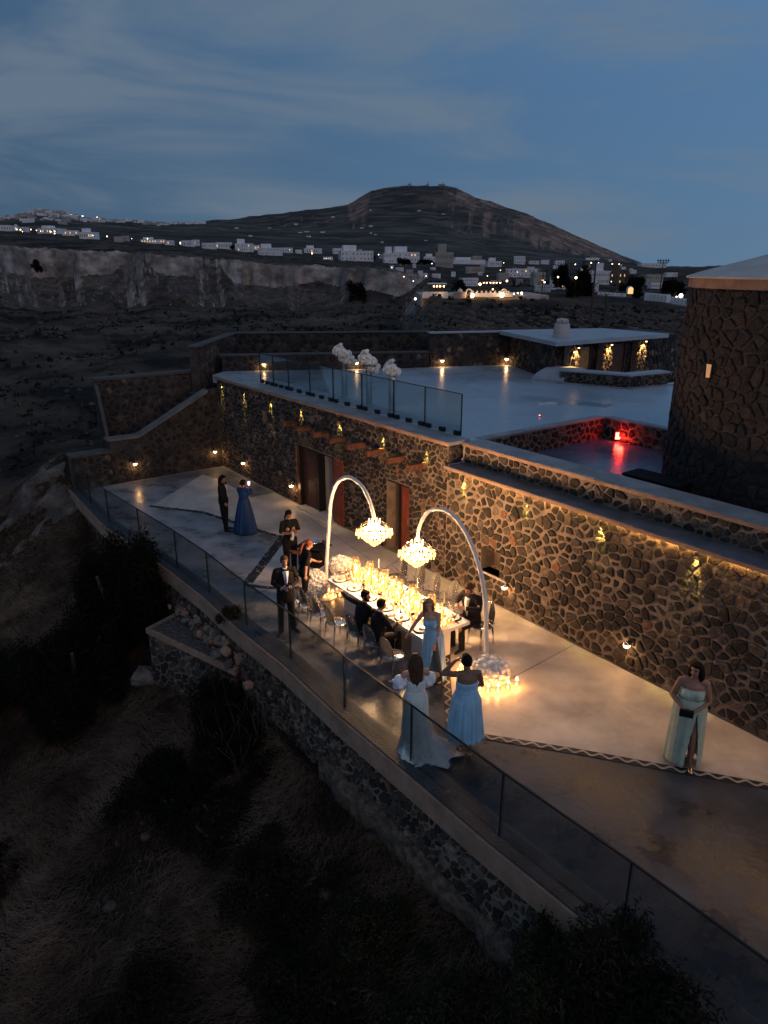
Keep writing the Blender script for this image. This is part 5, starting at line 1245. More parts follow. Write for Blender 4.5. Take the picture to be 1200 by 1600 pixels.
# ------------------------------------------------------------------ table, arches, chandeliers, candles
TS0, TS1, TN0, TN1 = -1.42, 2.02, 2.10, 3.33
tb = thing('banquet_table', 'long white banquet table crowded with candles and plates', 'table', W(.3, 2.7, 0), WANG)
def tl(s, n, z=0.0):    # local coords on the table frame (x along the wall, y away from the terrace)
    return Vector((s - .3, -(n - 2.7), z))
b = B(); b.box(tl((TS0 + TS1) / 2, (TN0 + TN1) / 2, .725), (TS1 - TS0, TN1 - TN0, .07)); b.obj('table_top', 'white_table', tb)
for s in (-.95, 1.55):
    b = B(); b.box(tl(s, 2.72, .345), (.5, .62, .69)); b.obj('pedestal', 'white_table', tb)
b = B(); b.box(tl(.3, 2.35, .7635), (TS1 - TS0 - .1, .05, .004)); b.obj('runner', 'dark_timber', tb)
def arch(pts, label):
    base = Vector(pts[0]); t = thing('arch_stand', label, 'chandelier stand', base)
    P = [Vector(p) - base for p in pts]; S = []
    for i in range(len(P) - 1):
        p0, p1, p2, p3 = P[max(i - 1, 0)], P[i], P[i + 1], P[min(i + 2, len(P) - 1)]
        for k in range(6):
            u = k / 6; S.append(.5 * ((2 * p1) + (p2 - p0) * u + (2 * p0 - 5 * p1 + 4 * p2 - p3) * u * u + (3 * p1 - p0 - 3 * p2 + p3) * u ** 3))
    S.append(P[-1]); n = len(S)
    b = B(); rr_ = [(.042 - .013 * i / n) * (1 + .06 * math.sin(i * 2.1)) for i in range(n)]; b.tube(S, rr_, 10); b.obj('wrapped_pole', 'white_paint', t, smooth=True)
    b = B()
    for i in range(0, (n - 1) * 4):     # the fabric wrapping shows as ribs round the pole
        u = i / 4; k = int(u); c = S[k].lerp(S[k + 1], u - k); d = (S[k + 1] - S[k]).normalized(); a = d.orthogonal().normalized(); e_ = d.cross(a); r_ = rr_[k] + .003
        b.tube([c + (a * math.cos(q) + e_ * math.sin(q)) * r_ + d * .02 * math.sin(q) for q in np.linspace(0, 6.283, 9)], .006, 4, caps=False)
    b.obj('wrapping', 'white_paint', t, smooth=True)
    b = B(); b.lathe([(.26, 0), (.26, .02), (.05, .03)], (0, 0, 0), 20); b.obj('base_plate', 'white_paint', t)
    return t
def wn_interp(b0, c0, prof):   # profile (fraction along base->chandelier, z)
    return [W(b0[0] + (c0[0] - b0[0]) * f_, b0[1] + (c0[1] - b0[1]) * f_, z) for f_, z in prof]
A1 = ((-2.0, 3.02), (-.22, 2.86)); A2 = ((2.66, 2.22), (.64, 2.38))
arch(wn_interp(*A1, [(0, 0), (.03, .9), (.10, 1.8), (.16, 2.5), (.30, 2.98), (.52, 3.2), (.76, 3.12), (.90, 2.88), (.98, 2.6), (1.0, 2.46)]), 'tall white wrapped arch at the far end of the table carrying the left chandelier')
arch(wn_interp(*A2, [(0, 0), (.02, .7), (.06, 1.5), (.14, 2.05), (.28, 2.55), (.46, 2.9), (.64, 3.0), (.84, 2.86), (.96, 2.5), (1.0, 2.14)]), 'tall white wrapped arch rising from roses at the near end carrying the right chandelier')
def chandelier(pos, label):
    t = thing('chandelier', label, 'chandelier', pos, .3, 'crystal chandeliers over the banquet table'); r = random.Random(4)
    b = B(); b.tube([(0, 0, -.05), (0, 0, .36)], .012, 6)
    for rr_, z in ((.33, .04), (.25, .1), (.14, .2), (.24, -.06), (.14, -.14)):
        b.tube([(rr_ * math.cos(a), rr_ * math.sin(a), z) for a in np.linspace(0, 2 * math.pi, 25)], .007, 5, caps=False)
    b.obj('frame', 'chrome', t)
    dm = B(); dm.lathe([(0, -.026), (.0105, -.006), (.0105, .006), (0, .022)], (0, 0, 0), 5); dv = np.array(dm.v); df = dm.f
    C_ = B(); 
    def drop(x, y, z, k=1.0): C_.add((dv * k + [x, y, z]).tolist(), df)
    for ring in range(11):          # tiered bead skirt of the bowl
        u = ring / 10; rad = .30 * (math.cos(u * 1.5) * .55 + (1 - u) * .45) + .01; z = .03 - .29 * u; m = max(5, int(rad * 105))
        for k in range(m): a = 2 * math.pi * (k + .5 * (ring % 2)) / m; drop(rad * math.cos(a) + r.uniform(-.008, .008), rad * math.sin(a) + r.uniform(-.008, .008), z + r.uniform(-.012, .012), r.uniform(.7, 1.1))
    for ring in range(7):
        u = ring / 6; rad = .30 * (1 - u) ** 1.3 + .05; z = .05 + .17 * u; m = max(5, int(rad * 90))
        for k in range(m): a = 2 * math.pi * (k + .3 * ring) / m; drop(rad * math.cos(a), rad * math.sin(a), z, .9)
    tag(C_.obj('crystal_beads', 'crystal', t), kind='stuff')
    arm = B()                                        # scrolled arms with hanging drops
    for k in range(12):
        a = 2 * math.pi * k / 12; d = Vector((math.cos(a), math.sin(a), 0)); arm.tube([d * .05 + Vector((0, 0, .18)), d * .16 + Vector((0, 0, .27)), d * .27 + Vector((0, 0, .22)), d * .36 + Vector((0, 0, .08)), d * .395 + Vector((0, 0, .1))], .006, 5)
    arm.obj('arms', 'chrome', t)
    cb = B(); cb.lathe([(0, -.05), (.014, -.03), (.014, .03), (0, .045)], (0, 0, 0), 6); cm_ = cb.mesh('pendant', 'crystal')
    for k in range(24):
        a = 2 * math.pi * k / 24; link('pendant', cm_, t, (.385 * math.cos(a), .385 * math.sin(a), .055 - .035 * (k % 2)))
    for k in range(8):
        a = 2 * math.pi * k / 8; o = link('pendant', cm_, t, (.12 * math.cos(a), .12 * math.sin(a), .30))
    bb = B(); bb.sph((0, 0, 0), (.017, .017, .032), 8, 6); mat('bulb_hot' + str(len(MATS)), (1, .8, .5), .5, emit=(1, .66, .28), es=60); bm_ = bb.mesh('bulb', list(MATS)[-1])
    for k in range(8):
        a = 2 * math.pi * k / 8; link('bulb', bm_, t, (.2 * math.cos(a), .2 * math.sin(a), .06))
        if k % 2: link('bulb', bm_, t, (.1 * math.cos(a), .1 * math.sin(a), -.06))
    lamp('lamp_light', 'POINT', (0, 0, .17), 520, (1, .57, .27), t, size=.17)
    return t
chandelier(W(A1[1][0], A1[1][1], 2.12), 'left glowing crystal chandelier hanging farther from the camera')
chandelier(W(A2[1][0], A2[1][1], 1.80), 'right glowing crystal chandelier hanging nearer the high wall niche')

# candles, glasses, plates as shared meshes
def mk(fn): b = B(); fn(b); return b
M_ = {}
b = B(); b.lathe([(.030, 0), (.032, .085), (.032, .086), (.029, .004), (0, .004)], (0, 0, 0), 12); M_['votive_glass'] = b.mesh('glass', 'candle_glass', True)
b = B(); b.lathe([(.026, .005), (.026, .05), (0, .05)], (0, 0, 0), 10); M_['votive_wax'] = b.mesh('wax', 'wax')
b = B(); b.lathe([(0, 0), (.009, .012), (.007, .026), (0, .045)], (0, 0, 0), 7); M_['flame'] = b.mesh('flame', 'flame', True)
b = B(); b.lathe([(.085, 0), (.085, .40)], (0, 0, 0), 20); M_['tall_glass'] = b.mesh('glass', 'candle_glass', True)
b = B(); b.lathe([(.035, .0), (.035, .2), (0, .2)], (0, 0, 0), 12); M_['pillar_wax'] = b.mesh('wax', 'wax')
b = B(); b.tube([(.085 * math.cos(a), .085 * math.sin(a), 0) for a in np.linspace(0, 6.283, 21)], .004, 4, caps=False); M_['rim'] = b.mesh('rim', 'glass_edge')
b = B(); b.lathe([(.045, 0), (.055, .05), (.028, .16), (.026, .22)], (0, 0, 0), 12); M_['lantern_glass'] = b.mesh('glass', 'candle_glass', True)
b = B(); b.lathe([(0, 0), (.1, .002), (.145, .016), (.148, .02), (.1, .008), (0, .007)], (0, 0, 0), 24); M_['plate'] = b.mesh('plate', 'plate_white', True)
b = B(); b.lathe([(0, 0), (.15, .001), (.17, .006), (.16, .009), (0, .006)], (0, 0, 0), 24); M_['charger'] = b.mesh('rim', 'acrylic', True)
b = B(); b.lathe([(.034, 0), (.034, .003), (.004, .008), (.004, .085), (.03, .11), (.038, .14), (.034, .19)], (0, 0, 0), 14); M_['wine'] = b.mesh('glass', 'wine_glass', True)
b = B(); b.lathe([(.0, .1), (.028, .112), (.035, .135), (0, .136)], (0, 0, 0), 12); M_['wine_in'] = b.mesh('wine', 'wine')
b = B(); b.lathe([(.03, 0), (.034, .1)], (0, 0, 0), 12); M_['tumbler'] = b.mesh('glass', 'wine_glass', True)
b = B(); b.lathe([(.04, 0), (.035, .012), (.009, .02), (.008, .20), (.02, .215), (.02, .23), (0, .23)], (0, 0, 0), 10); M_['stick'] = b.mesh('holder', 'black_metal', True)
b = B(); b.lathe([(.010, .22), (.008, .46), (0, .46)], (0, 0, 0), 8); M_['taper'] = b.mesh('wax', 'white_paint')
b = B(); b.box((0, 0, .008), (.11, .2, .016), .1); b.box((.01, .01, .02), (.1, .1, .012), .4); M_['napkin'] = b.mesh('napkin', 'napkin')
r = random.Random(2); b = B()
for k in range(7): a = r.uniform(0, 6.28); q = r.uniform(0, .045); b.sph((q * math.cos(a), q * math.sin(a), .022), (.026, .022, .018), 6, 4, 0 if k < 5 else 1)
M_['food'] = b.mesh('food', ['food_amber', 'food_green'], True)
nlit = [0]
def candle(kind, pos, label, group, light=0.0):
    t = thing({'v': 'votive_candle', 't': 'hurricane_candle', 'l': 'glass_lantern', 'k': 'candlestick'}[kind], label, {'v': 'candle', 't': 'candle', 'l': 'lantern', 'k': 'candlestick'}[kind], pos, rng.uniform(0, 6), group)
    if kind == 'v':
        link('glass', M_['votive_glass'], t); link('wax', M_['votive_wax'], t); link('flame', M_['flame'], t, (0, 0, .052)); z = .09
    elif kind == 't':
        link('glass', M_['tall_glass'], t); link('rim', M_['rim'], t, (0, 0, .4)); link('wax', M_['pillar_wax'], t); link('flame', M_['flame'], t, (0, 0, .2)).scale = (1.5,) * 3; z = .25
        for k in range(2):
            o = link('wax', M_['pillar_wax'], t, (.04 * (1 if k else -1), .03, 0)); o.scale = (.5, .5, .6 + .4 * k)
            link('flame', M_['flame'], t, (.04 * (1 if k else -1), .03, .2 * (.6 + .4 * k))).scale = (1.4,) * 3
    elif kind == 'l':
        link('glass', M_['lantern_glass'], t); link('wax', M_['votive_wax'], t).scale = (1, 1, .55); o = link('flame', M_['flame'], t, (0, 0, .03)); o.scale = (1.4,) * 3; z = .12
    else:
        link('holder', M_['stick'], t); link('wax', M_['taper'], t); z = .5
        if light >= 0: link('flame', M_['flame'], t, (0, 0, .46))
    if light > 0: lamp('lamp_light', 'POINT', (0, 0, z), light, (1, .46, .15), t, size=.035)
    return t
ORD = 'first second third fourth fifth sixth seventh eighth ninth tenth eleventh twelfth thirteenth fourteenth fifteenth last'.split()
r = random.Random(12); CG = 'candles massed along the middle of the banquet table'; ZT = .762
cells = []
for i, s in enumerate(np.linspace(TS0 + .12, TS1 - .35, 16)):       # tall hurricanes down the spine
    n_ = 2.62 + .13 * math.sin(i * 2.3); cells.append((s, n_, .09))
    candle('t', W(s, n_, ZT), ORD[i] + ' tall glass hurricane of candles counted from the far end of the table', 'tall glass hurricanes along the table', 3.2 if i % 2 == 0 else 0)
k = 0
while k < 150:
    s = r.uniform(TS0 + .1, TS1 - .1); n_ = r.gauss(2.62, .23)
    if not 2.36 < n_ < 2.99 or any(math.hypot(s - a, n_ - c) < .034 + d for a, c, d in cells): k += .05; continue
    cells.append((s, n_, .03)); candle('v', W(s, n_, ZT), 'small glass votive candle among many on the table', CG, 1.1 if int(k) % 7 == 0 else 0); k += 1
for i in range(14):                                                # cluster on the near right corner
    s = 1.72 + .07 * (i % 4) ; n_ = 2.62 + .075 * (i // 4) + .02 * (i % 2)
    if any(math.hypot(s - a, n_ - c) < .045 for a, c, d in cells): continue
    cells.append((s, n_, .03)); candle('v', W(s, n_, ZT), 'small glass votive candle among many on the table', CG, 1.4 if i % 5 == 0 else 0)
for i, (s, n_) in enumerate([(-1.1, 3.02), (-.45, 2.98), (.25, 3.02), (.9, 3.0), (-.8, 2.32), (.55, 2.28), (1.45, 2.3)]):
    candle('k', W(s, n_, ZT), ordinal(i + 1) + ' black candlestick with a white taper, ' + ('near' if i < 4 else 'wall') + ' side of the table', 'black candlesticks on the table', -1)
FOODL = ['plate at the far left corner of the table', 'second near side plate from the far left corner', 'plate before the man with the outstretched arm', 'plate before the seated man seen from behind', 'near side plate with two dumplings', 'plate by the hand of the leaning woman']
FOODL_ = ['plate of food at the far left corner of the table', 'second plate from the far left corner on the near side', 'plate in front of the man with the outstretched arm', 'plate before the seated man seen from behind', 'white plate with two dumplings near the middle of the near side', 'plate beside the hand of the leaning woman in blue']
FARL = ['plate at the far end on the wall side', 'second wall side plate from the far end', 'third wall side plate behind the hurricanes', 'fourth wall side plate from the far end', 'wall side plate behind the leaning woman', 'plate before the bearded man']
FARL_ = ['plate at the far end on the wall side', 'second plate on the wall side beside a wine glass', 'third plate on the wall side behind the tall hurricanes', 'fourth plate on the wall side above the candle mass', 'plate on the wall side behind the leaning woman', 'plate in front of the bearded man in the dinner jacket']
def setting(s, n_, label, sgn, k):
    t = thing('dinner_plate', label, 'plate', W(s, n_, ZT), rng.uniform(0, 6)); link('charger', M_['charger'], t); link('plate', M_['plate'], t, (0, 0, .008)); link('food', M_['food'], t, (0, 0, .012))
    g = thing('wine_glass', 'stemmed wine glass by the ' + label, 'glass', W(s + .17, n_ - sgn * .14, ZT), 0, 'wine glasses beside the plates'); link('bowl', M_['wine'], g); link('wine', M_['wine_in'], g)
    g = thing('water_glass', 'plain tumbler by the ' + label, 'glass', W(s + .1, n_ - sgn * .19, ZT), 0, 'tumblers beside the plates'); link('bowl', M_['tumbler'], g)
    o = link('napkin', M_['napkin'], None, W(s - .22, n_, ZT + .002), WANG + rng.uniform(-.4, .4)); tag(o, 'folded pale napkin by the ' + label, 'napkin', 'napkins beside the plates')
for i, s in enumerate((-1.2, -.62, -.02, .57, 1.12, 1.72)):
    setting(s, 3.13, FOODL[i], 1, i); setting(s, 2.28, FARL[i], -1, i)

# clear acrylic ghost chairs
def chair_proto():
    t = thing('ghost_chair', 'x', 'chair', (0, 0, 0), 0, 'clear acrylic chairs round the banquet table')
    b = B(); b.lathe([(0, .455), (.20, .455), (.225, .445), (.225, .425), (0, .425)], (0, 0, 0), 20, sx=1, sy=.95); b.obj('seat', 'acrylic', t, smooth=True)
    b = B()                                         # rounded back leaning rearwards
    v = []; f = []
    for i, z in enumerate(np.linspace(0, 1, 8)):
        w = .19 * (1 - .9 * max(0, z - .45) ** 2 * 1.6); yy = -.205 - .085 * z
        for j, u in enumerate(np.linspace(-1, 1, 8)): v.append((w * u, yy - .0 + .045 * u * u, .47 + .45 * z * (1 - .10 * u * u)))
    for i in range(7):
        for j in range(7): f.append((i * 8 + j, i * 8 + j + 1, i * 8 + j + 9, i * 8 + j + 8))
    b.add(v, f); o = b.obj('backrest', 'acrylic', t, smooth=True); m = o.modifiers.new('s', 'SOLIDIFY'); m.thickness = .012
    for sx in (-1, 1):
        for sy in (-1, 1):
            b = B(); b.tube([(sx * .17, sy * .16, .43), (sx * .19, sy * .19 - (.02 if sy < 0 else 0), 0)], [.02, .014], 8); b.obj('leg', 'acrylic', t, smooth=True)
    b = B()
    b.tube([(-.2, -.19, .5), (-.225, -.05, .64), (-.2, .12, .46)], .012, 6); b.tube([(.2, -.19, .5), (.225, -.05, .64), (.2, .12, .46)], .012, 6); b.obj('arms', 'acrylic', t, smooth=True)
    return t
cp = chair_proto()
SEATS_NEAR = [(-1.18, 3.95, 'clear chair at the far left end of the near side of the table'), (-.62, 3.98, 'second empty clear chair from the flowers'), (-.06, 3.95, 'empty clear chair left of the man with the outstretched arm'),
              (.57, 3.82, 'clear chair under the man with the outstretched arm'), (1.12, 3.78, 'clear chair under the man seen from behind'), (1.72, 3.80, 'empty clear chair with a golden gleaming seat behind the leaning woman')]
SEATS_FAR = [(-1.15, 1.55, 'empty clear chair at the far end of the wall side'), (-.55, 1.5, 'second empty clear chair on the wall side'), (.05, 1.55, 'third empty clear chair on the wall side'), (.62, 1.5, 'fourth empty clear chair on the wall side'), (1.2, 1.52, 'empty clear chair next to the bearded man'), (1.86, 1.62, 'clear chair under the bearded man in the dinner jacket')]
first = True
for (s, n_, la), fc in [(a, 1) for a in SEATS_NEAR] + [(a, -1) for a in SEATS_FAR]:
    # chair looks along +y; near side chairs face the wall (direction -n)
    ang = math.atan2(-NN[1] * fc, -NN[0] * fc) - math.pi / 2 + rng.uniform(-.12, .12)
    if first: cp.location = W(s, n_, .006); cp.rotation_euler = (0, 0, ang); cp['label'] = la; first = False
    else: copy_tree(cp, W(s, n_, .006), ang, la)

# ------------------------------------------------------------------ roses
def rose_mesh(seed, R=.055):
    g = random.Random(seed); b = B(); b.sph((0, 0, 0), (R * 1.0, R * 1.0, R * .85), 10, 7)
    for ring, (m, rr_, tilt, zz) in enumerate(((4, .55, .25, .25), (5, .75, .6, .12), (6, .95, 1.0, -.05))):
        for k in range(m):
            a = 2 * math.pi * (k + .5 * ring) / m + g.uniform(-.2, .2); c = Vector((math.cos(a), math.sin(a), 0)); tn = Vector((-math.sin(a), math.cos(a), 0)); up = Vector((0, 0, 1)) * math.cos(tilt) + c * math.sin(tilt)
            p = c * R * rr_ * .80 + Vector((0, 0, R * zz - R * .15)); w = R * .58
            v = [p - tn * w * .5, p + tn * w * .5, p + tn * w + up * R * .55, p + up * R * .95 + c * R * .12, p - tn * w + up * R * .55]
            b.add(v, [(0, 1, 2, 3, 4)])
    return b.mesh('rose', 'rose_white', True)
RM = [rose_mesh(k) for k in range(4)]
def roses(name, label, cat, pos, R, n, seed, rs=1.0, group=None, leaves=400, sphere=True, stem=None, shape=None, stand=None):
    t = thing(name, label, cat, pos, 0, group); g = random.Random(seed)
    for i in range(n):
        k = (i + .5) / n; z = 1 - 1.75 * k if not shape else None; a = i * 2.399963
        if shape: c = shape(k, a, g); nrm = c.normalized()
        else:
            q = math.sqrt(max(0, 1 - z * z)); nrm = Vector((q * math.cos(a), q * math.sin(a), z)); c = Vector((nrm.x * R[0], nrm.y * R[1], nrm.z * R[2])) * g.uniform(.88, 1.06)
        o = link('rose', RM[g.randrange(4)], t, c); o.rotation_euler = nrm.to_track_quat('Z', 'Y').to_euler(); s_ = rs * g.uniform(.8, 1.2); o.scale = (s_,) * 3
    v, f = leaf_cloud(leaves, [(0, 0, -.02, R[0] * .56, R[1] * .56, R[2] * .5)], .03, seed=seed); link('leaves', nmesh('leaves', v, f, ['rose_leaf']), t)
    if stand:
        b = B(); b.lathe([(.11, -stand), (.11, -stand + .01), (.10, -stand + .01), (.085, -.1)], (0, 0, 0), 14); b.obj('acrylic_stand', 'acrylic', t, smooth=True)
    return t
bp2 = W(2.66, 2.22)
roses('rose_cluster', 'mound of big white roses round the foot of the near arch', 'flowers', (2.02, 11.93, .16), (.34, .30, .24), 64, 5, 1.35, leaves=500)
bp1 = W(-2.0, 3.02)
roses('rose_cluster', 'dense ball of white flowers at the left end of the table by the waitress', 'flowers', W(-1.95, 3.35, .42), (.27, .27, .36), 110, 6, .85, leaves=500)
roses('rose_cluster', 'tall pale blooms standing behind the far corner of the table', 'flowers', W(-1.9, 2.65, .78), (.24, .2, .17), 34, 7, 1.3, leaves=300)
roses('rose_cluster', 'low garland of cream flowers trailing before the table end', 'flowers', W(-1.72, 3.75, .14), (.35, .22, .12), 44, 8, .8, leaves=600)
for i, (px, py, s_, la, hh) in enumerate(((537, 556, -1.5, 'left and longest cluster of white flowers on a clear stand on the deck', 0), (576, 566, -1.35, 'middle cluster of white flowers on a clear stand on the deck', 1), (612, 580, -1.3, 'right smallest cluster of white flowers on a clear stand on the deck', 2))):
    P0 = Vector((O0[0] + NN[0] * s_, O0[1] + NN[1] * s_)); u = (px - 600) / F_PX; v_ = (800 - py) / F_PX
    dx, dy, dz = u, CP + v_ * SP, -SP + v_ * CP; k = (P0.x * NN[0] + P0.y * NN[1]) / (dx * NN[0] + dy * NN[1]); p = Vector((dx * k, dy * k, CAM_H + dz * k))
    L_ = (.44, .34, .22)[i]; D_ = (.36, .34, .26)[i]
    def shape(k, a, g, L_=L_, D_=D_):
        x = (k - .45) * 1.1; q = .13 + .03 * g.random(); return Vector((x * L_ + q * math.cos(a) * .8, q * math.sin(a), -x * D_ + q * .8 * math.cos(a * 1.7) + .05))
    roses('flower_stand', la, 'flowers', p, (.16, .14, .15), (58, 46, 34)[i], 20 + i, 1.15, 'white flower stands on the upper deck', 500, shape=shape, stand=p.z - 3.51)
# lanterns on the paving
LG = 'small glass candle lanterns on the paving round the roses'
for i, ((x, y), la) in enumerate(zip([(2.50, 11.62), (2.36, 12.05), (2.12, 11.42), (1.80, 11.50), (1.62, 11.66), (1.42, 11.9), (1.66, 12.35), (1.93, 11.40), (1.50, 12.10), (2.32, 11.52)],
        ['lantern farthest right of the white roses on the paving', 'lantern tucked behind the right side of the roses', 'lantern directly in front of the roses', 'lantern at the left front of the roses', 'lantern nearest the raised elbow of the woman in blue', 'lantern farthest left, seen beside the head of the woman in blue', 'lantern behind the roses on the table side', 'lantern half hidden by the arm of the woman in blue', 'lantern left of the roses beside two others', 'lantern at the right front of the roses'])):
    candle('l', (x, y, .007), la, LG, 5.5 if i % 2 == 0 else 3.0)
for i, (px, py) in enumerate([(476, 918), (498, 930), (514, 925), (520, 933), (527, 922), (531, 932), (537, 927), (508, 935), (490, 922), (545, 935)]):
    p = at(px, py, .006); candle('l', p, ordinal(sorted([476, 498, 514, 520, 527, 531, 537, 508, 490, 545]).index(px) + 1) + ' glass lantern from the left before the left table flowers', 'glass lanterns on the paving before the table end', 2.5 if i % 3 == 0 else 0)

# ------------------------------------------------------------------ serving stand with steel bowl
sv = thing('serving_table', 'small black folding side table beside the waitress', 'table', (-1.78, 16.75, .006), -.45)
b = B(); b.box((0, 0, .82), (.78, .5, .03)); b.obj('table_top', 'black_cloth', sv)
for sx in (-1, 1):
    for sy in (-1, 1): b = B(); b.tube([(sx * .30, sy * .2, .81), (sx * .36, -sy * .22, 0)], .014, 6); b.obj('leg', 'black_metal', sv)
b = B(); b.box((-.05, 0, .52), (.6, .42, .42)); b.obj('cloth_drape', 'black_cloth', sv)
t = thing('steel_bowl', 'polished steel bowl on the black side table', 'bowl', (-1.80, 16.78, .846)); b = B(); b.lathe([(.06, 0), (.13, .03), (.18, .10), (.172, .10), (.12, .035), (0, .01)], (0, 0, 0), 20); b.obj('bowl', 'chrome', t, smooth=True)
t = thing('serving_tray', 'dark wooden tray leaning from the edge of the black side table', 'tray', (-2.12, 16.35, .80), .7); b = B(); b.box((0, 0, 0), (.45, .16, .03), 0, tilt=-.35); b.obj('board', 'beam_timber', t); b = B(); b.box((0, .08, .02), (.45, .012, .03), 0, tilt=-.35); b.box((0, -.08, .02), (.45, .012, .03), 0, tilt=-.35); b.obj('rim', 'dark_timber', t)
t = thing('cup_cluster', 'few dark cups and red fruit beside the steel bowl', 'cups', (-1.55, 16.85, .836)); b = B()
for k in range(4): b.lathe([(.025, 0), (.03, .07), (0, .07)], (.07 * (k % 2), .08 * (k // 2), 0), 8)
b.obj('cups', 'wine', t)
# ------------------------------------------------------------------ people
def remesh(b, voxel, name, matn, parent, smooth_it=3, keep=None):
    me = b.mesh('tmp', matn); o = bpy.data.objects.new('tmp', me); col.objects.link(o)
    m = o.modifiers.new('r', 'REMESH'); m.mode = 'VOXEL'; m.voxel_size = voxel
    if smooth_it: s = o.modifiers.new('s', 'SMOOTH'); s.iterations = smooth_it; s.factor = .5
    dg = bpy.context.evaluated_depsgraph_get(); ev = o.evaluated_get(dg); me2 = bpy.data.meshes.new_from_object(ev); bpy.data.objects.remove(o)
    me2.name = name; me2.materials.clear(); me2.materials.append(MATS[matn]); me2.polygons.foreach_set('use_smooth', np.ones(len(me2.polygons), dtype=bool))
    return link(name, me2, parent)
V3 = Vector
def joints(**k):
    J = dict(pel=(0, 0, .97), chest=(0, 0, 1.27), neck=(0, 0, 1.47), head=(0, .015, 1.635), face=(0, 1, 0),
             shL=(-.175, 0, 1.42), shR=(.175, 0, 1.42), elL=(-.215, -.01, 1.14), elR=(.215, -.01, 1.14), wrL=(-.225, .05, .90), wrR=(.225, .05, .90),
             haL=(-.225, .08, .80), haR=(.225, .08, .80), hiL=(-.09, 0, .93), hiR=(.09, 0, .93), knL=(-.10, .01, .50), knR=(.10, .01, .50), anL=(-.10, -.02, .085), anR=(.10, -.02, .085), toL=(-.12, .15, .03), toR=(.12, .15, .03))
    J.update(k); return {a: V3(c) for a, c in J.items()}
def lerp(a, b, t): return a * (1 - t) + b * t
def limb(b, p, q, r0, r1, bulge=0.0, at_=.35):
    m = lerp(p, q, at_); b.tube([p, m, q], [r0, lerp(r0, r1, at_) + bulge, r1], 10, rnd=True)
def hand(b, wr, ha, side_v, curl=.5, k=1.0):
    d = (ha - wr); d = d.normalized() if d.length > 1e-4 else V3((0, 0, -1)); s = side_v - d * side_v.dot(d); s = s.normalized() if s.length > 1e-3 else d.orthogonal().normalized(); n = d.cross(s)
    pc = wr + d * .05 * k; b.tube([wr, pc, wr + d * .092 * k], [.024 * k, .038 * k, .038 * k], 8, ry=[.02 * k, .016 * k, .014 * k], side=s, rnd=True)
    for i, (o, L) in enumerate(((-.03, .062), (-.010, .072), (.011, .067), (.03, .052))):
        p0 = wr + d * .086 * k + s * o * k; p1 = p0 + (d * math.cos(curl * .6) - n * math.sin(curl * .6)) * L * .5 * k + s * o * .12; p2 = p1 + (d * math.cos(curl * 1.6) - n * math.sin(curl * 1.6)) * L * .5 * k
        b.tube([p0, p1, p2], [.0095 * k, .009 * k, .0075 * k], 6, rnd=True)
    p0 = wr + d * .03 * k - s * .026 * k; b.tube([p0, p0 + (d * .6 - s * .6 - n * .3).normalized() * .035 * k, p0 + (d * .85 - s * .5 - n * .5).normalized() * .066 * k], [.013 * k, .011 * k, .009 * k], 6, rnd=True)
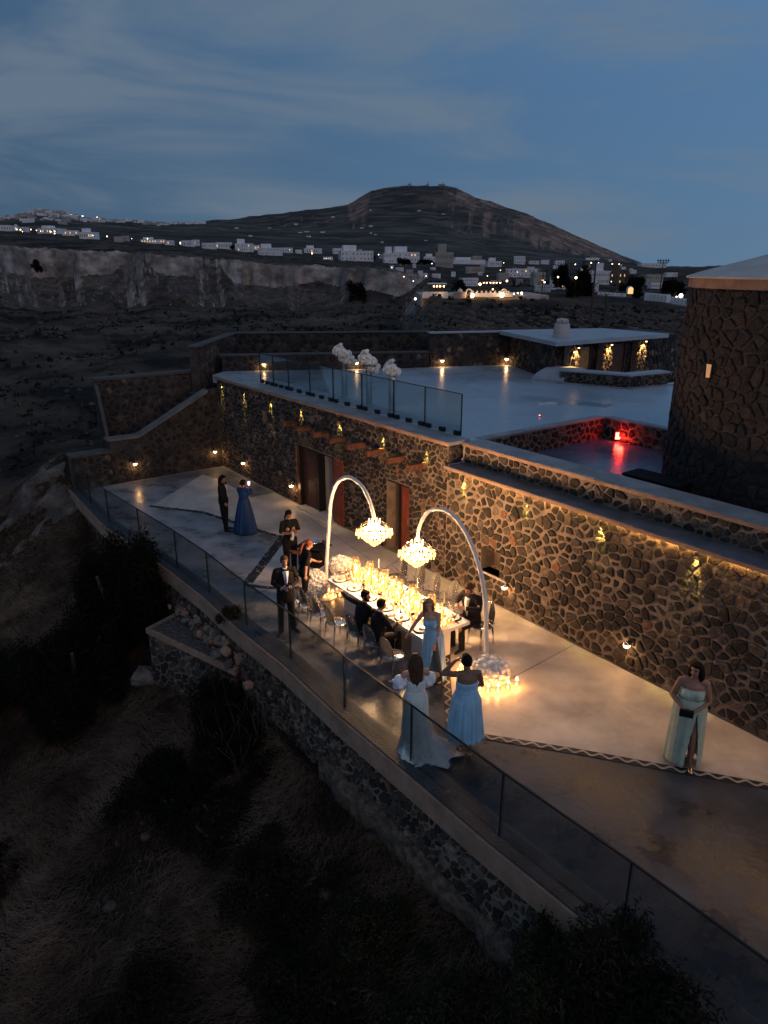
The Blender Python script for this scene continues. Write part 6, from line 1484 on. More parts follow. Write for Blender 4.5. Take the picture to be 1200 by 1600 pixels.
def person(label, pos, facing, J, skin, fem=False, k=1.0, bulk=1.0, curl=(.5, .5), pose_group=None, hair=None, hairm='hair_dark', barefeet=False, face=True, hands=(1, 1)):
    """facing: world angle of the look direction of the body; local +y is forward, +x the person's right"""
    t = thing('person', label, 'person', pos, facing - math.pi / 2); t.scale = (k, k, k)
    side = (J['shR'] - J['shL']).normalized(); hs = (J['hiR'] - J['hiL']).normalized()
    b = B(); pel, ch, nk = J['pel'], J['chest'], J['neck']; up = (nk - pel).normalized()
    W_ = .88 if fem else 1.0
    b.tube([pel - up * .09, pel, lerp(pel, ch, .5), ch, lerp(ch, nk, .55), lerp(ch, nk, .85)], [.13 * bulk, (.172 if fem else .165) * bulk, (.125 if fem else .145) * bulk, .160 * W_ * bulk, .158 * W_ * bulk, .07],
           14, ry=[.10 * bulk, .118 * bulk, .095 * bulk, .112 * bulk, .10 * bulk, .06], side=side, rnd=True)
    if fem:
        fw = up.cross(side) * -1; fw = fw if fw.dot(V3((0, 1, 0))) >= 0 else -fw
        for sg in (-1, 1): b.sph(lerp(pel, ch, .93) + side * .07 * sg * bulk + fw * .075 * bulk, .066 * bulk, 10, 7)
    hd = J['head']; fdir = J['face'].normalized(); fup = (hd - nk).normalized(); fup = (V3((0, 0, 1)) * .6 + fup * .4).normalized(); fs = fdir.cross(fup).normalized(); fup = fs.cross(fdir).normalized()
    b.tube([lerp(ch, nk, .75), nk, hd - fup * .05], [.066, .052, .048], 10, rnd=True)
    for sg, s in ((-1, 'L'), (1, 'R')):
        sh, el, wr, ha = J['sh' + s], J['el' + s], J['wr' + s], J['ha' + s]
        b.tube([nk - up * .03 + side * .04 * sg, sh], [.05, .056 * (.9 if fem else 1) * bulk ** .5], 8, rnd=True)
        limb(b, sh, el, .052 * bulk ** .7 * W_, .04 * W_, .006); limb(b, el, wr, .04 * W_, .026, .005, .25)
        if hands[0 if sg < 0 else 1]: hand(b, wr, ha, (V3((0, 1, 0)) + side * -sg * .6), curl[0 if sg < 0 else 1])
        hi, kn, an, to = J['hi' + s], J['kn' + s], J['an' + s], J['to' + s]
        limb(b, hi, kn, .088 * bulk, .055, .008, .2); limb(b, kn, an, .052, .036, .010, .3)
        fd = (to - an); fd.z = 0; fd = fd.normalized() if fd.length > 1e-4 else V3((0, 1, 0)); he = V3((an.x, an.y, an.z - .05)) - fd * .03
        b.tube([he, lerp(he, to, .6) + V3((0, 0, .012)), to], [.032, .038, .028], 8, ry=[.03, .026, .016], side=fd.cross(V3((0, 0, 1))), rnd=True); b.tube([an, he], [.036, .034], 8, rnd=True)
    R = Matrix((fs, fdir, fup)).transposed()
    hp = lambda x, y, z: hd + fs * x + fdir * y + fup * z
    b.sph(hp(0, -.012, .02), (.074, .092, .09), 16, 12, R=R); b.sph(hp(0, .02, -.045), (.055, .064, .068), 12, 8, R=R); b.sph(hp(0, .06, -.088), (.024, .022, .02), 8, 6, R=R)
    b.tube([hp(0, .083, .012), hp(0, .106, -.028)], [.010, .016], 6, rnd=True)
    for sg in (-1, 1): b.sph(hp(sg * .076, -.008, -.01), (.010, .019, .028), 8, 6, R=R); b.sph(hp(sg * .032, .074, -.035), (.022, .016, .02), 8, 6, R=R)
    body = remesh(b, .0092, 'body', skin, t, 2)
    if face:
        for sg in (-1, 1):
            e = B(); e.sph(hp(sg * .029, .079, .006), (.011, .006, .007), 8, 6, R=R); e.obj('eye', 'eye_dark', t, smooth=True)
            e = B(); e.tube([hp(sg * .016, .086, .022), hp(sg * .032, .086, .027), hp(sg * .048, .074, .02)], .0035, 5); e.obj('eyebrow', hairm, t)
        e = B(); e.sph(hp(0, .083, -.058), (.022, .008, .007), 10, 6, R=R); e.obj('mouth', 'lips', t, smooth=True)
    if hair:
        h = B(); g = random.Random(len(label))
        h.sph(hp(0, -.022, .034), (.083, .092, .088), 16, 12, R=R); h.sph(hp(0, .03, .078), (.062, .05, .03), 12, 8, R=R)
        for sg in (-1, 1): h.sph(hp(sg * .06, -.02, .0), (.025, .06, .05), 10, 8, R=R)
        if hair == 'short': h.sph(hp(0, -.055, -.01), (.066, .045, .06), 12, 8, R=R)
        if hair in ('long', 'mid'):
            L = .34 if hair == 'long' else .2
            for i in range(13):
                a = -1.9 + 3.8 * i / 12; x = math.sin(a) * .075; y = -.03 - math.cos(a) * .066
                q0 = hp(x, y, .03); q1 = hp(x * 1.25, y * 1.15, -.07); q2 = hp(x * 1.15, y * 1.2 - .015, -.07) - V3((0, 0, L * (.5 + .1 * g.random()))); q3 = q2 - V3((g.uniform(-.01, .01), g.uniform(-.01, .02), L * .3))
                h.tube([q0, q1, q2, q3], [.03, .032, .028, .012], 7, rnd=True)
        if hair == 'bun': h.sph(hp(0, -.115, .02), (.05, .045, .045), 10, 8, R=R); h.sph(hp(0, -.06, 0), (.066, .05, .06), 10, 8, R=R)
        if hair == 'tail':
            h.sph(hp(0, -.06, 0), (.066, .05, .06), 10, 8, R=R); h.tube([hp(0, -.1, .03), hp(0, -.15, -.04), hp(.02, -.14, -.2), hp(.03, -.12, -.34)], [.025, .035, .03, .012], 8, rnd=True)
        remesh(h, .011, 'hair', hairm, t, 2)
    t['_'] = 0; del t['_']
    return t, dict(J=J, side=side, up=up, bulk=bulk, hp=hp, R=R, fem=fem)
def front(P):
    fw = P['side'].cross(P['up']) * -1; fw = fw if (fw.y > 0) else -fw
    return fw
def beard(t, P, m='hair_dark'):
    hp, R = P['hp'], P['R']; b = B(); b.sph(hp(0, .052, -.085), (.045, .042, .038), 12, 8, R=R)
    for sg in (-1, 1): b.sph(hp(sg * .052, .02, -.05), (.016, .04, .045), 8, 8, R=R)
    b.tube([hp(-.028, .082, -.045), hp(0, .093, -.042), hp(.028, .082, -.045)], .007, 6); remesh(b, .009, 'beard', m, t, 1)
def trousers(t, P, m='black_suit', r=1.0):
    J = P['J']; b = B(); k = P['bulk']
    b.tube([J['pel'] + P['up'] * .06, J['pel'], J['pel'] - P['up'] * .07], [.165 * k, .178 * k, .15 * k], 14, ry=[.12 * k, .13 * k, .115 * k], side=P['side'], rnd=True)
    for s in 'LR':
        an = J['an' + s] + V3((0, 0, -.02)); b.tube([J['hi' + s], lerp(J['hi' + s], J['kn' + s], .4), J['kn' + s], lerp(J['kn' + s], an, .4), an], [.104 * k * r, .094 * k * r, .074 * r, .068 * r, .062 * r], 12, rnd=True)
    remesh(b, .013, 'trousers', m, t, 3)
def shoes(t, P, m='black_metal', heel=False):
    J = P['J']
    for s in 'LR':
        an, to = J['an' + s], J['to' + s]; fd = (to - an); fd.z = 0; fd = fd.normalized(); he = V3((an.x, an.y, max(.03, an.z - .055))) - fd * .045; b = B(); sd = fd.cross(V3((0, 0, 1)))
        b.tube([he, lerp(he, to, .5) + V3((0, 0, .012)), to + fd * .03 + V3((0, 0, .0))], [.04, .046, .036], 10, ry=[.04, .036, .024], side=sd, rnd=True)
        if heel: b.tube([he + V3((0, 0, -.01)), V3((he.x, he.y, .004))], [.014, .007], 6)
        b.obj('shoe', m, t, smooth=True)
def jacket(t, P, m='black_suit', length=.17, shirt='white_shirt', tie=None, sleeve=1.0, open_=.05, name='jacket', cuffs=True, fit=1.0):
    J = P['J']; b = B(); k = P['bulk']; pel, ch, nk, up = J['pel'], J['chest'], J['neck'], P['up']; kk = fit * k * (.9 if P['fem'] else 1)
    b.tube([pel - up * length, pel, lerp(pel, ch, .5), ch, lerp(ch, nk, .5), lerp(ch, nk, .86)], [.195 * kk, .19 * kk, .168 * kk, .188 * kk, .188 * kk, .10], 16, ry=[.135 * kk, .145 * kk, .128 * kk, .14 * kk, .128 * kk, .08], side=P['side'], rnd=True)
    for sg, s in ((-1, 'L'), (1, 'R')):
        sh, el, wr = J['sh' + s], J['el' + s], J['wr' + s]; e = lerp(el, wr, .9) if sleeve >= 1 else lerp(sh, el, sleeve)
        b.tube([nk - up * .035 + P['side'] * .06 * sg, sh + P['side'] * .005 * sg], [.06, .07 * kk], 8, rnd=True)
        b.tube([sh, lerp(sh, el, .5), el, e] if sleeve >= 1 else [sh, e], [.072 * kk, .066 * kk, .056, .044] if sleeve >= 1 else [.075 * kk, .07 * kk], 12, rnd=True)
    remesh(b, .013, name, m, t, 3); fw = front(P)
    if shirt:
        def fp(u, x, o): 
            c = lerp(ch, nk, u) if u >= 0 else lerp(ch, pel, -u); ryy = (.140 if -.6 < u < .5 else .14) * kk * (1 - max(0, u - .35) * .55) * (1 - .12 * max(0, -u)); return c + P['side'] * x + fw * (ryy * math.sqrt(max(0, 1 - (x / .2) ** 2)) + o)
        q = B(); us = np.linspace(.86, -.75, 9); v = []
        for u in us:
            w = .012 + .052 * max(0, (u + .75) / 1.6)
            for x in (-w, 0, w): v.append(fp(u, x, .008))
        f = [(i * 3 + j, i * 3 + j + 1, i * 3 + j + 4, i * 3 + j + 3) for i in range(8) for j in range(2)]; q.add(v, f); o = q.obj('shirt_front', shirt, t, smooth=True); md = o.modifiers.new('s', 'SOLIDIFY'); md.thickness = .012
        q = B(); q.tube([P['hp'](-.05, -.0, -.135), P['hp'](-.03, .045, -.145), P['hp'](0, .058, -.155), P['hp'](.03, .045, -.145), P['hp'](.05, 0, -.135), P['hp'](0, -.055, -.12), P['hp'](-.05, 0, -.135)], .013, 6, caps=False); q.obj('collar', shirt, t, smooth=True)
        if tie:
            q = B(); v = []
            for i, u in enumerate(np.linspace(.8, -.95, 8)):
                w = .012 + .02 * i / 7
                for x in (-w, w): v.append(fp(u, x, .016))
            q.add(v, [(i * 2, i * 2 + 1, i * 2 + 3, i * 2 + 2) for i in range(7)]); o = q.obj('tie', tie, t, smooth=True); md = o.modifiers.new('s', 'SOLIDIFY'); md.thickness = .01
    if cuffs and sleeve >= 1:
        for s in 'LR':
            q = B(); q.tube([lerp(J['el' + s], J['wr' + s], .86), lerp(J['el' + s], J['wr' + s], .99)], [.04, .037], 10); q.obj('cuff', shirt or 'white_shirt', t, smooth=True)
def phone(pos, dirv, label, lit=False, parent=None):
    t = thing('phone', label, 'phone', pos); d = V3(dirv).normalized(); up = V3((0, 0, 1)) - d * d.z; up = up.normalized() if up.length > .01 else V3((0, 1, 0)); s = d.cross(up); b = B()
    def bx(w, h, th, o): 
        c = d * o; return [c + s * i * w + up * j * h + d * k * th for k in (-1, 1) for i, j in ((-1, -1), (1, -1), (1, 1), (-1, 1))]
    F6 = [(3, 2, 1, 0), (4, 5, 6, 7), (0, 1, 5, 4), (1, 2, 6, 5), (2, 3, 7, 6), (3, 0, 4, 7)]
    b.add(bx(.037, .075, .0045, 0), F6); b.obj('case', 'black_metal', t); b = B(); b.add(bx(.034, .07, .001, -.0062), F6); b.obj('screen', 'phone_screen' if lit else 'window_dark', t)
    return t
def skirt(t, rings, m, name='skirt', pleat=.05, k=13, seg=64, seed=0, slit=None, thick=.008):
    """rings: (cx,cy,z,rx,ry); pleats grow to the hem; slit=(angle,width,first ring)"""
    seg = 150; v = []; f = []; n = len(rings); g = random.Random(seed); ph = [g.uniform(0, 6) for _ in range(3)]
    sub = []
    for i in range(n - 1):
        for j in range(12): u = j / 12; sub.append(tuple(rings[i][c] * (1 - u) + rings[i + 1][c] * u for c in range(5)))
    sub.append(rings[-1]); n = len(sub)
    for i, (cx, cy_, z, rx, ry) in enumerate(sub):
        u = i / (n - 1)
        for q in range(seg):
            a = 2 * math.pi * q / seg; w = 1 + pleat * 1.5 * (u ** .7) * (math.sin(k * a + ph[0] + 1.5 * u) * .7 + .5 * math.sin((k * 1.7) * a + ph[1])) + .02 * u * math.sin(3 * a + ph[2])
            v.append((cx + rx * w * math.cos(a), cy_ + ry * w * math.sin(a), z))
    for i in range(n - 1):
        for q in range(seg):
            if slit:
                a = (2 * math.pi * (q + .5) / seg - slit[0] + math.pi) % (2 * math.pi) - math.pi; u = i / (n - 1)
                if u > slit[2] and abs(a) < slit[1] * (u - slit[2]) / (1 - slit[2]): continue
            f.append((i * seg + q, i * seg + (q + 1) % seg, (i + 1) * seg + (q + 1) % seg, (i + 1) * seg + q))
    o = link(name, nmesh(name, v, f, [m], smooth=True), t); md = o.modifiers.new('s', 'SOLIDIFY'); md.thickness = thick; return o
def bodice(t, P, m, top=.72, low=-.35, kk=1.07, straps=(), name='bodice'):
    J = P['J']; b = B(); k = P['bulk'] * kk; pel, ch, nk, up = J['pel'], J['chest'], J['neck'], P['up']
    T_ = lerp(ch, nk, top - .5) if top > .5 else lerp(pel, ch, top * 2)
    b.tube([pel - up * .06, pel, lerp(pel, ch, .5), ch, T_], [.185 * k, .18 * k, .135 * k, .150 * k, .148 * k], 16, ry=[.13 * k, .128 * k, .105 * k, .118 * k, .112 * k], side=P['side'])
    fw = front(P)
    for sg in (-1, 1): b.sph(lerp(pel, ch, .93) + P['side'] * .066 * sg * P['bulk'] + fw * .080 * P['bulk'], .074 * P['bulk'], 10, 7)
    b.sph(lerp(pel, ch, .95) + fw * .085 * P['bulk'], (.10 * P['bulk'], .055 * P['bulk'], .07 * P['bulk']), 12, 8)
    for (a, c, r_) in straps: b.tube([a, lerp(a, c, .5) + V3((0, 0, .0)), c], r_, 6, rnd=True)
    remesh(b, .012, name, m, t, 2)

F = .006
# 1 black blazer person seen from the back left, hand behind the hip
J = joints(elL=(-.30, -.10, 1.17), wrL=(-.19, -.06, 1.0), haL=(-.12, .0, .97), elR=(.22, .02, 1.14), wrR=(.2, .12, .95), haR=(.19, .16, .87), face=(.5, 1, -.35), head=(.03, .05, 1.62), anR=(.13, .08, .085), toR=(.17, .24, .03))
t, P = person('person in a black blazer with long dark hair beside the woman in royal blue', (-4.78, 20.1, F), math.radians(-8), J, 'skin_tan', hair='mid', k=1.0)
trousers(t, P); shoes(t, P); jacket(t, P, length=.1, shirt='grey_top', cuffs=False)
# 2 royal blue gown, holding up a phone
J = joints(elL=(-.24, .10, 1.22), wrL=(-.10, .24, 1.40), haL=(-.05, .27, 1.47), elR=(.24, .10, 1.22), wrR=(.10, .25, 1.40), haR=(.05, .28, 1.47), face=(0, 1, -.05))
t, P = person('woman in a floor length royal blue gown raising a glowing phone', (-4.14, 19.95, F), math.radians(63), J, 'skin_tan', fem=True, hair='bun', k=.93, bulk=1.08)
jacket(t, P, 'royal_blue', length=.02, shirt=None, sleeve=1.0, name='gown_top', cuffs=False, fit=1.0)
skirt(t, [(0, 0, 1.13, .165, .13), (0, 0, .98, .2, .17), (0, 0, .6, .28, .25), (0, 0, .012, .38, .36)], 'royal_blue', 'gown_skirt', .045, 12)
ph_ = phone(t.matrix_world @ V3((0, 0, 0)) + V3((-4.14, 19.95, 0)) * 0, (0, 1, 0), 'glowing phone held up by the woman in royal blue', True)
a_ = math.radians(63); ph_.location = (-4.14 + math.cos(a_) * .29, 19.95 + math.sin(a_) * .29, 1.44); ph_.rotation_euler = (0, 0, a_ - math.pi / 2 + .5)
# 3 waitress in black wiping a glass
J = joints(elL=(-.25, .03, 1.16), wrL=(-.08, .22, 1.12), haL=(-.0, .26, 1.13), elR=(.25, .04, 1.16), wrR=(.07, .22, 1.18), haR=(.0, .26, 1.22), face=(0, 1, -.5))
t, P = person('waitress in black with dark hair wiping a bottle behind the black side table', (-2.42, 17.0, F), math.radians(-62), J, 'skin_tan', fem=True, hair='tail', k=.97)
jacket(t, P, 'black_cloth', length=.06, shirt=None, sleeve=.85, name='blouse'); trousers(t, P, 'black_cloth', 1.2); shoes(t, P)
q = thing('cleaning_cloth', 'grey cloth held by the waitress in black', 'cloth', (-2.31, 16.76, 1.10)); b = B(); b.tube([(0, 0, .09), (.02, -.01, 0), (-.02, -.02, -.1)], [.04, .03, .05], 8, ry=[.02, .015, .015], side=(1, 0, 0), rnd=True); b.obj('folded_cloth', 'grey_top', q, smooth=True)
# 4 red haired waitress walking to the table
J = joints(pel=(0, 0, .95), chest=(0, .05, 1.25), neck=(0, .10, 1.44), head=(0, .15, 1.59), face=(.1, 1, -.5), shL=(-.16, .09, 1.39), shR=(.16, .08, 1.39), elL=(-.2, .16, 1.15), wrL=(-.15, .36, 1.06), haL=(-.12, .44, 1.04), elR=(.24, -.02, 1.16), wrR=(.26, -.05, .93), haR=(.26, -.03, .84),
           knL=(-.09, .16, .52), anL=(-.09, .14, .09), toL=(-.10, .30, .03), knR=(.09, -.02, .5), anR=(.09, -.30, .14), toR=(.10, -.17, .035))
t, P = person('red haired waitress in black stepping towards the left end of the table', (-1.84, 15.02, F), math.radians(25), J, 'skin_fair', fem=True, hair='tail', hairm='hair_red', k=.96)
jacket(t, P, 'black_cloth', length=.09, shirt=None, sleeve=.85, name='blouse'); trousers(t, P, 'black_cloth'); shoes(t, P)
# 5 man in dark suit and blue tie looking at his phone
J = joints(elL=(-.25, .02, 1.17), wrL=(-.06, .22, 1.13), haL=(.02, .25, 1.17), elR=(.26, .0, 1.17), wrR=(.10, .20, 1.10), haR=(.02, .25, 1.13), face=(.05, 1, -.05), anL=(-.14, -.03, .085), toL=(-.20, .13, .03), anR=(.15, .06, .085), toR=(.23, .20, .03), knR=(.13, .05, .5))
t, P = person('man in a dark suit and blue tie standing by the glass holding a phone', (-2.10, 13.78, F), math.radians(-72), J, 'skin_tan', hair='short', hairm='hair_brown', k=1.02)
trousers(t, P); shoes(t, P); jacket(t, P, tie='blue_tie')
phone((-2.02, 13.50, 1.21), (.3, -.9, -.5), 'dark phone in the hands of the suited man by the glass')
# seated poses
def seated(**k):
    d = dict(pel=(0, 0, .56), chest=(0, .03, .86), neck=(0, .05, 1.07), head=(0, .08, 1.23), shL=(-.18, .04, 1.02), shR=(.18, .04, 1.02), elL=(-.26, .15, .80), elR=(.26, .15, .80), wrL=(-.17, .38, .82), wrR=(.17, .38, .82), haL=(-.14, .46, .82), haR=(.14, .46, .82),
             hiL=(-.09, .02, .54), hiR=(.09, .02, .54), knL=(-.12, .44, .52), knR=(.12, .44, .52), anL=(-.12, .42, .09), anR=(.12, .42, .09), toL=(-.13, .58, .03), toR=(.13, .58, .03)); d.update(k); return joints(**d)
wallward = math.atan2(-NN[1], -NN[0])
# 6 man with outstretched arm
J = seated(chest=(.03, .06, .86), neck=(.05, .08, 1.07), head=(.06, .12, 1.23), face=(1, .55, -.15), elL=(-.42, .06, 1.02), wrL=(-.68, .10, 1.05), haL=(-.77, .11, 1.05), shL=(-.17, .06, 1.03), shR=(.21, .07, 1.01))
t, P = person('seated man in a dark suit stretching his arm along the table', W(.57, 3.80, F), wallward + .1, J, 'skin_tan', hair='short', k=1.0, curl=(.3, .5))
trousers(t, P); shoes(t, P); jacket(t, P, length=.08); beard(t, P)
# 7 man seen from behind
J = seated(face=(.25, 1, -.25), head=(.01, .10, 1.235))
t, P = person('seated man in a dark suit seen from behind beside the man stretching his arm', W(1.12, 3.76, F), wallward - .05, J, 'skin_tan', hair='short', k=1.0)
trousers(t, P); shoes(t, P); jacket(t, P, length=.08)
b = B(); b.tube([P['hp'](-.055, -.03, -.115), P['hp'](0, -.065, -.11), P['hp'](.055, -.03, -.115)], .02, 6); b.obj('rear_collar', 'white_shirt', t, smooth=True)
# 9 bearded man in a dinner jacket at the right end
J = seated(face=(.05, 1, -.75), head=(0, .13, 1.22), elL=(-.29, .12, .86), elR=(.29, .12, .86), wrL=(-.10, .36, .90), wrR=(.10, .36, .90), haL=(-.02, .42, .93), haR=(.02, .42, .93), hiL=(-.09, 0, .54))
t, P = person('bearded man in a black dinner jacket eating at the right end of the table', W(1.68, 1.72, F), math.atan2(NN[1], NN[0]) + .12, J, 'skin_fair', hair='short', hairm='hair_brown', k=1.06, bulk=1.1)
trousers(t, P); shoes(t, P); jacket(t, P, length=.08); beard(t, P, 'hair_red')
b = B(); b.box(tuple(P['hp'](0, .085, -.165)), (.1, .02, .03)); b.obj('bow_tie', 'black_cloth', t)
# 8 woman in powder blue one shoulder dress leaning on the table
J = joints(pel=(.0, 0, .98), chest=(.03, .03, 1.26), neck=(.06, .05, 1.45), head=(.07, .09, 1.61), face=(-.75, 1, -.1), shR=(.20, .08, 1.38), shL=(-.10, .0, 1.42), elR=(.33, .12, 1.16), wrR=(.45, .16, .92), haR=(.51, .18, .84), elL=(-.15, .04, 1.12), wrL=(-.12, .12, .88), haL=(-.11, .14, .79), knL=(-.12, -.02, .5), anL=(-.15, -.10, .11), toL=(-.18, .05, .03))
t, P = person('woman in a powder blue one shoulder dress leaning on the table corner', (.93, 11.88, F), math.radians(-128), J, 'skin_fair', fem=True, hair='mid', hairm='hair_blond', k=1.0)
bodice(t, P, 'powder_blue', top=.78, straps=[(J['chest'] + V3((.06, .09, .06)), J['neck'] + V3((.06, .02, -.05)), .022), (J['neck'] + V3((.06, .02, -.05)), J['chest'] + V3((.06, -.08, .08)), .022)])
skirt(t, [(-.0, .01, 1.12, .150, .125), (0, 0, .98, .195, .16), (-.01, 0, .6, .21, .19), (-.03, .02, .05, .23, .24)], 'powder_blue', 'skirt', .04, 11, slit=(2.35, .75, .28))
shoes(t, P, 'gold_shoe', True)
# 10 bride from the back
J = joints(elL=(-.30, .06, 1.19), wrL=(-.22, .24, 1.06), haL=(-.19, .30, 1.02), elR=(.27, .06, 1.16), wrR=(.21, .22, 1.0), haR=(.19, .28, .95), face=(.15, 1, -.05), head=(0, .02, 1.63))
t, P = person('bride from behind in an ivory gown with puffed white sleeves and a short train', (.50, 9.78, F), math.radians(105), J, 'skin_fair', fem=True, hair='long', hairm='hair_brown', k=1.02)
bodice(t, P, 'ivory_lace', top=.70)
skirt(t, [(0, 0, 1.12, .14, .12), (0, 0, .97, .195, .165), (.0, 0, .62, .2, .19), (.02, -.03, .3, .23, .24), (.04, -.08, .012, .34, .38)], 'ivory_lace', 'gown_skirt', .035, 11)
v = []; f = []; nU, nV = 18, 12                     # train spread on the paving towards the woman in blue
for i in range(nU):
    a = -2.0 + 2.2 * i / (nU - 1)
    for j in range(nV):
        u = j / (nV - 1); rr_ = .18 + (.50 + .10 * math.sin(i * 1.3)) * u; v.append((.10 + math.cos(a) * rr_ * .95, -.06 + math.sin(a) * rr_ * .75, .30 * (1 - u) ** 2.2 + .012 + .045 * (1 + math.sin(a * 9 + u * 2)) * .5 * (.4 + u * .6)))
for i in range(nU - 1):
    for j in range(nV - 1): f.append((i * nV + j, i * nV + j + 1, (i + 1) * nV + j + 1, (i + 1) * nV + j))
o = link('train', nmesh('train', v, f, ['white_tulle'], smooth=True), t); md = o.modifiers.new('s', 'SOLIDIFY'); md.thickness = .01
for sg, s in ((-1, 'L'), (1, 'R')):
    b = B(); sh, el, wr = J['sh' + s], J['el' + s], J['wr' + s]; c = lerp(sh, el, .55) - V3((0, 0, .02))
    b.sph(c, (.105, .10, .125), 14, 10); b.sph(c + V3((sg * .03, -.03, .04)), (.08, .08, .09), 12, 8); b.tube([el, lerp(el, wr, .95)], [.055, .036], 10, rnd=True)
    for k in range(7): a = k * .9; b.sph(c + V3((.085 * math.cos(a), .08 * math.sin(a), .05 * math.sin(a * 2.3))), .042, 8, 6)
    remesh(b, .012, 'sleeve', 'white_tulle', t, 2)
# 11 woman in blue dress from the back, hand on her head
J = joints(shL=(-.18, .0, 1.43), elL=(-.36, .12, 1.38), wrL=(-.17, .10, 1.60), haL=(-.09, .09, 1.66), elR=(.26, .06, 1.17), wrR=(.17, .23, 1.05), haR=(.12, .30, 1.02), face=(-.1, 1, .1), head=(-.02, .02, 1.64), anR=(.05, -.14, .14), toR=(.06, -.05, .03), knR=(.08, -.02, .5), anL=(-.05, .05, .12), toL=(-.05, .18, .03))
t, P = person('woman from behind in a sky blue strapless dress, hand raised to her head', (1.31, 9.72, F), math.radians(98), J, 'skin_brown', fem=True, hair='bun', k=1.03, bulk=1.12, curl=(.9, .5))
bodice(t, P, 'powder_blue', top=.66)
skirt(t, [(0, 0, 1.13, .165, .13), (0, 0, .98, .22, .18), (0, 0, .62, .26, .22), (.0, 0, .30, .28, .25)], 'powder_blue', 'skirt', .05, 13)
skirt(t, [(0, 0, 1.18, .163, .132), (0, 0, 1.12, .168, .136)], 'powder_blue', 'waistband', .01, 6)
shoes(t, P, 'gold_shoe', True)
# 12 woman in mint dress with clutch
J = joints(elL=(-.25, .04, 1.14), wrL=(-.05, .21, 1.03), haL=(.05, .23, 1.02), elR=(.28, .02, 1.15), wrR=(.12, .20, 1.06), haR=(.04, .24, 1.04), face=(.55, .9, -.1), knL=(-.10, .12, .52), anL=(-.11, .12, .11), toL=(-.13, .27, .03), anR=(.12, -.08, .12), toR=(.15, .06, .03))
J['face'] = V3((.45, 1, -.05))
t, P = person('woman in a strapless mint green dress holding a black clutch near the high wall', (4.78, 9.5, F), math.radians(-112), J, 'skin_tan', fem=True, hair='mid', hairm='hair_dark', k=1.03, bulk=1.2)
bodice(t, P, 'mint_fabric', top=.78)
skirt(t, [(0, 0, 1.16, .19, .15), (0, 0, .98, .235, .185), (0, 0, .6, .25, .2), (0, .02, .07, .27, .24)], 'mint_fabric', 'skirt', .025, 9, slit=(2.0, .42, .3))
shoes(t, P, 'gold_shoe', True)
a_ = math.radians(-112); cl = thing('clutch_bag', 'small black clutch held by the woman in mint green', 'bag', (4.78 + math.cos(a_) * .30, 9.5 + math.sin(a_) * .30, 1.07), a_ - math.pi / 2); b = B(); b.box((.06, 0, 0), (.2, .05, .11)); b.obj('body', 'black_cloth', cl); b = B(); b.box((.06, .028, .02), (.2, .01, .07)); b.obj('flap', 'black_suit', cl)

# ------------------------------------------------------------------ foreground plants
def on_ground(s, n, dz=0.0):
    p = W(s, n); return Vector((p.x, p.y, float(znear(p.x, p.y)) + dz))
FG = 'dark shrubs on the slope below the terrace'
bush('pine_shrub', 'tall nearly black pine shrub leaning against the far part of the terrace edge', on_ground(-6.9, 6.55, -.2), (1.3, 1.2, 3.3), 46000, .03, 'pine_needles', nb=26, seed=4, cat='tree', group=None, stem=.12, aspect=2.2)
bush('pine_shrub', 'broad black pine shrub filling the slope left of the ruined pier', on_ground(-6.6, 8.0, -.3), (1.5, 1.5, 2.3), 42000, .03, 'pine_needles', nb=26, seed=5, cat='tree', stem=.12, aspect=2.2)
bush('pine_shrub', 'lower dark pine shrub left of the broad black one', on_ground(-8.0, 9.6, -.4), (1.2, 1.2, 1.6), 24000, .03, 'pine_needles', nb=10, seed=6, cat='tree', stem=.1, aspect=2.2)
for i, (s, n, R, cnt, m_, la) in enumerate([
    (-1.7, 6.1, (1.0, 1.0, 1.35), 9000, 'pine_needles', 'dark twiggy shrub in front of the ruined pier against the wall'),
    (-.3, 6.3, (.9, .95, 1.1), 8000, 'pine_needles', 'dark shrub at the wall foot below the clear chairs'),
    (-.7, 7.6, (1.2, 1.2, 1.0), 9000, 'pine_needles', 'spreading black shrub below the ruined pier'),
    (1.0, 7.2, (1.0, 1.1, .8), 7000, 'dark_scrub', 'low dark shrub halfway down the slope under the wall'),
    (3.0, 7.0, (1.1, 1.1, .75), 8000, 'dark_scrub', 'low leafy shrub under the bride'),
    (4.6, 7.3, (1.3, 1.2, .8), 9000, 'dark_scrub', 'leafy dark green shrub at the lower middle of the slope'),
    (4.9, 6.2, (.8, .8, .6), 6000, 'green_leaves', 'small leafy shrub hugging the mortar footing'),
    (6.6, 6.4, (1.1, 1.0, .95), 9000, 'green_leaves', 'leafy shrub rising by the end of the tan plaster band'),
    (7.7, 5.6, (1.0, .9, 2.15), 9000, 'green_leaves', 'tall leafy shrub covering the kerb at the lower right'),
    (8.8, 5.5, (1.1, 1.0, 2.6), 9000, 'dark_scrub', 'dark shrub at the bottom right corner against the glass'),
    (6.2, 8.2, (1.4, 1.3, .9), 9000, 'dark_scrub', 'broad dark shrub at the bottom edge of the slope'),
    (3.2, 9.3, (1.3, 1.4, .7), 8000, 'dark_scrub', 'flat dark shrub in the lower middle among dry grass'),
    (-3.0, 10.6, (.8, .8, .5), 3000, 'dark_scrub', 'small dark shrub alone on the dry grass slope')]):
    bush('shrub', la, on_ground(s, n, -.15), R, int(cnt * (5 if s > 7 else 2.6)), .024 if 'leaf' in la else .026, m_, nb=20, seed=70 + i, group=FG, stem=.05, aspect=1.5 if 'leaf' in la else 2.2)
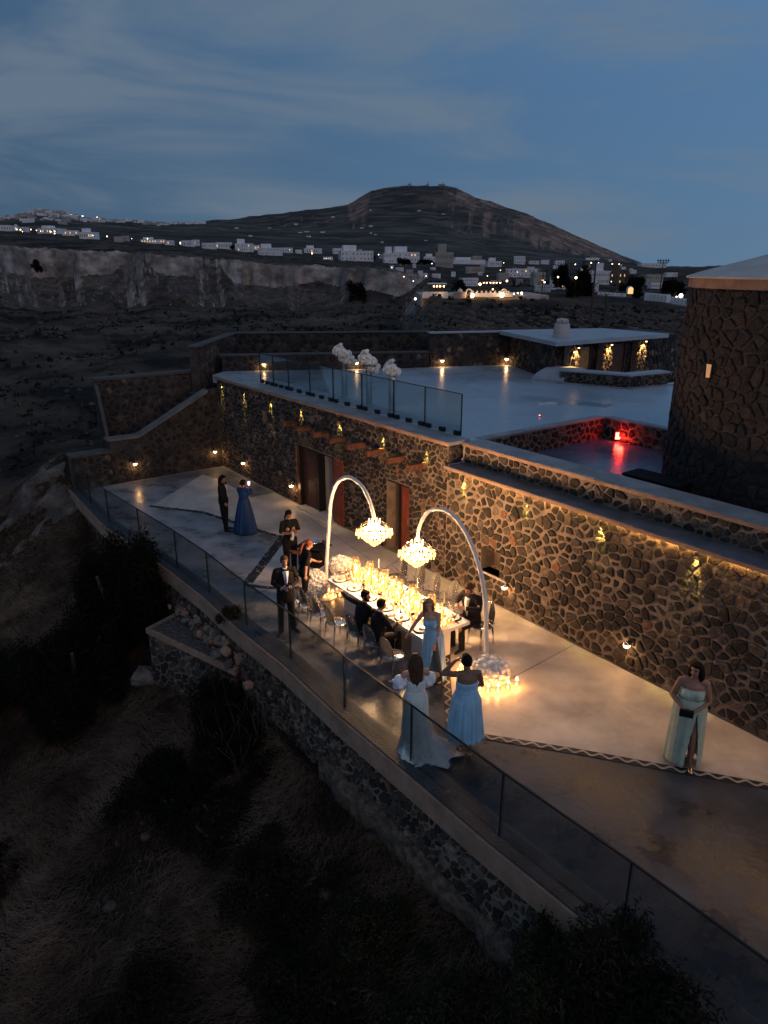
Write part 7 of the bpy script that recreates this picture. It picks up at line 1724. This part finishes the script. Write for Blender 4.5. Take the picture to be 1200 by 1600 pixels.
p = W(-2.35, 5.30, -.25); bush('shrub', 'little green plant sprouting over the kerb behind the suited man', p, (.34, .3, .62), 1800, .028, 'green_leaves', nb=6, seed=99, stem=.02, group=FG)
# twigs in the shrub before the ruin
b = B(); r = random.Random(31)
for i in range(60):
    s = r.uniform(-2.6, .4); n = r.uniform(5.5, 6.8); p = on_ground(s, n, .2); q = p + Vector((r.uniform(-.4, .4), r.uniform(-.4, .4), r.uniform(.5, 1.3))); m_ = (p + q) / 2 + Vector((r.uniform(-.12, .12), r.uniform(-.12, .12), .1)); b.tube([p, m_, q], [.006, .004, .002], 4)
t = thing('dead_brush', 'bare pale twigs sticking out of the dark shrub by the ruined pier', 'brush'); tag(b.obj('twigs', 'twig', t), kind='stuff')
# dry grass: ribbons combed down the slope
def straw(n, smin, smax, nmin, nmax, L0, L1, seed, matn, name, dens=lambda s, n: 1.0, w=.006):
    g = np.random.default_rng(seed); S = g.uniform(smin, smax, n); N_ = g.uniform(nmin, nmax, n)
    keep = g.random(n) < np.clip(.5 + 1.2 * (fbm(S * .5, N_ * .5, 3) + .25), .35, 1); S, N_ = S[keep], N_[keep]; n = len(S)
    X = O0[0] + DD[0] * S + NN[0] * N_; Y = O0[1] + DD[1] * S + NN[1] * N_; Z = znear(X, Y)
    L = g.uniform(L0, L1, n); fl_ = fbm(S * .35 + 9, N_ * .35, 3) * 2.2; a = math.atan2(NN[1], NN[0]) + fl_ + g.normal(0, .55, n); el = g.uniform(.15, 1.15, n)
    P = [np.stack([X, Y, Z - .03], 1)]; d = np.stack([np.cos(a) * np.cos(el), np.sin(a) * np.cos(el), np.sin(el)], 1)
    for k in range(3):
        P.append(P[-1] + d * (L / 3)[:, None]); d = d + np.stack([.12 * np.cos(a), .12 * np.sin(a), np.full(n, -.42)], 1) + g.normal(0, .24, (n, 3)); d /= np.linalg.norm(d, axis=1)[:, None]
    sd = np.stack([-np.sin(a), np.cos(a), np.zeros(n)], 1); v = []
    for k, p in enumerate(P): ww = w * (1 - k / 3.6); v += [p - sd * ww, p + sd * ww]
    v = np.stack(v, 1).reshape(-1, 3); base = np.arange(n)[:, None] * 8; f = np.concatenate([base + np.array([2 * k, 2 * k + 1, 2 * k + 3, 2 * k + 2]) for k in range(3)], 0)
    tag(link(name, nmesh(name, v, f, [matn])), kind='stuff')
straw(260000, -17, 9.5, 5.45, 14.5, .14, .46, 1, 'dry_straw', 'dry_grass', w=.006)
straw(50000, -17, 10, 5.45, 14.5, .15, .35, 2, 'dark_scrub', 'dark_grass', w=.008)
straw(9000, -17, -11, 5.3, 10, .12, .3, 3, 'dry_straw', 'dry_grass_tufts')
# stones lying on the slope
rk = [rock_mesh(90 + k).mesh('rock', 'rock_rubble') for k in range(4)]; V_ = []; b = B(); r = random.Random(6)
for i in range(420):
    s = r.uniform(-17, 9); n = 5.4 + abs(r.gauss(0, 3.2)); p = on_ground(s, n); k = r.choice([.03, .04, .06, .09, .14]); m = rock_mesh(i % 7, k); b.add([(a + p.x, c + p.y, d + p.z) for a, c, d in m.v], m.f)
tag(b.obj('slope_stones', 'far_rock'), kind='stuff')
